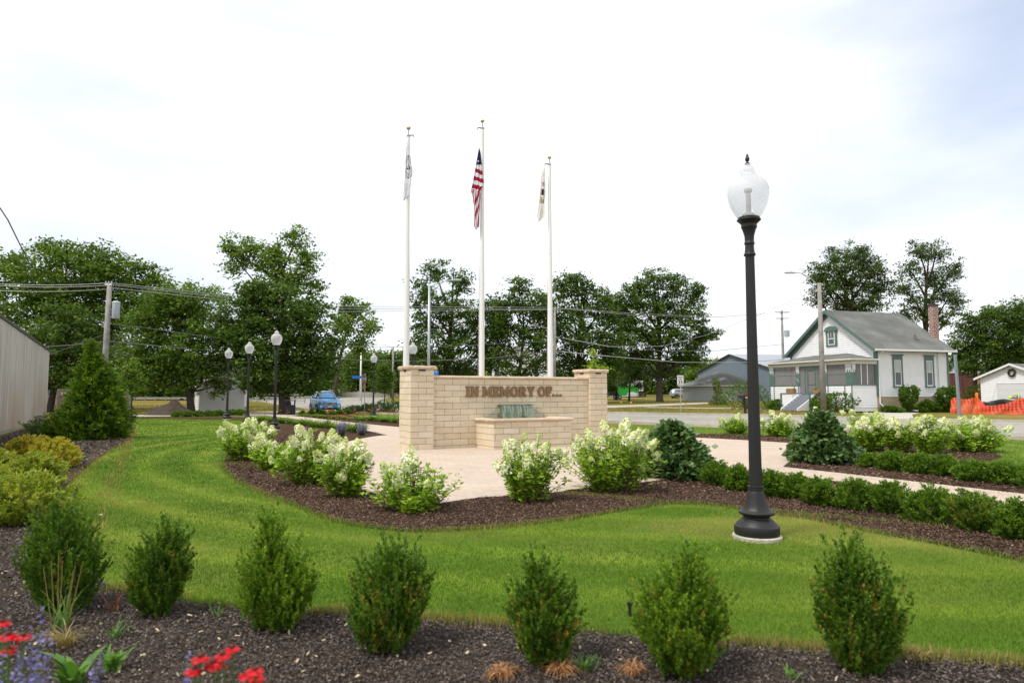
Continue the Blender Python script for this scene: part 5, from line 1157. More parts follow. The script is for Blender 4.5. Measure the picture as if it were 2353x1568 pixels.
bl = ['behind the car roof', 'left of the stop sign', 'behind the stop sign', 'behind the young rounded tree', 'behind the left flagpole base', 'right of the left flagpole base', 'low behind the lettering left end', 'left of the distant white house', 'right of the distant white house', 'beyond the right flagpole base', 'above the right pillar', 'right of the right pillar', 'behind the green trailer', 'behind the walnut trunk',
      'beyond the speed limit sign', 'left of the grey barn roof', 'peeping over the grey barn roof', 'right over the grey barn roof', 'behind the white shed', 'behind the dirt pile', 'behind the slender young tree', 'behind the left utility pole', 'behind the three lamp posts', 'left of the blue car', 'behind the porch of the white house', 'behind the roof of the white house', 'above the brick building', 'behind the right garage', 'beyond the right picture edge', 'behind the tan house', 'behind the metal building']
for i, (px, Y, by, rx, ry) in enumerate(BG):
    r_ = random.Random(i); bs = [(px, by, rx, ry*.8), (px-rx*.5, by+ry*.3, rx*.7, ry*.7), (px+rx*.5, by+ry*.25, rx*.7, ry*.7), (px+r_.uniform(-.3, .3)*rx, by-ry*.45, rx*.5, ry*.4), (px-rx*.35, by+ry*.95, rx*.85, ry*.6), (px+rx*.45, by+ry*1.05, rx*.85, ry*.55), (px-rx*.2, 889, rx*.9, 15), (px+rx*.7, 892, rx*.7, 13)]
    tree('distant tree in the background belt, '+bl[i], px, Y, bs, (T_LITE, T_MID, T_MID, T_DARK, T_LITE)[i % 5] if i < 18 else (T_DARK, T_MID)[i % 2], .55, 1.0, 'background tree belt', 900+i, .22, cs=1.35, lpc=32)
# ------------------------------------------------------------ buildings
random.seed(3); rng = np.random.default_rng(3)
m_siding = plain('white_siding', (.74, .74, .75), .6, var=.05, sc=2)
m_trim = plain('green_trim', (.085, .145, .125), .55, var=.15)
m_white = plain('white_trim', (.70, .70, .70), .5, var=.04)
m_cream = plain('cream_fascia', (.62, .60, .54), .6, var=.05)
def shingle(name, cols):
    m, nt, b = new_mat(name); co = objco(nt)
    c = ramp(nt, noise(nt, .5, 5, .6, co), [(.3, cols[0]), (.5, cols[1]), (.7, cols[2])])
    c = mixc(nt, 1., c, ramp(nt, noise(nt, 9, 5, .75, objco(nt, (1, 1, 3))), [(.25, (.75,)*3), (.75, (1.22,)*3)]), 'MULTIPLY')
    nt.links.new(c, b.inputs['Base Color']); b.inputs['Roughness'].default_value = .95; bump(nt, b, noise(nt, 8, 5, .7, co), .5, .05); MATS[name] = m; return m
m_shing = shingle('grey_shingles', [(.085, .09, .082), (.115, .118, .108), (.17, .175, .16)])
m_shing_b = shingle('brown_shingles', [(.07, .066, .056), (.10, .092, .078), (.14, .13, .11)])
m_shing_p = shingle('patchy_shingles', [(.08, .078, .07), (.10, .098, .088), (.30, .33, .31)])
m_found = plain('foundation_stone', (.36, .29, .20), .9, var=.2, sc=4)
m_glass, nt, b = new_mat('window_glass'); b.inputs['Base Color'].default_value = (.045, .055, .06, 1); b.inputs['Roughness'].default_value = .05; b.inputs['Specular IOR Level'].default_value = .7
m_screen, nt, b = new_mat('porch_screen'); b.inputs['Base Color'].default_value = (.26, .25, .25, 1); b.inputs['Roughness'].default_value = .8
_t = nt.nodes.new('ShaderNodeBsdfTransparent'); _m = nt.nodes.new('ShaderNodeMixShader'); _m.inputs[0].default_value = .52
nt.links.new(_t.outputs[0], _m.inputs[1]); nt.links.new(b.outputs[0], _m.inputs[2]); nt.links.new(_m.outputs[0], nt.nodes['Material Output'].inputs['Surface'])
m_curtain = plain('curtain', (.42, .47, .42), .9, var=.25, sc=14)
m_step = plain('grey_step', (.20, .21, .24), .7, var=.1)
m_dark = plain('dark_interior', (.035, .033, .035), .9)
def clap(mb, x0f, x1f, y, z0, z1, st=.185, out=-1, axis='x', lap=.032):
    """clapboards on plane y (or x when axis='y'); x0f/x1f give the span at height z"""
    z = z0
    while z < z1-1e-4:
        ze = min(z+st, z1); zm = (z+ze)/2; a, b = x0f(zm), x1f(zm)
        if b-a > .02:
            p = [(a, y+out*lap, z), (b, y+out*lap, z), (b, y+out*.002, ze), (a, y+out*.002, ze), (a, y, z), (b, y, z)]
            if axis == 'y': p = [(q[1], q[0], q[2]) for q in p]
            f = [(0, 1, 2, 3), (4, 5, 1, 0)]
            mb.add(p, f)
        z = ze
# ---- the white house: local x along the side wall (away right), local y along the front wall (away left)
hrz = math.atan2(2.05, 6.9)
house = thing('white_house', 'white clapboard house with green trim, grey gable roof and screened front porch', 'house', (28.8, 54.0, 0), hrz)
HL_, HW, EZ, RZ_, SB = 7.3, 9.9, 5.12, 8.52, 1.25
mb = MB()
mb.box((.03, .03, -.3), (HL_-.03, HW-.03, 5.02)); 
clap(mb, lambda z: 0, lambda z: HL_, 0, SB, EZ+.0, out=-1)
g0 = lambda z: 0 if z < EZ else (z-EZ)/(RZ_-EZ)*HW/2
clap(mb, lambda z: g0(z)+0, lambda z: HW-g0(z), 0, SB, RZ_, out=-1, axis='y')
clap(mb, lambda z: g0(z)+0, lambda z: HW-g0(z), HL_, SB, RZ_, out=1, axis='y')
clap(mb, lambda z: 0, lambda z: HL_, HW, SB, EZ, out=1)
mb.add([(0.01, 0, EZ), (0.01, HW, EZ), (0.01, HW/2, RZ_)], [(0, 2, 1)]); mb.add([(HL_-.01, 0, EZ), (HL_-.01, HW, EZ), (HL_-.01, HW/2, RZ_)], [(0, 1, 2)])
mb.build('wall', m_siding, house)
mb = MB(); mb.box((-.04, -.04, -.3), (HL_+.04, HW+.04, SB-.01)); mb.build('foundation', m_found, house)
mb = MB(); ov = .42; sl = (RZ_-EZ)/(HW/2); th = .14
for sgn in (0, 1):
    Yf = (lambda y: y) if sgn == 0 else (lambda y: HW-y)
    a = Yf(-ov); r_ = Yf(HW/2); ze = EZ-ov*sl+.12; zr = RZ_+.12
    q = [(-.45, a, ze), (HL_+.45, a, ze), (HL_+.45, r_, zr), (-.45, r_, zr)]
    vs = q+[(x, y, z-th) for x, y, z in q]
    mb.add(vs, [(0, 1, 2, 3) if sgn == 0 else (3, 2, 1, 0), (7, 6, 5, 4) if sgn == 0 else (4, 5, 6, 7), (0, 4, 5, 1), (1, 5, 6, 2), (3, 7, 4, 0)])
roof = mb.build('roof', m_shing, house)
for xx in (-.475, HL_+.45):       # green rake boards and soffit, one set per gable
  mb = MB()
  for sgn in (0, 1):
    Yf = (lambda y: y) if sgn == 0 else (lambda y: HW-y)
    a = Yf(-ov-.02); r_ = Yf(HW/2); ze = EZ-ov*sl+.135; zr = RZ_+.15
    for (dx0, dx1, t0, t1) in ((0, .025, 0, .30),):
        q = [(xx+dx0, a, ze-t0), (xx+dx0, r_, zr-t0), (xx+dx0, r_, zr-t1), (xx+dx0, a, ze-t1)]; q2 = [(xx+dx1, y, z) for _, y, z in q]
        mb.add(q+q2, [(0, 1, 2, 3), (7, 6, 5, 4), (0, 4, 5, 1), (1, 5, 6, 2), (2, 6, 7, 3), (3, 7, 4, 0)])
    if xx < 0:
        q = [(-.45, a, ze-.17), (-.45, r_, zr-.17), (-.02, r_, zr-.17), (-.02, a, ze-.17)]; mb.add(q, [(0, 1, 2, 3)])
        q = [(-.03, Yf(0), EZ-.0), (-.03, Yf(HW/2), RZ_), (-.03, Yf(HW/2), RZ_-.42), (-.03, Yf(0), EZ-.42)]; q2 = [(-.001, y, z) for _, y, z in q]
        mb.add(q+q2, [(0, 1, 2, 3), (2, 6, 7, 3)])
  mb.build('rake_trim', m_trim, roof)
mb = MB(); mb.box((-.46, -.56, EZ-.42*sl-.0), (HL_+.46, -.43, EZ-.42*sl+.15)); mb.build('gutter', m_white, roof)
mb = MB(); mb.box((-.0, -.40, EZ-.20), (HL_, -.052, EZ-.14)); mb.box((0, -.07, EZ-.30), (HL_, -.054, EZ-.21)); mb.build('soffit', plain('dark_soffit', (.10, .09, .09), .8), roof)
mb = MB(); mb.box((-.075, -.075, SB-.02), (.13, -.052, EZ)); mb.box((-.075, -.052, SB-.02), (-.052, .16, EZ)); mb.box((HL_-.14, -.075, SB), (HL_+.03, -.052, EZ-.3)); mb.box((-.075, HW-.16, SB), (-.052, HW+.03, EZ)); mb.build('corner_board', m_trim, house)
# chimney
m_brick, nt, b = new_mat('red_brick'); t_ = nt.nodes.new('ShaderNodeTexBrick'); co = objco(nt)
_s = nt.nodes.new('ShaderNodeSeparateXYZ'); nt.links.new(co, _s.inputs[0]); _a = nt.nodes.new('ShaderNodeMath'); _a.operation = 'ADD'; nt.links.new(_s.outputs[0], _a.inputs[0]); nt.links.new(_s.outputs[1], _a.inputs[1])
_c = nt.nodes.new('ShaderNodeCombineXYZ'); nt.links.new(_a.outputs[0], _c.inputs[0]); nt.links.new(_s.outputs[2], _c.inputs[1]); nt.links.new(_c.outputs[0], t_.inputs['Vector'])
t_.inputs['Scale'].default_value = 1; t_.inputs['Brick Width'].default_value = .30; t_.inputs['Row Height'].default_value = .17; t_.inputs['Mortar Size'].default_value = .022
t_.inputs['Color1'].default_value = (.17, .06, .05, 1); t_.inputs['Color2'].default_value = (.24, .10, .08, 1); t_.inputs['Mortar'].default_value = (.48, .42, .38, 1)
nt.links.new(t_.outputs[0], b.inputs['Base Color']); b.inputs['Roughness'].default_value = .9
mb = MB(); cxh, cyh = HL_+.42, 1.5
mb.box((cxh-.25, cyh-.25, 0), (cxh+.25, cyh+.25, 8.85)); ch = mb.build('chimney', m_brick, roof)
mb = MB(); mb.box((cxh-.28, cyh-.28, 8.85), (cxh+.28, cyh+.28, 9.03)); mb.box((cxh-.2, cyh-.2, 9.03), (cxh-.17, cyh-.17, 9.22)); mb.box((cxh+.17, cyh+.17, 9.03), (cxh+.2, cyh+.2, 9.22)); mb.box((cxh-.26, cyh-.26, 9.22), (cxh+.26, cyh+.26, 9.25)); mb.build('chimney_cap', m_dark, roof)
mb = MB(); mb.box((5.0, .8, 6.05), (5.25, 1.05, 6.35)); mb.build('roof_vent', m_steel, roof)
# side windows
def house_window(x0, x1, z0, z1):
    w = MB(); a, b_ = x0-.17, x1+.17
    w.box((a, -.075, z0-.13), (x0, -.052, z1+.05)); w.box((x1, -.075, z0-.13), (b_, -.052, z1+.05)); w.box((a, -.078, z1+.05), (b_, -.052, z1+.42)); w.box((a-.12, -.13, z1+.42), (b_+.12, -.052, z1+.50)); w.box((a-.05, -.12, z0-.22), (b_+.05, -.052, z0-.13))
    o = w.build('window', m_trim, house)
    f = MB(); zm = (z0+z1)/2+.05
    for (p, q) in (((x0, z0-.13), (x0+.06, z1+.05)), ((x1-.06, z0-.13), (x1, z1+.05)), ((x0+.06, z1-.02), (x1-.06, z1+.05)), ((x0+.06, z0-.13), (x1-.06, z0-.04)), ((x0+.06, zm-.03), (x1-.06, zm+.03))): f.box((p[0], -.07, p[1]), (q[0], -.053, q[1]))
    f.build('window_frame', m_white, o)
    g = MB(); g.box((x0+.06, -.058, z0-.04), (x1-.06, -.053, zm-.03)); g.box((x0+.06, -.058, zm+.03), (x1-.06, -.053, z1-.02)); g.build('pane', m_glass, o)
    c = MB(); 
    n = 18; vs = []
    for i in range(n+1):
        x = x0+.09+(x1-x0-.18)*i/n; y = -.0625+.003*math.sin(i*1.9); vs += [(x, y, zm+.04), (x, y, z1-.04)]
    c.add(vs, [(2*i, 2*i+2, 2*i+3, 2*i+1) for i in range(n)]); c.build('curtain', m_curtain, o)
hz = lambda py, Y=54.5: P(1176, py, Y).z
house_window(1.75, 2.42, 2.20, 4.10); house_window(5.0, 5.62, 2.20, 4.10)
# downspouts, meter
mb = MB(); mb.tube([(.25, -.50, 4.75), (.22, -.30, 4.62), (.18, -.10, 4.5), (.18, -.09, .7), (.45, -.35, .28), (2.4, -1.5, .16)], .055, 6); mb.tube([(6.15, -.05, 4.7), (6.15, -.06, 1.2)], .03, 6); mb.build('downspout', m_white, house)
mb = MB(); mb.tube([(6.22, -.05, 4.8), (6.22, -.06, 1.5)], .025, 6); mb.box((6.1, -.2, 1.15), (6.4, -.03, 1.6)); mb.tube([(6.0, -.15, .2), (6.0, -.15, 1.25), (5.2, -.3, 1.28), (4.6, -.35, 1.1), (4.5, -.4, .1)], .03, 6); mb.build('meter_box', m_steel, house)
# gable window (arched)
mb = MB(); yc, z0, wd, hh = 4.62, 5.62, .78, 1.15
def arch(w, h0, h1, n=10): 
    pts = [(-w/2, 0), (w/2, 0), (w/2, h0)]; 
    pts += [(w/2*math.cos(PI*k/n), h0+(h1-h0)*math.sin(PI*k/n)) for k in range(1, n)]; return pts+[(-w/2, h0)]
def prismx(mb, pts, xa, xb, yo, zo): mb.prism([(yo+p[0], zo+p[1]) for p in pts], xa, xb, 'x')
prismx(mb, arch(wd+.50, hh+.02, hh+.42), -.085, -.052, yc, z0-.14); mb.prism([(yc-.78, z0+hh+.04), (yc+.78, z0+hh+.04), (yc+.62, z0+hh+.28), (yc+.35, z0+hh+.42), (yc, z0+hh+.48), (yc-.35, z0+hh+.42), (yc-.62, z0+hh+.28)], -.20, -.086, 'x')
gw = mb.build('gable_window', m_trim, house)
mb = MB(); prismx(mb, arch(wd, hh-.1, hh+.12), -.10, -.087, yc, z0); mb.build('window_frame', m_white, gw)
mb = MB(); prismx(mb, arch(wd-.18, hh-.2, hh-.02), -.107, -.101, yc, z0+.08); mb.build('pane', m_glass, gw)
mb = MB(); mb.box((-.116, yc-.02, z0+.55), (-.108, yc+.02, z0+hh+.03)); mb.box((-.118, yc-.3, z0+.5), (-.108, yc+.3, z0+.56)); mb.build('glazing_bar', m_white, gw)
# porch
PD = 2.35; Pz0, Pz1, Pz2, Pze = .42, 2.14, 3.80, 4.16
mb = MB()
def bays(): return ((.0, 2.85), (6.0, HW))
for a, b_ in bays():
    clap(mb, lambda z: a, lambda z: b_, -PD, Pz0, Pz1, out=-1, axis='y'); mb.box((-PD+.004, a, .1), (-PD+.09, b_, Pz1))
clap(mb, lambda z: -PD, lambda z: -.02, 0, Pz0, Pz1, out=-1); mb.box((-PD+.1, .004, .1), (-.05, .09, Pz1))
clap(mb, lambda z: -PD, lambda z: -.02, HW, Pz0, Pz1, out=1); mb.box((-PD+.1, HW-.09, .1), (-.05, HW-.004, Pz1)); mb.box((-PD+.1, .1, .1), (-PD+.14, HW-.1, 1.28))
por = mb.build('porch', m_siding, house)
mb = MB(); mb.box((-PD+.02, .05, 1.30), (-.05, HW-.05, 1.42)); mb.build('porch_floor', m_step, por)
mb = MB()
for y0_, y1_ in ((-.06, .62), (2.60, 3.02), (5.88, 6.36), (HW-.62, HW+.04)): mb.box((-PD-.06, y0_, Pz1+.06), (-PD+.12, y1_, Pz2))
for y in (.0, .72, 2.55): mb.box((-PD-.075, y, Pz0), (-PD-.052, y+.06, Pz1))
for y in (HW-.6, HW-.06, 6.05, 6.6): mb.box((-PD-.075, y, Pz0), (-PD-.052, y+.06, Pz1))
mb.box((-PD-.07, -.07, Pz1), (-PD+.14, 2.85, Pz1+.06)); mb.box((-PD-.07, 6.0, Pz1), (-PD+.14, HW+.06, Pz1+.06)); mb.box((-PD+.14, -.07, Pz1), (-.03, .1, Pz1+.06))
mb.box((-PD-.03, 2.86, Pz2-.18), (-PD+.05, 5.99, Pz2-.001))
mb.box((-PD-.05, -.065, Pz1+.06), (-PD+.3, .0, Pz2)); mb.box((-.16, -.04, Pz1+.06), (-.03, .06, Pz2))
mb.build('porch_trim', m_trim, por)
mb = MB()
for (ya, yb, nst) in ((-.03, .60, 5), (2.64, 2.98, 3), (5.92, 6.33, 4), (HW-.58, HW+.0, 4)):
    for k in range(nst):
        y = ya+(yb-ya)*(k+.5)/nst; hq = .50 if k % 2 else .70; mb.box((-PD-.085, y-.035, Pz2-hq*.9), (-PD-.062, y+.035, Pz2-.02))
    mb.box((-PD-.088, ya, Pz2-.14), (-PD-.062, yb, Pz2-.02))
for k in range(4):
    x = -PD-.03+.3*(k+.5)/4; mb.box((x-.03, -.09, Pz2-(.45 if k % 2 else .65)), (x+.03, -.066, Pz2-.02))
mb.build('post_stripes', m_white, por)
mb = MB()
mb.box((-PD-.02, .62, Pz1+.06), (-PD-.012, 2.6, Pz2)); mb.box((-PD-.02, 6.36, Pz1+.06), (-PD-.012, HW-.62, Pz2)); mb.box((-PD+.3, .02, Pz1+.06), (-.16, .028, Pz2)); mb.box((-PD-.02, 3.02, 1.42), (-PD-.012, 5.88, Pz2-.18))
mb.build('screens', m_screen, por)
mb = MB()
for (y0_, y1_) in ((.62, 2.6), (6.36, HW-.62)):
    ym = (y0_+y1_)/2; zm = (Pz1+Pz2)/2+.1; mb.box((-PD-.035, ym-.025, Pz1+.07), (-PD-.021, ym+.025, Pz2-.01)); mb.box((-PD-.052, y0_, zm-.025), (-PD-.0215, ym-.026, zm+.025)); mb.box((-PD-.052, ym+.026, zm-.025), (-PD-.0215, y1_, zm+.025))
mb.build('screen_bars', plain('grey_bar', (.22, .23, .22), .6), por)
mb = MB()
for x in (-1.5, -.9): mb.box((x, .012, Pz1+.07), (x+.08, .018, Pz2-.01))
mb.build('white_curtain', m_white, por)
mb = MB(); mb.box((-PD-.12, -.10, Pz2), (-.03, HW+.10, Pze)); mb.build('porch_fascia', m_cream, por)
mb = MB(); e = .40
A = [(-PD-e, -e, Pze), (-.02, -.12, Pze), (-.02, HW+.12, Pze), (-PD-e, HW+e, Pze)]; T_ = [(-.02, 2.9, 4.82), (-.02, HW-3.0, 4.82)]
A[1] = (-.03, -e, Pze); A[2] = (-.03, HW+e, Pze)
mb.add(A+T_+[(x, y, z-.05) for x, y, z in A], [(0, 4, 5, 3)[::-1], (0, 1, 4)[::-1], (3, 5, 2)[::-1], (0, 3, 9, 6), (0, 6, 7, 1), (3, 2, 8, 9), (6, 9, 8, 7)][:7]); mb.build('porch_roof', m_shing, por)
mb = MB(); mb.box((-PD-e-.05, -e-.05, Pze-.06), (-PD-e+.05, HW+e+.05, Pze+.04)); mb.box((-PD-e+.05, -e-.05, Pze-.06), (-.04, -e+.04, Pze+.04)); mb.build('porch_gutter', m_cream, por)
# screen door
mb = MB(); dy0, dy1 = 3.95, 5.0
mb.box((-PD-.05, dy0, 1.42), (-PD-.021, dy0+.12, 3.52)); mb.box((-PD-.05, dy1-.12, 1.42), (-PD-.021, dy1, 3.52)); mb.box((-PD-.05, dy0+.12, 3.38), (-PD-.021, dy1-.12, 3.52)); mb.box((-PD-.05, dy0+.12, 1.42), (-PD-.021, dy1-.12, 1.62)); mb.box((-PD-.05, dy0+.12, 2.2), (-PD-.021, dy1-.12, 2.26))
mb.box((-PD-.04, dy0-.30, 1.42), (-PD-.021, dy0-.18, 3.60)); mb.box((-PD-.04, dy1+.18, 1.42), (-PD-.021, dy1+.30, 3.60)); d = mb.build('screen_door', m_trim, por)
mb = MB(); mb.box((-.045, 3.9, 1.42), (-.052, 4.9, 3.5)); mb.build('front_door', m_white, por)
# stoop with grey steps between white cheek walls
mb = MB(); n = 6; ys0, ys1 = 3.75, 5.65
for k in range(n): mb.box((-PD-.35-.30*(k+1), ys0, .05), (-PD-.35-.30*k, ys1, 1.40-(k+1)*.20))
mb.box((-PD-.35, ys0, .05), (-PD-.03, ys1, 1.38)); st = mb.build('front_steps', m_step, por)
mb = MB(); mb.prism([(-PD-.03, .05), (-PD-2.2, .05), (-PD-2.2, .22), (-PD-.40, 1.36), (-PD-.03, 1.36)], ys0-.10, ys0-.004, 'y'); mb.box((-PD-1.0, ys0-1.3, .1), (-PD-.05, ys0-.104, 1.44)); mb.build('step_cheek', m_siding, por); mb = MB(); mb.prism([(-PD-.03, .05), (-PD-2.2, .05), (-PD-2.2, .22), (-PD-.40, 1.36), (-PD-.03, 1.36)], ys1+.004, ys1+.10, 'y')
mb.box((-PD-1.0, ys1+.104, .1), (-PD-.05, ys1+1.5, 1.44)); mb.build('step_cheek', m_siding, por)
mb = MB(); mb.box((-PD-1.05, ys1+.10, 1.445), (-PD-.05, ys1+1.56, 1.50)); mb.box((-PD-1.06, ys1+1.40, .1), (-PD-.95, ys1+1.58, 1.44)); mb.box((-PD-1.06, ys0-.28, .1), (-PD-1.003, ys0-.104, 1.44)); mb.box((-PD-1.05, ys0-1.35, 1.445), (-PD-.05, ys0-.10, 1.50)); mb.build('step_cap', m_trim, por)
mb = MB()
for k, zz in enumerate((2.72, 2.64, 2.56, 2.48)): mb.box((-PD-.075, 6.22-.07*k, zz), (-PD-.062, 6.22-.07*k+.05, zz+.09))
mb.build('house_number', m_white, por)
HM = house.matrix_basis.copy(); HM = Matrix.Translation((28.8, 54.0, 0)) @ Matrix.Rotation(hrz, 4, 'Z')
def planter(label, y0_):
    t = thing('flower_box', label, 'planter', HM @ Vector((-PD-.6, y0_, 1.50)), hrz, 'flower boxes beside the porch steps')
    mb = MB(); mb.prism([(-.16, 0), (.16, 0), (.20, .30), (-.20, .30)], -.45, .45, 'y'); mb.build('trough', plain('terracotta', (.36, .17, .11), .8), t)
    n = 260; rg = np.random.default_rng(int(y0_*10)); B = np.stack([rg.uniform(-.18, .18, n), rg.uniform(-.45, .45, n), rg.uniform(.26, .36, n)], 1); d = rdir(n); d[:, 2] = abs(d[:, 2])
    npmesh('flowers', leafquads(B, d, .12, .06), 4, [m_lily, plain('yellow_petal', (.65, .42, .04), .6)], t, mi=(rg.random(n) < .4).astype(int))
planter('terracotta box of yellow flowers left of the porch steps', 6.35); planter('terracotta box of yellow flowers right of the porch steps', 3.05)

# shrubs round the house
topi = [(0, .22), (.15, .34), (.35, .62), (.55, .95), (.75, 1.), (.9, .82), (1, .3)]
for i, (lx, ly, w, h, prof, lab, mt) in enumerate(((1.8, -1.3, 1.55, 2.05, topi, 'clipped mushroom topiary under the side windows of the white house', m_box), (5.2, -1.6, 1.7, 2.0, topi, 'clipped mushroom topiary at the rear corner of the white house', m_box),
        (-PD-.9, .9, 3.4, 1.55, mound, 'bushy evergreen before the porch, right of the steps', m_rnd), (-PD-.9, 2.6, 1.5, 1.5, mound, 'dark shrub tucked beside the porch steps', m_box), (-PD-.8, 7.9, 1.9, .95, mound, 'low green shrub left of the porch steps', m_rnd),
        (4.1, -.9, 1.5, .95, mound, 'dark ivy shrub round the meter pipes', m_box), (.6, -.8, 1.4, .5, mound, 'low dark groundcover shrub at the house corner', m_box), (-PD-1.5, 11.5, 4.5, 2.6, mound, 'leafy green bush left of the porch', m_rnd), (3.0, -.9, 1.4, .4, mound, 'low shrub between the topiaries', m_box))):
    p = HM @ Vector((lx, ly, 0)); sprig_shrub('garden_shrub', lab, 'shrub', p, w, h, prof, 1100 if prof is topi else 620, 16, .085 if prof is topi else .11, .04, mt, 'shrubs around the white house', .3 if prof is topi else .5, 820+i*7, .0 if prof is topi else .10, None, 0, .13)
p = G(2164, 946); sprig_shrub('dry_bush', 'brown dried out bush at the edge of the gravel drive', 'shrub', p, 1.35, 1.15, mound, 300, 12, .14, .02, leafmat('dead_foliage', [(.12, .085, .07), (.21, .15, .12), (.32, .24, .19)], .1), None, .8, 870, .1, None, 0, .2)

# ---- simple gabled / hipped buildings
def ribbed(mb, x0, x1, y, z0, z1f, pitch=.25, out=-1, rib=.03, axis='x'):
    x = x0
    while x < x1-1e-4:
        xe = min(x+pitch, x1); r1 = x+pitch*.25
        for (a, b_, o1, o2) in ((x, r1, 0, 0), (r1, r1+pitch*.12, 0, rib), (r1+pitch*.12, xe-pitch*.12, rib, rib), (xe-pitch*.12, xe, rib, 0)):
            a = min(a, xe); b_ = min(max(b_, a), xe)
            if b_-a < 1e-5: continue
            q = [(a, y+out*o1, z0), (b_, y+out*o2, z0), (b_, y+out*o2, z1f(b_)), (a, y+out*o1, z1f(a))]
            if axis == 'y': q = [(p[1], p[0], p[2]) for p in q]
            mb.add(q, [(0, 1, 2, 3)])
        x = xe
# metal building, left
m_corr, nt, b = new_mat('corrugated_metal'); co = objco(nt, (9, 1, .12))
c = ramp(nt, noise(nt, 2.0, 5, .65, co), [(.36, (.38, .345, .31)), (.5, (.54, .495, .45)), (.62, (.66, .61, .57))])
_s = nt.nodes.new('ShaderNodeSeparateXYZ'); nt.links.new(objco(nt), _s.inputs[0]); _r = nt.nodes.new('ShaderNodeMapRange'); _r.inputs['From Min'].default_value = 2.6; _r.inputs['From Max'].default_value = .1; nt.links.new(_s.outputs[2], _r.inputs['Value'])
_q = nt.nodes.new('ShaderNodeMath'); _q.operation = 'MULTIPLY'; nt.links.new(_r.outputs[0], _q.inputs[0]); nt.links.new(ramp(nt, noise(nt, .5, 4, .6, objco(nt, (1, 1, .4))), [(.35, (.1,)*3), (.65, (1,)*3)]), _q.inputs[1])
c = mixc(nt, _q.outputs[0], c, (.42, .30, .19)); nt.links.new(c, b.inputs['Base Color']); b.inputs['Roughness'].default_value = .5; b.inputs['Metallic'].default_value = .15
pa, pb = Vector((-18.75, 25.0, 0)), Vector((-25.1, 36.9, 0)); dv = (pb-pa).normalized(); near = pa-dv*14
Lw = (pb-near).length; rz = math.atan2(dv.y, dv.x)
shed = thing('metal_building', 'pale corrugated metal building with a sloping roof edge, cut by the left picture edge', 'building', near, rz)
zt = lambda x: 4.72-(x/Lw)*.95
mb = MB(); ribbed(mb, 0, Lw, 0, .12, zt, .26, -1, .05); mb.add([(Lw, 0, .12), (Lw, 9, .12), (Lw, 9, 3.76), (Lw, 0, 3.76)], [(0, 1, 2, 3)]); mb.build('wall', m_corr, shed)
mb = MB(); mb.box((0, .02, 0), (Lw-.02, 9, .14)); mb.build('footing', m_conc, shed)
mb = MB(); mb.add([(-.1, -.10, zt(0)), (Lw+.12, -.10, zt(Lw)), (Lw+.12, 9.2, zt(Lw)+.4), (-.1, 9.2, zt(0)+.4), (-.1, -.10, zt(0)+.10), (Lw+.12, -.10, zt(Lw)+.10), (Lw+.12, 9.2, zt(Lw)+.5), (-.1, 9.2, zt(0)+.5)], [(0, 1, 5, 4), (4, 5, 6, 7), (1, 2, 6, 5), (3, 2, 1, 0)]); mb.build('roof', plain('dark_metal_roof', (.10, .09, .085), .6, .3), shed)
mb = MB(); mb.box((Lw-.04, -.05, .1), (Lw+.03, .04, 3.78)); mb.build('corner_trim', m_white, shed)
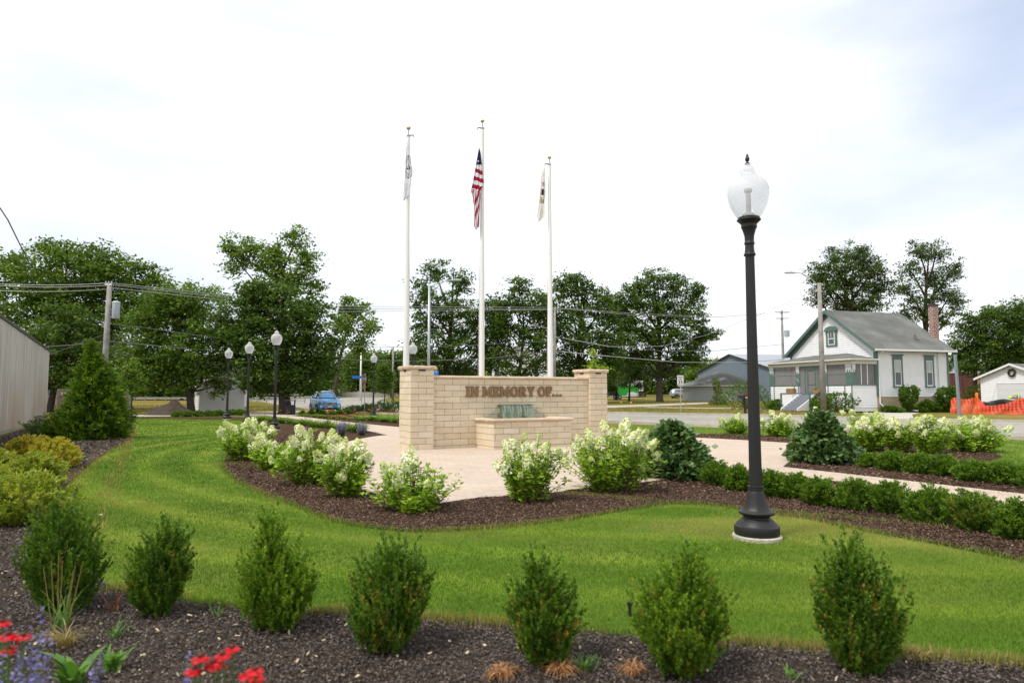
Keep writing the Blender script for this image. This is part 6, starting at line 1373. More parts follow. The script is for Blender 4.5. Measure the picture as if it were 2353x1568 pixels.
# tan house behind
def gable_house(name, label, loc, rz, w, d, ez, rzh, mwall, mroof, wins=(), cat='house', clapst=.15, windark=m_glass, vertical=False, trim=m_white, ov=.3, doors=()):
    t = thing(name, label, cat, loc, rz); mb = MB(); g = lambda z: 0 if z < ez else (z-ez)/(rzh-ez)*w/2
    mb.box((.02, .02, 0), (w-.02, d-.02, ez-.05))
    if vertical:
        zf = lambda x: ez+(rzh-ez)*(1-abs(x-w/2)/(w/2)); ribbed(mb, 0, w, 0, 0, zf, .35); ribbed(mb, 0, w, d, 0, zf, .35, 1); ribbed(mb, 0, d, 0, 0, lambda x: ez, .35, -1, .03, 'y'); ribbed(mb, 0, d, w, 0, lambda x: ez, .35, 1, .03, 'y')
    else:
        clap(mb, g, lambda z: w-g(z), 0, 0, rzh, clapst); clap(mb, g, lambda z: w-g(z), d, 0, rzh, clapst, 1); clap(mb, lambda z: 0, lambda z: d, 0, 0, ez, clapst, -1, 'y'); clap(mb, lambda z: 0, lambda z: d, w, 0, ez, clapst, 1, 'y')
    mb.add([(0, .01, ez), (w, .01, ez), (w/2, .01, rzh)], [(0, 1, 2)]); mb.build('wall', mwall, t)
    mb = MB(); sl = (rzh-ez)/(w/2)
    for sgn in (0, 1):
        X = (lambda x: x) if sgn == 0 else (lambda x: w-x)
        q = [(X(-ov), -ov, ez-ov*sl+.05), (X(-ov), d+ov, ez-ov*sl+.05), (X(w/2), d+ov, rzh+.05), (X(w/2), -ov, rzh+.05)]; q2 = [(x, y, z+.12) for x, y, z in q]
        mb.add(q+q2, [(0, 1, 2, 3), (7, 6, 5, 4), (0, 3, 7, 4), (1, 5, 6, 2), (0, 4, 5, 1)])
    ro = mb.build('roof', mroof, t); mb = MB()
    for sgn in (0, 1):
        X = (lambda x: x) if sgn == 0 else (lambda x: w-x); y = -ov-.03
        q = [(X(-ov), y, ez-ov*sl+.19), (X(w/2), y, rzh+.19), (X(w/2), y, rzh-.02), (X(-ov), y, ez-ov*sl-.02)]; q2 = [(a, y+.026, c) for a, _, c in q]; mb.add(q+q2, [(0, 1, 2, 3), (0, 4, 5, 1), (3, 2, 6, 7)])
    mb.build('rake_board', trim, ro)
    for (x0, x1, z0, z1) in wins:
        m1_ = MB(); m1_.box((x0-.08, -.06, z0-.08), (x1+.08, -.052, z1+.08)); wo = m1_.build('window', trim, t); m2_ = MB(); m2_.box((x0, -.07, z0), (x1, -.061, z1)); m2_.build('pane', windark, wo); m3 = MB(); m3.box((x0, -.078, (z0+z1)/2-.02), (x1, -.0705, (z0+z1)/2+.02)); m3.build('sash_bar', trim, wo)
    return t
m_tan = plain('tan_siding', (.34, .29, .20), .8, var=.08)
l = P(92, 900, 58); gable_house('tan_house', 'tan clapboard house glimpsed between the metal building and the arborvitae', (l.x, 58, 0), math.radians(8), 4.2, 8, 5.2, 7.4, m_tan, m_shing_b, [(.55, 1.35, 1.3, 2.6), (3.1, 3.9, 1.5, 2.6), (.5, 1.3, 3.8, 4.8)])
l = P(1130, 900, 118); gable_house('distant_house', 'white two storey house seen through the trees between the flagpoles', (l.x, 118, gz(118)), math.radians(-6), 9.6, 9, 6.6, 9.4, m_siding, m_shing, [(.6, 1.3, 3.6, 5.6), (4.2, 4.9, 3.6, 5.6), (7.3, 8.0, 3.6, 5.6)])
gable_house('grey_barn', 'large blue grey metal barn with a black edged gable behind the small garage', (32.06, 118, gz(100)-.1), math.atan2(-22, 4.44), 22.4, 15, 4.75, 7.25, plain('blue_grey_metal', (.17, .21, .25), .6, .2, .08, 2), plain('pale_metal_roof', (.36, .38, .42), .45, .4, .06), [], 'barn', vertical=True, trim=m_dark)
# white shed with gambrel roof
sp_ = G(458, 947); shedw = 3.3; t = thing('garden_shed', 'small white garden shed with a gambrel roof behind the lamp posts', 'shed', sp_, math.radians(30))
gam = [(0, 0), (shedw, 0), (shedw, 1.5), (shedw-.42, 2.25), (shedw*.62, 2.62), (shedw*.5, 2.70), (shedw*.38, 2.62), (.42, 2.25), (0, 1.5)]
mb = MB(); mb.prism(gam, .02, 3.2, 'y'); 
xl = lambda z: 0 if z < 1.5 else ((z-1.5)/.75*.42 if z < 2.25 else .42+(z-2.25)/.4*1.0)
clap(mb, xl, lambda z: shedw-xl(z), 0, 0, 2.62, .2, -1); clap(mb, lambda z: 0, lambda z: 3.2, 0, 0, 1.5, .2, -1, 'y'); mb.build('wall', m_siding, t)
mb = MB(); rp = [(-.10, 1.42), (.36, 2.30), (shedw*.38, 2.70), (shedw*.5, 2.80), (shedw*.62, 2.70), (shedw-.36, 2.30), (shedw+.10, 1.42)]
for a, b_ in zip(rp[:-1], rp[1:]): mb.add([(a[0], -.15, a[1]), (b_[0], -.15, b_[1]), (b_[0], 3.35, b_[1]), (a[0], 3.35, a[1]), (a[0], -.15, a[1]+.07), (b_[0], -.15, b_[1]+.07), (b_[0], 3.35, b_[1]+.07), (a[0], 3.35, a[1]+.07)], [(0, 1, 2, 3), (7, 6, 5, 4), (0, 4, 5, 1), (2, 6, 7, 3)])
mb.build('roof', m_shing_p, t)
mb = MB()
for a, b_ in zip(rp[:-1], rp[1:]): mb.add([(a[0], -.17, a[1]-.02), (b_[0], -.17, b_[1]-.02), (b_[0], -.17, b_[1]+.09), (a[0], -.17, a[1]+.09)], [(0, 1, 2, 3)])
mb.build('roof_trim', m_white, t)
l = P(448, 900, 70); gable_house('white_cottage', 'white sided cottage wall half hidden by trees beside the shed', (l.x, 70, 0), math.radians(-20), 2.4, 5, 3.4, 4.6, m_siding, m_shing_b, [(.3, .9, 1.3, 2.6)])
# small grey garage with a hip roof
gp = G(1679, 922.5); gd = gp.y; t = thing('small_garage', 'small pale grey garage with a mossy brown hip roof before the barn', 'garage', (gp.x, gd, gp.z), math.radians(40.5)); t.location.z -= .1
gw_, gdp, gh = 8.6, 8.2, 2.45
mb = MB(); ribbed(mb, 0, gw_, 0, 0, lambda x: gh, .32); ribbed(mb, 0, gdp, 0, 0, lambda x: gh, .32, -1, .03, 'y'); mb.box((.01, .01, 0), (gw_-.01, gdp, gh)); mb.build('wall', plain('pale_grey_wall', (.42, .44, .43), .7, var=.08), t)
mb = MB(); o_ = .5; mb.add([(-o_, -o_, gh), (gw_+o_, -o_, gh), (gw_+o_, gdp+o_, gh), (-o_, gdp+o_, gh), (gw_*.46, gdp*.56, gh+2.1), (gw_*.56, gdp*.50, gh+2.1)], [(0, 1, 5, 4), (1, 2, 5), (2, 3, 4, 5), (3, 0, 4), (3, 2, 1, 0)]); mb.build('roof', m_shing_p, t)
mb = MB(); mb.box((-o_-.02, -o_-.03, gh-.12), (gw_+o_, -o_+.03, gh+.02)); mb.box((-o_-.03, -o_+.03, gh-.12), (-o_+.03, gdp+o_, gh+.02)); mb.build('fascia', m_cream, t)
mb = MB()
for x in (3.3, 3.7, 4.1): mb.tube([(x, -.12, 0), (x, -.12, 2.3)], .02, 4)
for z in (.5, 1.0, 1.5, 2.0): mb.tube([(3.3, -.12, z), (4.1, -.12, z)], .018, 4)
tr_ = mb.build('trellis', m_steel, t)
p = G(1647, 930); sprig_shrub('rose_bush', 'narrow climbing rose bush before the small garage', 'shrub', p, 2.0, 3.2, [(0, 1.), (.25, .7), (.45, .4), (.8, .45), (1, .2)], 260, 12, .16, .07, m_rnd, None, .6, 880, .2, leafmat('rose_pink', [(.5, .2, .22), (.6, .3, .3)], .3), .1, .25)
# right garage with wreath
t = thing('white_garage', 'white sided garage with a wreath in its gable, cut by the right picture edge', 'garage', (46.6, 68, 0), math.radians(-73.4))
gw_, ez_, rz_2 = 6.5, 2.95, 4.15; mb = MB(); g = lambda z: 0 if z < ez_ else (z-ez_)/(rz_2-ez_)*gw_/2
mb.box((.02, .02, 0), (gw_-.02, 7, ez_-.05)); clap(mb, g, lambda z: gw_-g(z), 0, 0, rz_2, .19); clap(mb, lambda z: 0, lambda z: 7, 0, 0, ez_, .19, -1, 'y'); mb.add([(0, .01, ez_), (gw_, .01, ez_), (gw_/2, .01, rz_2)], [(0, 1, 2)]); mb.build('wall', m_siding, t)
mb = MB(); sl = (rz_2-ez_)/(gw_/2)
for sgn in (0, 1):
    X = (lambda x: x) if sgn == 0 else (lambda x: gw_-x)
    q = [(X(-.45), -.35, ez_-.45*sl+.05), (X(-.45), 7.3, ez_-.45*sl+.05), (X(gw_/2), 7.3, rz_2+.05), (X(gw_/2), -.35, rz_2+.05)]; q2 = [(x, y, z+.10) for x, y, z in q]
    mb.add(q+q2, [(0, 1, 2, 3), (7, 6, 5, 4), (0, 3, 7, 4), (1, 5, 6, 2), (0, 4, 5, 1)])
ro = mb.build('roof', m_shing, t); mb = MB()
for sgn in (0, 1):
    X = (lambda x: x) if sgn == 0 else (lambda x: gw_-x); y = -.38
    q = [(X(-.45), y, ez_-.45*sl+.17), (X(gw_/2), y, rz_2+.17), (X(gw_/2), y, rz_2-.03), (X(-.45), y, ez_-.45*sl-.03)]; q2 = [(a, y+.025, c) for a, _, c in q]; mb.add(q+q2, [(0, 1, 2, 3), (3, 2, 6, 7), (0, 4, 5, 1)])
mb.build('rake_board', m_white, ro)
mb = MB(); mb.box((1.7, -.08, 0), (1.8, -.052, 2.45)); mb.box((1.8, -.08, 2.36), (5.9, -.052, 2.45))
for k in range(4): mb.bbox((1.8, -.066, .01+k*.587), (5.9, -.053, .01+k*.587+.577), .006)
mb.build('garage_door', plain('garage_door_white', (.60, .60, .61), .6, var=.03), t)
w_ = thing('wreath', 'dark round wreath hanging in the gable of the white garage', 'wreath', Matrix.Translation((46.6, 68, 0)) @ Matrix.Rotation(math.radians(-73.4), 4, 'Z') @ Vector((3.25, -.12, 3.42)), math.radians(-73.4))
n = 700; rg = np.random.default_rng(5); a = rg.uniform(0, 2*PI, n); r1 = .30+rg.normal(size=n)*.05; B = np.stack([r1*np.cos(a), rg.normal(size=n)*.04, r1*np.sin(a)], 1); npmesh('greenery', leafquads(B, rdir(n), .10, .04), 4, leafmat('wreath_leaf', [(.03, .03, .02), (.07, .06, .04)], .1), w_)
mb = MB(); ph = [(.3*math.cos(q), 0, .3*math.sin(q)) for q in np.linspace(0, 2*PI, 20)]; mb.tube(ph, .05, 6); mb.build('ring', m_twig, w_); 
# brick commercial building
bl_ = P(2186, 905, 120); t = thing('brick_building', 'low brown brick building with a dark red end behind the leaning post', 'building', (bl_.x, 120, gz(120)-.2), math.radians(2))
mb = MB(); mb.box((4.4, 0, 0), (16, 12, 4.6)); mb.build('wall', plain('tan_brick', (.30, .15, .09), .9, var=.35, sc=3), t); mb = MB(); mb.box((0, -.1, 0), (4.4, 11, 4.7)); mb.build('red_wall', plain('dark_red_wall', (.10, .025, .022), .7, var=.1), t)
mb = MB(); mb.box((-.1, -.2, 4.7), (4.41, 11, 4.85)); mb.box((4.42, -.1, 4.6), (16.1, 12.1, 4.85)); mb.build('parapet', m_white, t)
mb = MB(); mb.lathe([(.35, 4.85), (.30, 5.2), (.22, 5.3), (.22, 6.1), (.45, 6.2), (.45, 6.5), (.1, 6.55)], 12, (1.2, 1.0, 0)); mb.build('roof_vent', m_steel, t, auto=40)
p = G(2262, 925); sprig_shrub('tiger_lily_bush', 'dark green bush with orange lilies behind the orange netting', 'shrub', p, 5.5, 2.6, mound, 420, 12, .22, .07, m_box, None, .6, 885, .3, m_orange, .12, .25)

# ------------------------------------------------------------ poles, lamps, wires
m_wood = plain('weathered_pole', (.25, .235, .215), .9, var=.3, sc=3, bmp=.4)
m_galv = plain('galvanised', (.42, .44, .45), .45, .6, .08)
m_wire = plain('cable', (.10, .10, .10), .6); m_wire_l = plain('aluminium_cable', (.36, .36, .36), .5, .5)
up_ = G(233, 966); tip = P(252, 651, up_.y); t = thing('utility_pole', 'leaning wooden utility pole with a grey transformer, behind the arborvitae', 'utility pole', up_)
tp = tip-up_; mb = MB(); mb.tube([(0, 0, -.2), tuple(tp*.5), tuple(tp)], [.165, .15, .125], 12); mb.build('pole', m_wood, t, smooth=True)
tz = P(266, 712, up_.y)-up_; mb = MB(); mb.lathe([(.0, -.52), (.17, -.50), (.20, -.44), (.20, .36), (.215, .37), (.215, .41), (.18, .46), (.05, .50)], 18, tuple(tz+Vector((.10, -.15, 0)))); mb.build('transformer', plain('transformer_grey', (.38, .41, .44), .5, .1), t, auto=40)
mb = MB(); mb.tube([tuple(tp*.78), tuple(tz+Vector((.0, -.1, .2)))], .03, 5); mb.tube([tuple(tp*.72), tuple(tz+Vector((0, -.1, -.2)))], .03, 5)
for dx in (-.16, 0, .16): mb.lathe([(.03, 0), (.045, .04), (.03, .08), (.045, .12), (.02, .16)], 8, (tp.x+dx, tp.y-.1, tp.z-.05))
mb.tube([(tp.x-.2, tp.y-.1, tp.z-.08), (tp.x+.2, tp.y-.1, tp.z-.08)], .03, 5); mb.build('hardware', m_galv, t)
c2 = Vector((P(1275, 900, 78).x, 78, 0)); H2 = P(1275, 706, 78).z; t = thing('utility_pole', 'wooden utility pole just right of the right flagpole with a short crossarm', 'utility pole', c2)
mb = MB(); mb.tube([(-.1, 0, 0), (0, 0, H2)], [.2, .14], 10); mb.build('pole', m_wood, t, smooth=True); mb = MB(); mb.box((-.7, -.12, H2-.35), (.7, 0-.145+.13, H2-.22)); mb.build('crossarm', m_wood, t)
mb = MB(); mb.tube([(0, -.1, 8.0), (-.8, -.6, 8.8), (-2.6, -1.4, 9.1)], [.04, .035, .03], 6); mb.bbox((-3.2, -1.55, 9.0), (-2.5, -1.3, 9.12), .04); mb.build('lamp_arm', m_galv, t)
c3 = Vector((P(1801, 900, 105).x, 105, gz(105))); H3 = P(1801, 717, 105).z; t = thing('utility_pole', 'far wooden utility pole with two crossarms and a round transformer, left of the house', 'utility pole', c3)
mb = MB(); mb.tube([(0, 0, 0), (0, 0, H3)], [.24, .17], 10); mb.build('pole', m_wood, t, smooth=True)
mb = MB(); mb.box((-1.15, -.2, H3-.35), (1.15, -.06, H3-.22)); mb.box((-1.0, -.2, H3-1.3), (1.0, -.06, H3-1.18)); mb.build('crossarm', m_wood, t)
mb = MB(); mb.lathe([(.05, -.55), (.38, -.5), (.40, .45), (.30, .55), (.05, .6)], 16, (.62, -.2, H3-3.6)); mb.build('transformer', MATS['transformer_grey'], t, auto=40)
# wooden pole with street light before the house
c4 = G(1892, 953); tip = P(1881, 650, c4.y); t = thing('street_light', 'tall wooden street light pole with a curved arm before the white house', 'street light', c4); tp = tip-c4; tp.x *= .55
mb = MB(); mb.tube([(0, 0, -.1), tuple(tp*.5), tuple(tp)], [.19, .165, .13], 12); mb.build('pole', m_wood, t, smooth=True)
hd = P(1817, 626, c4.y-.3)-c4; mb = MB()
mb.tube([tuple(tp*.97), tuple(tp*.97+(hd-tp*.97)*.3+Vector((0, 0, .32))), tuple(tp+(hd-tp)*.65+Vector((0, 0, .22))), tuple(hd)], [.035]*4, 6); mb.tube([tuple(tp*.93), tuple(tp*.95+(hd-tp*.95)*.35+Vector((0, 0, .18)))], .02, 5); mb.tube([tuple(tp*.93), tuple(tp*.93+Vector((-.5, -.1, .15))), tuple(tp*.93+Vector((-.75, -.1, .05)))], .018, 5); mb.build('lamp_arm', m_galv, t)
mb = MB(); q = hd; mb.bbox((q.x-.45, q.y-.12, q.z-.07), (q.x+.28, q.y+.12, q.z+.05), .04); mb.lathe([(.03, .05), (.04, .14), (.0, .15)], 8, tuple(q)); mb.build('lamp_head', m_galv, t)
# galvanised mast with truss arm
c5 = Vector((P(984, 900, 45).x, 45, 0)); H5 = P(984, 655, 45).z; t = thing('street_light', 'galvanised street light mast with a truss arm, right of the left flagpole', 'street light', c5)
mb = MB(); mb.tube([(0, 0, 0), (0, 0, H5)], [.115, .07], 14); mb.build('pole', m_galv, t, smooth=True)
e = P(1045, 643, 44)-c5; e.y = -1.; mb = MB(); st = Vector((0, 0, H5-.1)); s2 = Vector((0, 0, H5-.55)); k1 = e*.6+st*.4+Vector((0, 0, .12))
mb.tube([tuple(st), tuple(k1), tuple(e)], [.035, .03, .028], 6); mb.tube([tuple(s2), tuple(k1)], .022, 6); mb.tube([tuple(st*.72+s2*.28+(k1-st)*.3), tuple(s2+(k1-s2)*.35)], .015, 5); mb.build('truss_arm', m_galv, t)
mb = MB(); mb.bbox((e.x-.15, e.y-.12, e.z-.06), (e.x+.42, e.y+.12, e.z+.05), .03); mb.build('lamp_head', m_galv, t)
c6 = Vector((P(902, 900, 110).x, 110, gz(110))); H6 = P(902, 797, 110).z-c6.z; t = thing('street_light', 'distant wooden street light with a long thin arm, left of the left flagpole', 'street light', c6)
mb = MB(); mb.tube([(0, 0, 0), (0, 0, H6)], [.18, .14], 8); mb.build('pole', m_wood, t, smooth=True); mb = MB(); mb.tube([(0, 0, H6-.3), (-1.2, -.2, H6+.35), (-2.6, -.3, H6+.45)], .04, 5); mb.bbox((-3.2, -.4, H6+.36), (-2.5, -.15, H6+.5), .04); mb.build('lamp_arm', m_galv, t)
c7 = Vector((P(828, 900, 105).x, 105, gz(105))); H7 = P(828, 802, 105).z-c7.z; mb = MB(); mb.tube([(0, 0, 0), (0, 0, H7)], [.16, .10], 8); mb.tube([(0, 0, H7*.45), (-1, 0, H7*.45)], .05, 5)
o = mb.build('white_mast', m_pole, smooth=True, loc=c7); tag(o, 'thin distant white mast rising behind the stop sign', 'mast')
def wire(label, pts, mt=m_wire, r=.018, sag=.25, n=12, name='power_line'):
    mb = MB()
    W_ = [P(*p) for p in pts]; out = []
    for i in range(len(W_)-1):
        a, b_ = W_[i], W_[i+1]
        for k in range(n):
            u = k/n; q = a.lerp(b_, u); q.z -= sag*4*u*(1-u) if len(W_) == 2 else 0; out.append(tuple(q))
    out.append(tuple(W_[-1])); mb.tube(out, r, 4); o = mb.build(name, mt, loc=None); return tag(o, label, 'cable', 'overhead cables')
wire('upper primary wire from the left edge to the leaning utility pole', [(-60, 648, 40), (250, 650, 42)], m_wire_l, .016, .15)
wire('middle primary wire from the left edge to the leaning utility pole', [(-60, 652, 40), (252, 655, 42)], m_wire_l, .016, .15)
wire('lower primary wire from the left edge to the leaning utility pole', [(-60, 664, 40), (246, 664, 42)], m_wire_l, .016, .15)
wire('upper primary wire crossing the treetops to the centre pole', [(254, 650, 42), (750, 703, 57), (1262, 706, 78)], m_wire_l, .02)
wire('middle primary wire crossing the treetops to the centre pole', [(256, 654, 42), (750, 709, 57), (1266, 710, 78)], m_wire_l, .02)
wire('lower primary wire crossing the treetops to the centre pole', [(250, 660, 42), (750, 716, 57), (1285, 711, 78)], m_wire_l, .02)
wire('heavy cable from the left edge past the arborvitae top', [(95, 797, 38), (170, 792, 39.5), (245, 783, 42)], m_wire, .03)
wire('heavy bundled cable from the leaning pole across to the left flagpole', [(245, 783, 42), (420, 800, 47), (620, 815, 52), (810, 826, 58), (960, 829, 64), (1120, 823, 70), (1273, 806, 78)], m_wire, .035)
wire('thin second cable above the heavy one, crossing behind the lamp posts', [(258, 745, 42), (330, 752, 44), (560, 785, 50), (800, 795, 58), (990, 797, 68), (1273, 783, 78)], m_wire, .022)
wire('slack service cable left of the leaning pole', [(0, 832, 30), (120, 812, 38), (240, 768, 42)], m_wire, .016)
wire('service drop looping from the leaning pole', [(247, 788, 42), (262, 782, 43), (275, 768, 45), (330, 770, 47)], m_wire, .016)
wire('upper right primary wire from the centre pole to beyond the lamp post', [(1264, 706, 78), (1460, 720, 84), (1640, 728, 95), (1790, 717, 105)], m_wire_l, .022)
wire('second right primary wire from the centre pole', [(1285, 708, 78), (1460, 724, 84), (1640, 729, 95), (1812, 718, 105)], m_wire_l, .022)
wire('telephone cable sagging from the centre pole across the walnut tree', [(1275, 772, 78), (1380, 792, 78), (1520, 806, 80), (1650, 805, 90), (1800, 790, 105)], m_wire, .03)
wire('lower telephone cable over the grey barn roof', [(1275, 806, 78), (1400, 818, 76), (1560, 832, 76), (1700, 832, 78), (1800, 826, 80)], m_wire_l, .03)
wire('cable climbing from the walnut tree to the wooden street light', [(1290, 776, 78), (1400, 796, 74), (1520, 795, 68), (1620, 770, 60), (1750, 720, 54), (1880, 665, 48)], m_wire_l, .018)
wire('loose lead running down over the house gable to its corner', [(1890, 690, 50), (1930, 745, 54.0), (1955, 780, 53.5), (2003, 815, 53.6)], m_wire, .014)
wire('twisted service cable hanging down in the upper left corner', [(-40, 420, 14), (0, 478, 15), (18, 505, 15.5), (45, 560, 17), (70, 610, 19)], m_wire, .016)

# ------------------------------------------------------------ signs
def text_mesh(s, size, mt, parent, loc, rot, depth=.002, name='lettering', align='CENTER'):
    cu = bpy.data.curves.new(name, 'FONT'); cu.body = s; cu.size = size; cu.extrude = depth; cu.align_x = align; cu.align_y = 'CENTER'; cu.offset = .006*size/.1*.5
    tmp = bpy.data.objects.new('tmp', cu); C.objects.link(tmp); dg = bpy.context.evaluated_depsgraph_get(); dg.update(); me = bpy.data.meshes.new_from_object(tmp.evaluated_get(dg)); bpy.data.objects.remove(tmp); bpy.data.curves.remove(cu)
    me.name = name; me.materials.clear(); me.materials.append(mt); o = bpy.data.objects.new(name, me); C.objects.link(o); o.parent = parent; o.location = loc; o.rotation_euler = rot; return o
m_sred = plain('sign_red', (.42, .01, .015), .4, var=.04); m_swhite = plain('sign_white', (.70, .70, .70), .4, var=.03); m_sblack = plain('sign_black', (.012, .012, .012), .5); m_syel = plain('sign_amber', (.62, .30, .01), .4, var=.04); m_sblue = plain('sign_blue', (.02, .14, .50), .4, var=.05)
s_ = G(1564, 946.5); t = thing('speed_limit_sign', 'white SPEED LIMIT 25 sign on a thin post across the road', 'road sign', s_, math.radians(-8))
mb = MB(); mb.box((-.03, 0, 0), (.03, .05, 2.3)); mb.build('post', m_galv, t); mb = MB(); mb.bbox((-.25, -.012, 2.15), (.25, 0-.001, 2.92), .005); sb = mb.build('sign_plate', m_swhite, t)
mb = MB()
for (a, b_) in (((-.235, 2.165), (.235, 2.173)), ((-.235, 2.897), (.235, 2.905)), ((-.235, 2.173), (-.227, 2.897)), ((.227, 2.173), (.235, 2.897))): mb.box((a[0], -.0145, a[1]), (b_[0], -.0125, b_[1]))
mb.build('border', m_sblack, sb)
for s, z, sz in (('SPEED', 2.78, .15), ('LIMIT', 2.62, .15), ('25', 2.37, .38)): text_mesh(s, sz, m_sblack, sb, (0, -.0145, z), (PI/2, 0, 0))
s_ = G(836, 949); t = thing('stop_sign', 'red STOP sign turned sideways on a post with a small amber plate below', 'road sign', s_, math.radians(-58))
mb = MB(); mb.box((-.03, 0, 0), (.03, .04, 3.0)); mb.build('post', m_galv, t)
oc = lambda r: [(r*math.cos(PI/8+k*PI/4), r*math.sin(PI/8+k*PI/4)) for k in range(8)]
zc = P(836, 871, s_.y).z; mb = MB(); mb.prism([(x, z+zc) for x, z in oc(.41)], -.012, -.002, 'y'); sp = mb.build('sign_plate', m_swhite, t); mb = MB(); mb.prism([(x, z+zc) for x, z in oc(.385)], -.0145, -.0125, 'y'); mb.build('red_field', m_sred, sp)
text_mesh('STOP', .30, m_swhite, sp, (0, -.0175, zc), (PI/2, 0, 0))
mb = MB(); mb.bbox((-.28, -.012, zc-.75), (.28, -.002, zc-.43), .004); pl = mb.build('amber_plate', m_syel, t)
mb = MB(); [mb.box((-.22, -.0145, zc-.55-.1*k), (.22, -.0125, zc-.535-.1*k)) for k in range(2)]; mb.build('amber_plate_lines', m_sblack, pl)
sb_ = P(820, 866, 62); t = thing('street_name_sign', 'small blue street name sign left of the stop sign', 'street sign', (sb_.x, 62, 0)); mb = MB(); mb.box((.42, 0, 0), (.47, .05, 3.2)); mb.build('post', m_galv, t); mb = MB(); mb.bbox((-.45, -.01, sb_.z-.12), (.45, .0-.001, sb_.z+.12), .004); mb.build('sign_plate', m_sblue, t)
sb_ = P(1001, 854, 55); t = thing('direction_sign', 'small blue sign with a yellow emblem peeping over the wall beside the left pillar', 'road sign', (sb_.x, 55, 0)); mb = MB(); mb.box((-.03, .0, 0), (.03, .05, sb_.z)); mb.build('post', m_galv, t); mb = MB(); mb.bbox((-.22, -.012, sb_.z-.35), (.22, -.001, sb_.z+.12), .004); mb.build('sign_plate', m_sblue, t); mb = MB(); mb.prism([(x*.35, z*.35+sb_.z+.28) for x, z in oc(.41)], -.012, -.001, 'y'); mb.build('yellow_emblem', m_syel, t)
text_mesh('TO', .13, m_swhite, t, (0, -.0145, sb_.z), (PI/2, 0, 0))
s_ = G(2207, 966); top = P(2195, 814, s_.y+.3); d = top-s_; mb = MB()
o_ = Vector((0, 0, 0)); w_ = .10
for a, b_, dy in ((-w_, -w_*.45, .05), (-w_*.45, w_*.45, 0), (w_*.45, w_, .05)):
    mb.add([(a, dy if a != -w_*.45 else 0, 0), (b_, 0 if b_ != w_ else dy, 0), (b_+d.x, (0 if b_ != w_ else dy)+d.y, d.z), (a+d.x, (dy if a != -w_*.45 else 0)+d.y, d.z)], [(0, 1, 2, 3)])
mb.box((-.012, .0, .0), (.012, .02, .05)); o = mb.build('sign_post', plain('steel_channel', (.20, .23, .25), .5, .5), loc=s_); o.modifiers.new('t', 'SOLIDIFY').thickness = .012; tag(o, 'bare leaning grey steel channel post at the roadside on the right', 'post')
# mailbox
s_ = G(1712, 950); t = thing('mailbox', 'black mailbox on a leaning wooden post, left of the black lamp post', 'mailbox', s_); mb = MB(); mb.tube([(0, 0, 0), (-.06, 0, 1.15)], .09, 4); mb.build('post', m_sblack, t)
mb = MB(); mb.prism([(-.26, 0), (.26, 0), (.26, .2), (.2, .30), (.1, .34), (-.1, .34), (-.2, .30), (-.26, .2)], -.25, .25, 'y'); bx = mb.build('box', m_sblack, t, loc=(-.1, 0, 1.12)); bx.rotation_euler = (0, 0, .4); mb = MB(); mb.box((-.12, -.262, .20), (.16, -.252, .30)); mb.build('red_flag', m_sred, bx); mb = MB(); mb.box((-.05, -.258, .04), (.14, -.252, .11)); mb.build('number_plate', m_swhite, bx)
# utility marker flags
for i, (px, py, lab) in enumerate(((1345, 925, 'left of the trailer'), (1425, 923, 'under the green trailer'), (1448, 923.5, 'right of the green trailer'), (1574, 926, 'right of the speed limit post'), (1725, 927, 'beside the mailbox'), (1808, 932, 'at the porch left corner'), (2010, 937, 'before the right end of the porch'), (2163, 932, 'right of the dried bush'), (2205, 950, 'at the drive edge, nearest the road'), (2218, 942, 'hung by the orange netting'), (2233, 953, 'below the orange netting'))):
    p = G(px, py+6); k = p.y/1568; t = thing('marker_flag', 'little yellow utility marker flag '+lab, 'marker flag', p, random.uniform(-.4, .4), 'yellow utility marker flags in the grass'); mb = MB(); mb.tube([(0, 0, 0), (0, 0, 7*k)], .012, 4); mb.build('wire_stake', m_galv, t); mb = MB(); mb.box((0, -.004, 4*k), (3.8*k, .004, 7*k)); mb.build('flag_cloth', plain('marker_yellow', (.70, .38, .01), .6), t)
# utility cabinet left, trash bin, dirt pile, fence, guard rails
s_ = G(127, 968); t = thing('utility_cabinet', 'tan metal utility cabinet between the metal building and arborvitae', 'cabinet', s_, math.radians(12)); k = s_.y/1568; mb = MB(); mb.bbox((0, 0, 0), (38*k, 1.0, 74*k), .03); mb.build('body', plain('tan_metal', (.36, .28, .22), .5, .2, .12, 1.5), t)
mb = MB(); mb.box((9*k, -.01, 60*k), (13*k, -.002, 67*k)); mb.box((16*k, -.01, 60*k), (20*k, -.002, 67*k)); mb.build('notice_plate', m_cream, t); mb = MB(); mb.lathe([(.05, 0), (.05, .02), (.0, .03)], 10, (10*k, -.02, 57*k)); mb.build('lock', m_sblack, t)
s_ = G(666, 951.5); k = s_.y/1568; t = thing('trash_bin', 'black litter bin with a flat canopy lid near the blue car', 'trash bin', s_, .25)
mb = MB(); w_ = 11.5*k; mb.bbox((-w_, -w_, .03), (w_, w_, 22*k), .04)
for i in range(9):
    for sgn in (-1, 1): x = -w_+2*w_*(i+.5)/9; mb.bbox((x-.02, sgn*w_-.03 if sgn > 0 else -w_-.02, .08), (x+.02, w_+.02 if sgn > 0 else -w_+.03-.0, 21*k), .006); 
mb.build('bin_body', plain('black_slats', (.012, .014, .022), .4), t); mb = MB()
for x in (-w_*.85, w_*.85):
    for y in (-w_*.85, w_*.85): mb.tube([(x, y, 21*k), (x, y, 31*k)], .03, 5)
mb.build('posts', MATS['black_slats'], t); mb = MB(); mb.bbox((-w_*1.06, -w_*1.06, 31*k), (w_*1.06, w_*1.06, 33*k), .015); mb.build('canopy', plain('bin_lid', (.10, .10, .11), .4), t)
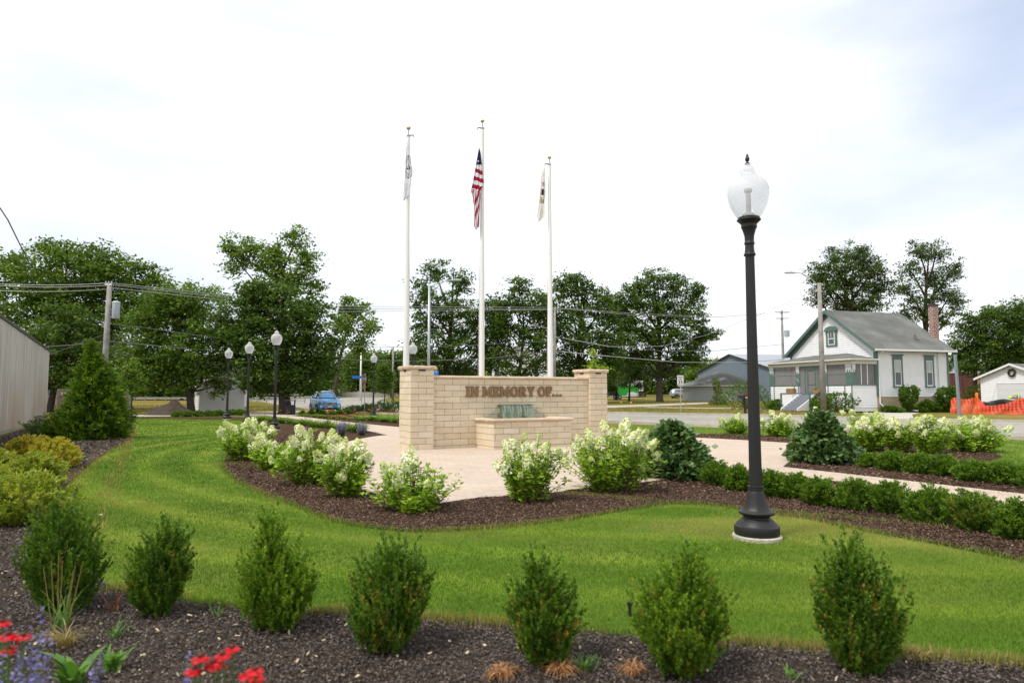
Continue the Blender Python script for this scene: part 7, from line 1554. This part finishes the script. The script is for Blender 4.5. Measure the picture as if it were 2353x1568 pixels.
bm = bmesh.new(); bmesh.ops.create_grid(bm, x_segments=60, y_segments=40, size=1); s_ = G(382, 953)
for v in bm.verts:
    x, y = v.co.x, v.co.y; r = math.hypot(x*(1+.1*math.sin(y*4)), y); h = max(0, 1-r)**.8
    v.co = (x*1.75, y*1.4, h*1.02*(1+.10*math.sin(x*7+1)+.08*math.sin(y*9+x*5))+.03*math.sin(x*31)*math.sin(y*27)*min(1, h*4)-.02)
me = bpy.data.meshes.new('dirt_pile'); bm.to_mesh(me); bm.free(); me.materials.append(plain('dark_earth', (.055, .037, .027), .95, var=.35, sc=3, bmp=1.)); me.polygons.foreach_set('use_smooth', [True]*len(me.polygons)); o = bpy.data.objects.new('dirt_pile', me); C.objects.link(o); o.location = s_+Vector((0, .8, 0)); tag(o, 'heap of dark brown earth in front of the trees on the left', 'dirt pile')
def rail_fence(name, label, cat, pts, posth, rails, mt, pr=.07, rw=.10):
    W_ = [G(*p) for p in pts]; t = thing(name, label, cat, W_[0]); n = len(W_)
    for w in W_: mb = MB(); q = w-W_[0]; mb.box((q.x-pr, q.y-pr, q.z-.1), (q.x+pr, q.y+pr, q.z+posth)); mb.build('post', mt, t)
    for zz in rails:
        mb = MB()
        for a, b_ in zip(W_[:-1], W_[1:]):
            a = a-W_[0]; b_ = b_-W_[0]; y = -pr-.04; mb.add([(a.x, a.y+y, a.z+zz-rw), (b_.x, b_.y+y, b_.z+zz-rw), (b_.x, b_.y+y, b_.z+zz+rw), (a.x, a.y+y, a.z+zz+rw), (a.x, a.y+y+.04, a.z+zz-rw), (b_.x, b_.y+y+.04, b_.z+zz-rw), (b_.x, b_.y+y+.04, b_.z+zz+rw), (a.x, a.y+y+.04, a.z+zz+rw)], [(0, 1, 2, 3), (3, 2, 6, 7), (0, 4, 5, 1)])
        mb.build('rail', mt, t)
rail_fence('rail_fence', 'pale horizontal rail fence behind the lamp posts on the left', 'fence', [(590+i*22, 925+i*.2) for i in range(6)], 1.35, (.35, .75, 1.15), plain('fence_grey', (.28, .28, .27), .7), .06, .06)
rail_fence('guard_rail', 'low steel guard rail beyond the road, left of the wall', 'guard rail', [(868+i*13, 911) for i in range(6)], .65, (.55,), m_galv, .1, .18)
rail_fence('bridge_railing', 'pale double rail bridge railing behind the blue car', 'railing', [(735+i*15, 908.5+.1*i) for i in range(8)], 1.6, (1.0, 1.5), m_white, .08, .09)
rail_fence('guard_rail', 'steel guard rail under the trees at far left, beyond the young tree', 'guard rail', [(285+i*24, 921) for i in range(7)], .6, (.5,), m_steel, .05, .11)
mb = MB(); p0 = G(762, 912); mb.box((0, 0, 0), (p0.y/1568*112, .3, 1.0)); o = mb.build('bridge_wall', m_conc, loc=p0+Vector((0, .6, 0))); tag(o, 'low concrete bridge parapet below the railing', 'parapet')

# ------------------------------------------------------------ orange netting, silt fence, barrel, worker
m_net, nt, b = new_mat('orange_net'); b.inputs['Base Color'].default_value = (.74, .085, .035, 1); b.inputs['Roughness'].default_value = .5
uv = nt.nodes.new('ShaderNodeTexCoord'); sx_ = nt.nodes.new('ShaderNodeSeparateXYZ'); nt.links.new(uv.outputs['Object'], sx_.inputs[0])
def wav(sock, f):
    a = nt.nodes.new('ShaderNodeMath'); a.operation = 'MULTIPLY'; a.inputs[1].default_value = f; nt.links.new(sock, a.inputs[0]); f_ = nt.nodes.new('ShaderNodeMath'); f_.operation = 'FRACT'; nt.links.new(a.outputs[0], f_.inputs[0]); g_ = nt.nodes.new('ShaderNodeMath'); g_.operation = 'GREATER_THAN'; g_.inputs[1].default_value = .46; nt.links.new(f_.outputs[0], g_.inputs[0]); return g_.outputs[0]
_mm = nt.nodes.new('ShaderNodeMath'); _mm.operation = 'MULTIPLY'; nt.links.new(wav(sx_.outputs[0], 7.), _mm.inputs[0]); nt.links.new(wav(sx_.outputs[2], 9.), _mm.inputs[1])
_t = nt.nodes.new('ShaderNodeBsdfTransparent'); _x = nt.nodes.new('ShaderNodeMixShader'); nt.links.new(_mm.outputs[0], _x.inputs[0]); nt.links.new(b.outputs[0], _x.inputs[1]); nt.links.new(_t.outputs[0], _x.inputs[2]); nt.links.new(_x.outputs[0], nt.nodes['Material Output'].inputs['Surface'])
def netting(label, top, bot, Y0, Y1, seed):
    r_ = random.Random(seed); n = 60; m_ = 16; vs = []; xs0 = top[0][0]; xs1 = top[-1][0]
    for i in range(n+1):
        u = i/n; x = xs0+(xs1-xs0)*u; yt = np.interp(x, [q[0] for q in top], [q[1] for q in top]); yb = np.interp(x, [q[0] for q in bot], [q[1] for q in bot]); Y = Y0+(Y1-Y0)*u
        T_ = P(x, yt, Y); B_ = P(x, yb, Y); B_.z = max(B_.z, gz(Y)+.01)
        for j in range(m_+1):
            v = j/m_; q = T_.lerp(B_, v); q.y += .07*math.sin(u*19+v*3+seed)+.03*math.sin(u*47+2)*v; q.x += .04*math.sin(v*6+u*20); vs.append(tuple(q))
    mb = MB(); mb.add(vs, [(i*(m_+1)+j, (i+1)*(m_+1)+j, (i+1)*(m_+1)+j+1, i*(m_+1)+j+1) for i in range(n) for j in range(m_)]); o = mb.build('safety_netting', m_net, smooth=True); return tag(o, label, 'netting')
netting('orange plastic safety netting heaped round a post, left part by the leaning post', [(2184, 920), (2189, 913), (2203, 911), (2212, 918), (2243, 912), (2252, 918), (2268, 940), (2280, 952)], [(2184, 952), (2215, 955), (2240, 958), (2280, 960)], 51, 50, 1)
netting('orange plastic safety netting sagging across the garage, right part', [(2243, 914), (2262, 930), (2280, 932), (2300, 928), (2330, 920), (2352, 912), (2420, 905)], [(2243, 957), (2300, 960), (2352, 964), (2420, 968)], 50.2, 46.5, 4)
s_ = Vector((P(2243, 900, 52.5).x, 52.5, 0)); t = thing('barrel', 'orange traffic barrel top poking above the netting', 'traffic barrel', s_); mb = MB(); mb.lathe([(.22, 0), (.13, .08), (.12, .5), (.11, 1.0), (.10, 1.15), (.10, 1.17), (.10, 1.28), (.12, 1.42), (.09, 1.52), (0, 1.55)], 16); mb.build('body', plain('barrel_orange', (.75, .20, .01), .5), t, auto=45); mb = MB(); mb.lathe([(.127, .35), (.125, .5)], 16, cap=False); mb.build('white_band', m_swhite, t)
n = 40; vs = []
for i in range(n+1):
    u = i/n; x = 2255+(2420-2255)*u; yt = 922-6*math.sin(u*2.6)+2*math.sin(u*17); q = P(x, yt, 56); 
    for j in range(5): vs.append((q.x, 56+.15*math.sin(u*25+j), gz(56)+(q.z)*(j/4)))
mb = MB(); mb.add(vs, [(i*5+j, (i+1)*5+j, (i+1)*5+j+1, i*5+j+1) for i in range(n) for j in range(4)]); o = mb.build('silt_fence', plain('black_fabric', (.03, .032, .035), .8), smooth=True); o.modifiers.new('t', 'SOLIDIFY').thickness = .01; tag(o, 'black fabric sheet draped behind the orange netting', 'tarp')
mb = MB(); a, b_ = P(2276, 915, 57), P(2292, 880, 58); a.z = .6; mb.tube([tuple(a), tuple(b_)], .012, 4); o = mb.build('stake', m_steel); tag(o, 'thin slanting rod left of the bending worker', 'rod')
# worker bending forward, feet behind the netting
def skin_body(name, joints, edges, mt, parent, lvl=2):
    me = bpy.data.meshes.new(name); me.from_pydata([j[0] for j in joints], edges, []); me.materials.append(mt)
    o = bpy.data.objects.new(name, me); C.objects.link(o); o.parent = parent
    m_ = o.modifiers.new('skin', 'SKIN')
    me.skin_vertices.new() if not me.skin_vertices else None
    for i, j in enumerate(joints): me.skin_vertices[0].data[i].radius = (j[1], j[1]*(j[2] if len(j) > 2 else 1)); me.skin_vertices[0].data[i].use_root = (i == 0)
    s2 = o.modifiers.new('sub', 'SUBSURF'); s2.levels = lvl; s2.render_levels = lvl; m_.use_smooth_shade = True; return o
wl_ = G(2334, 942); wl_.y = 54.5; wl_.x = P(2336, 900, 54.5).x; wl_.z = 0
w = thing('person', 'worker bending forward in a grey shirt, lime hard hat and safety straps', 'person', wl_)
m_shirt = plain('grey_shirt', (.22, .22, .25), .9, var=.1); m_skin = plain('skin', (.36, .20, .14), .6, var=.08); m_lime = plain('hi_vis', (.42, .78, .05), .6, var=.05); m_trous = plain('work_trousers', (.05, .05, .07), .9)
J = [((0.28, 0, .98), .155, 1.1), ((.10, 0, 1.12), .15, 1.1), ((-.14, 0, 1.20), .165, 1.15), ((-.32, 0, 1.18), .13), ((-.42, 0, 1.15), .062), ((-.53, 0, 1.13), .085), ((-.60, 0, 1.10), .09),
     ((-.27, -.19, 1.18), .065), ((-.30, -.24, .92), .048), ((-.42, -.20, .70), .038), ((-.47, -.19, .63), .032), ((-.27, .19, 1.18), .065), ((-.02, .30, 1.26), .05), ((.16, .30, 1.10), .038), ((.20, .29, 1.02), .032),
     ((.30, -.11, .86), .105), ((.20, -.14, .48), .072), ((.28, -.14, .10), .05), ((.14, -.15, .05), .045), ((.32, .11, .86), .105), ((.26, .15, .48), .072), ((.38, .15, .10), .05), ((.24, .16, .05), .045)]
E = [(0, 1), (1, 2), (2, 3), (3, 4), (4, 5), (5, 6), (3, 7), (7, 8), (8, 9), (9, 10), (3, 11), (11, 12), (12, 13), (13, 14), (0, 15), (15, 16), (16, 17), (17, 18), (0, 19), (19, 20), (20, 21), (21, 22)]
skin_body('body', J, E, m_skin, w)
skin_body('shirt', [((.24, 0, 1.0), .17, 1.12), ((.10, 0, 1.12), .168, 1.12), ((-.14, 0, 1.20), .182, 1.16), ((-.31, 0, 1.18), .145), ((-.27, -.19, 1.18), .08), ((-.285, -.215, 1.02), .066), ((-.27, .19, 1.18), .08), ((-.12, .25, 1.22), .066)], [(0, 1), (1, 2), (2, 3), (3, 4), (4, 5), (3, 6), (6, 7)], m_shirt, w)
skin_body('trousers', [((.28, 0, .97), .17, 1.12), ((.30, -.11, .86), .122), ((.20, -.14, .48), .09), ((.27, -.14, .12), .075), ((.32, .11, .86), .122), ((.26, .15, .48), .09), ((.37, .15, .12), .075)], [(0, 1), (1, 2), (2, 3), (0, 4), (4, 5), (5, 6)], m_trous, w)
mb = MB(); mb.lathe(sm([(.155, 0), (.118, .012), (.115, .05), (.09, .10), (.04, .13), (.0, .135)]), 18); h_ = mb.build('hard_hat', m_lime, w, smooth=True, loc=(-.60, 0, 1.16)); h_.rotation_euler = (0, -.55, 0)
mb = MB(); mb.M = Matrix.Translation((-.14, 0, 1.20)) @ Matrix.Rotation(.25, 4, 'Y')
for y in (-.11, .11): mb.tube([(-.14, y, .15), (0, y, .195), (.18, y, .185), (.30, y, .15)], .028, 6)
ring = [(.12, .20*math.cos(q), .20*math.sin(q)-.01) for q in np.linspace(0, 2*PI, 18)]; mb.tube(ring, .028, 6); mb.build('safety_straps', m_lime, w, smooth=True)

# ------------------------------------------------------------ vehicles
m_blue, nt, b = new_mat('blue_paint'); b.inputs['Base Color'].default_value = (.012, .33, .74, 1); b.inputs['Roughness'].default_value = .3; b.inputs['Metallic'].default_value = .1; b.inputs['Coat Weight'].default_value = 1.; b.inputs['Coat Roughness'].default_value = .04
m_tyre = plain('tyre_rubber', (.014, .014, .015), .8); m_rim = plain('alloy_rim', (.45, .46, .48), .3, .8); m_chrome = plain('chrome', (.65, .65, .66), .12, 1.); m_blackp = plain('black_trim', (.016, .016, .018), .5)
m_cglass, nt, b = new_mat('car_glass'); b.inputs['Base Color'].default_value = (.03, .045, .045, 1); b.inputs['Roughness'].default_value = .03; b.inputs['Specular IOR Level'].default_value = 1.; b.inputs['Coat Weight'].default_value = 1.
m_lamp, nt, b = new_mat('headlight_lens'); b.inputs['Base Color'].default_value = (.70, .72, .74, 1); b.inputs['Roughness'].default_value = .1; b.inputs['Coat Weight'].default_value = 1.
def loft(mb, secs, closed=False):
    n = len(secs[0]); vs = [v for s in secs for v in s]; fs = []
    for i in range(len(secs)-1):
        for k in range(n-1): fs.append((i*n+k, i*n+k+1, (i+1)*n+k+1, (i+1)*n+k))
    mb.add(vs, fs)
def make_car(t, m_body, L_=4.1, W_=1.77, suv=True):
    hw = W_/2
    # x forward (front at +), sections across: profile points from left sill over the top to the right sill
    def sec(x, zb, zs, zt, ws, wt):  # sill z, shoulder z, top z, shoulder half width, top half width
        pts = [(ws*.93, zb), (ws*.99, zb+(zs-zb)*.3), (ws, zb+(zs-zb)*.62), (ws*.985, zs-.03), (wt+(ws-wt)*.62, zs+(zt-zs)*.45), (wt, zt-.012), (wt*.6, zt+.012), (0, zt+.02)]
        return [(x, y, z) for y, z in pts]+[(x, -y, z) for y, z in pts[-2::-1]]
    f = L_/2
    S_ = [sec(f, .42, .66, .74, hw*.62, hw*.50), sec(f-.05, .32, .74, .84, hw*.80, hw*.62), sec(f-.18, .27, .84, .93, hw*.93, hw*.70), sec(f-.45, .26, .94, 1.02, hw*.985, hw*.76), sec(f-.85, .26, .99, 1.08, hw, hw*.80), sec(f-1.02, .26, 1.0, 1.10, hw, hw*.80),
          sec(f-1.30, .26, 1.02, 1.12, hw, hw*.82), sec(0, .26, 1.03, 1.12, hw, hw*.84), sec(-f+1.0, .26, 1.06, 1.14, hw, hw*.84), sec(-f+.45, .28, 1.08, 1.16, hw*.99, hw*.82), sec(-f+.12, .32, 1.05, 1.14, hw*.94, hw*.78), sec(-f, .42, .95, 1.05, hw*.84, hw*.7)]
    mb = MB(); loft(mb, S_); n = len(S_[0]); mb.add(S_[0], [tuple(range(n-1, -1, -1))]); mb.add(S_[-1], [tuple(range(n))]); mb.add([s[0] for s in S_]+[s[-1] for s in S_], [tuple(range(len(S_)))+tuple(range(2*len(S_)-1, len(S_)-1, -1))])
    # cabin shell
    def cab(x, z0, z1, w0, w1): return [(x, w0, z0), (x, w0*.97+w1*.03, z0+.05), (x, w1*1.04, z1-.10), (x, w1*.93, z1-.02), (x, w1*.55, z1+.012), (x, 0, z1+.02), (x, -w1*.55, z1+.012), (x, -w1*.93, z1-.02), (x, -w1*1.04, z1-.10), (x, -(w0*.97+w1*.03), z0+.05), (x, -w0, z0)]
    K = [cab(f-1.0, 1.02, 1.14, hw*.84, hw*.80), cab(f-1.35, 1.02, 1.40, hw*.90, hw*.74), cab(f-1.68, 1.02, 1.60, hw*.93, hw*.70), cab(f-2.1, 1.02, 1.665, hw*.94, hw*.70), cab(-f+1.2, 1.02, 1.67, hw*.94, hw*.70), cab(-f+.55, 1.04, 1.63, hw*.92, hw*.66), cab(-f+.22, 1.05, 1.45, hw*.88, hw*.62), cab(-f+.06, 1.05, 1.15, hw*.84, hw*.62)]
    loft(mb, K); body = mb.build('body', m_body, t, auto=50)
    g = MB(); e = .012
    def gl(a, b_, c, d): g.add([a, b_, c, d], [(0, 1, 2, 3)])
    gl((f-1.03+e, hw*.74, 1.16), (f-1.03+e, -hw*.74, 1.16), (f-1.66+e, -hw*.63, 1.60+e), (f-1.66+e, hw*.63, 1.60+e)); g.build('windscreen', m_cglass, t)
    for s in (1, -1):
        w0 = s*(hw*.955+e); w1 = s*(hw*.745+e)
        for q in (((f-1.38, w0, 1.13), (f-1.80, w1, 1.53), (f-2.12, w1, 1.56), (f-2.12, w0, 1.13)), ((f-2.18, w0, 1.13), (f-2.18, w1, 1.56), (-f+1.15, w1, 1.56), (-f+1.02, w0, 1.15)), ((-f+.95, w0*.99, 1.16), (-f+1.08, w1, 1.55), (-f+.68, w1*.98, 1.50), (-f+.52, w0*.97, 1.20))):
            g = MB(); g.add(list(q), [(0, 1, 2, 3)]); g.build('side_window', m_cglass, t)
    k = MB(); [k.bbox((-f+.5, s*hw-.03 if s > 0 else -hw-.015, .22), (f-.5, hw+.015 if s > 0 else -hw+.03, .40), .02) for s in (1, -1)]; k.bbox((f-.12, -hw*.62, .24), (f+.012, hw*.62, .42), .04); k.build('lower_cladding', m_blackp, t)
    for (x) in (f-.78, -f+.72):
        for s in (1, -1):
            mm = MB(); mm.M = Matrix.Translation((x, s*(hw-.10), .335)) @ Matrix.Rotation(PI/2, 4, 'X'); mm.lathe([(.20, -.11), (.31, -.115), (.335, -.08), (.335, .08), (.31, .115), (.20, .11)], 24); wh = mm.build('wheel', m_tyre, t, auto=40)
            rr = MB(); rr.M = mm.M; rr.lathe([(.205, -.09), (.205, .09)], 20)
            for q in range(5):
                a_ = q*2*PI/5; rr.M = mm.M @ Matrix.Rotation(a_, 4, 'Z'); rr.bbox((.02, -.03, -.122), (.2, .03, .122), .01)
            rr.build('rim', m_rim, wh)
            ar = MB(); ar.tube([(x+.385*math.cos(q), s*(hw+.002), .335+.385*math.sin(q)) for q in np.linspace(-.15, PI+.15, 14)], .03, 6); ar.build('wheel_arch', m_blackp, t)
    return body
cb = G(755, 948.5); cb.y += 2.0; cb.x = (748-1176)/1568*cb.y
car = thing('parked_car', 'bright blue compact SUV facing the park beside the litter bin', 'car', cb, math.radians(-90+26))
make_car(car, m_blue)
f = 2.05; hw = .885
mb = MB(); hexa = [(-.50, .0), (-.42, -.11), (-.20, -.15), (.20, -.15), (.42, -.11), (.50, 0), (.42, .10), (-.42, .10)]
mb.prism([(y, z+.72) for y, z in hexa], f-.10, f+.045, 'x'); mb.build('grille', m_blackp, car)
mb = MB()
for z in (.655, .715, .775): mb.bbox((f+.046, -.43, z-.012), (f+.06, .43, z+.012), .004)
rim_ = [(f+.052, y, z+.72) for y, z in hexa+[hexa[0]]]; mb.tube(rim_, .018, 6); mb.build('grille_bars', m_chrome, car)
mb = MB(); mb.lathe([(.0, 0), (.075, .0), (.075, .008), (.0, .010)], 20); mb.v = [(f+.062+z, x*1.4, .72+y*.8) for x, y, z in mb.v]; mb.build('badge', m_sblue, car)
for s in (1, -1):
    mb = MB(); mb.add([(f-.02, s*.50, .80), (f-.20, s*.80, .90), (f-.38, s*.862, .93), (f-.34, s*.865, .82), (f-.16, s*.80, .77), (f+.0, s*.54, .73)], [(0, 1, 2, 3, 4, 5) if s < 0 else (5, 4, 3, 2, 1, 0)])
    o = mb.build('headlight', m_lamp, car); o.modifiers.new('t', 'SOLIDIFY').thickness = .05; o.modifiers['t'].offset = 1
    mb = MB(); mb.M = Matrix.Translation((f-.10, s*.66, .50)) @ Matrix.Rotation(PI/2, 4, 'Y') @ Matrix.Rotation(0, 4, 'Z'); mb.lathe([(.10, .0), (.10, .09), (.06, .10)], 14); mb.build('fog_light', m_lamp, car, auto=40)
    mb = MB(); mb.bbox((f-1.50, s*.98-.10, 1.08), (f-1.36, s*.98+.10, 1.24), .04); mb.build('side_mirror', m_blue, car)
    mb = MB(); mb.tube([(f-1.8, s*.58, 1.68), (f-2.2, s*.60, 1.73), (-f+.9, s*.58, 1.73), (-f+.6, s*.56, 1.66)], .02, 6); mb.build('roof_rail', m_chrome, car)
mb = MB(); mb.bbox((f+.015, -.19, .42), (f+.035, .19, .56), .005); np_ = mb.build('number_plate', m_swhite, car)
# distant pale car
c_ = G(1568, 914); c_.z = gz(c_.y); far_car = thing('parked_car', 'small distant silver car between the speed limit sign and grey garage', 'car', c_, math.radians(8)); make_car(far_car, plain('silver_paint', (.45, .46, .50), .3, .5, .03), 4.5, 1.8)
# green trailer
g_ = G(1402, 917); Y_ = min(g_.y, 128); k = Y_/1568; t = thing('cargo_trailer', 'lime green enclosed cargo trailer with a black nose under the trees', 'trailer', (P(1397, 900, Y_).x, Y_, gz(Y_)), math.radians(8)); Lt = 72*k; Ht = 32*k
mb = MB(); mb.bbox((1.55, 0, .55), (Lt, 2.1, Ht), .05); mb.build('body', plain('lime_green', (.03, .42, .04), .35, .1, .05), t)
mb = MB(); mb.prism([(0.1, .55), (1.95, .55), (1.2, Ht+.02), (.1, Ht+.02)], -.012, 2.112, 'y'); mb.build('nose', m_sblack, t)
mb = MB(); mb.tube([(1.95, -.03, .55), (1.2, -.03, Ht)], .05, 4); mb.box((0.08, -.02, .48), (Lt+.02, .0-.006, .62)); mb.box((Lt-.02, -.02, .6), (Lt+.03, 2.1, Ht)); mb.prism([(Lt-2.1, .63), (Lt-.03, .63), (Lt-.03, 1.0), (Lt-1.0, 1.25), (Lt-1.8, 1.15)], -.016, -.006, 'y'); mb.build('metal_trim', m_chrome, t)
for x in (1.15, 1.95):
    mb = MB(); mb.M = Matrix.Translation((x, -.08, .36)) @ Matrix.Rotation(PI/2, 4, 'X'); mb.lathe([(.2, -.1), (.34, -.1), (.36, 0), (.34, .1), (.2, .1)], 16); wh = mb.build('wheel', m_tyre, t, auto=40); r2 = MB(); r2.M = mb.M; r2.lathe([(.18, -.09), (.18, .12), (.05, .13)], 12); r2.build('rim', m_rim, wh)
mb = MB(); mb.box((Lt, .9, .4), (Lt+1.6, 1.2, .52)); mb.build('tongue', m_sblack, t)
l = P(1457, 900, 132); t = thing('white_trailer', 'white box trailer behind the trunk, right of the green trailer', 'trailer', (l.x-.6, 132, gz(132)), .1); mb = MB(); mb.bbox((-1.2, 0, 1.2), (2.4, 5, 3.2), .05); mb.build('box', m_siding, t); mb = MB(); mb.box((-1.1, .1, .3), (2.3, 4.9, 1.19)); mb.build('chassis', m_dark, t)
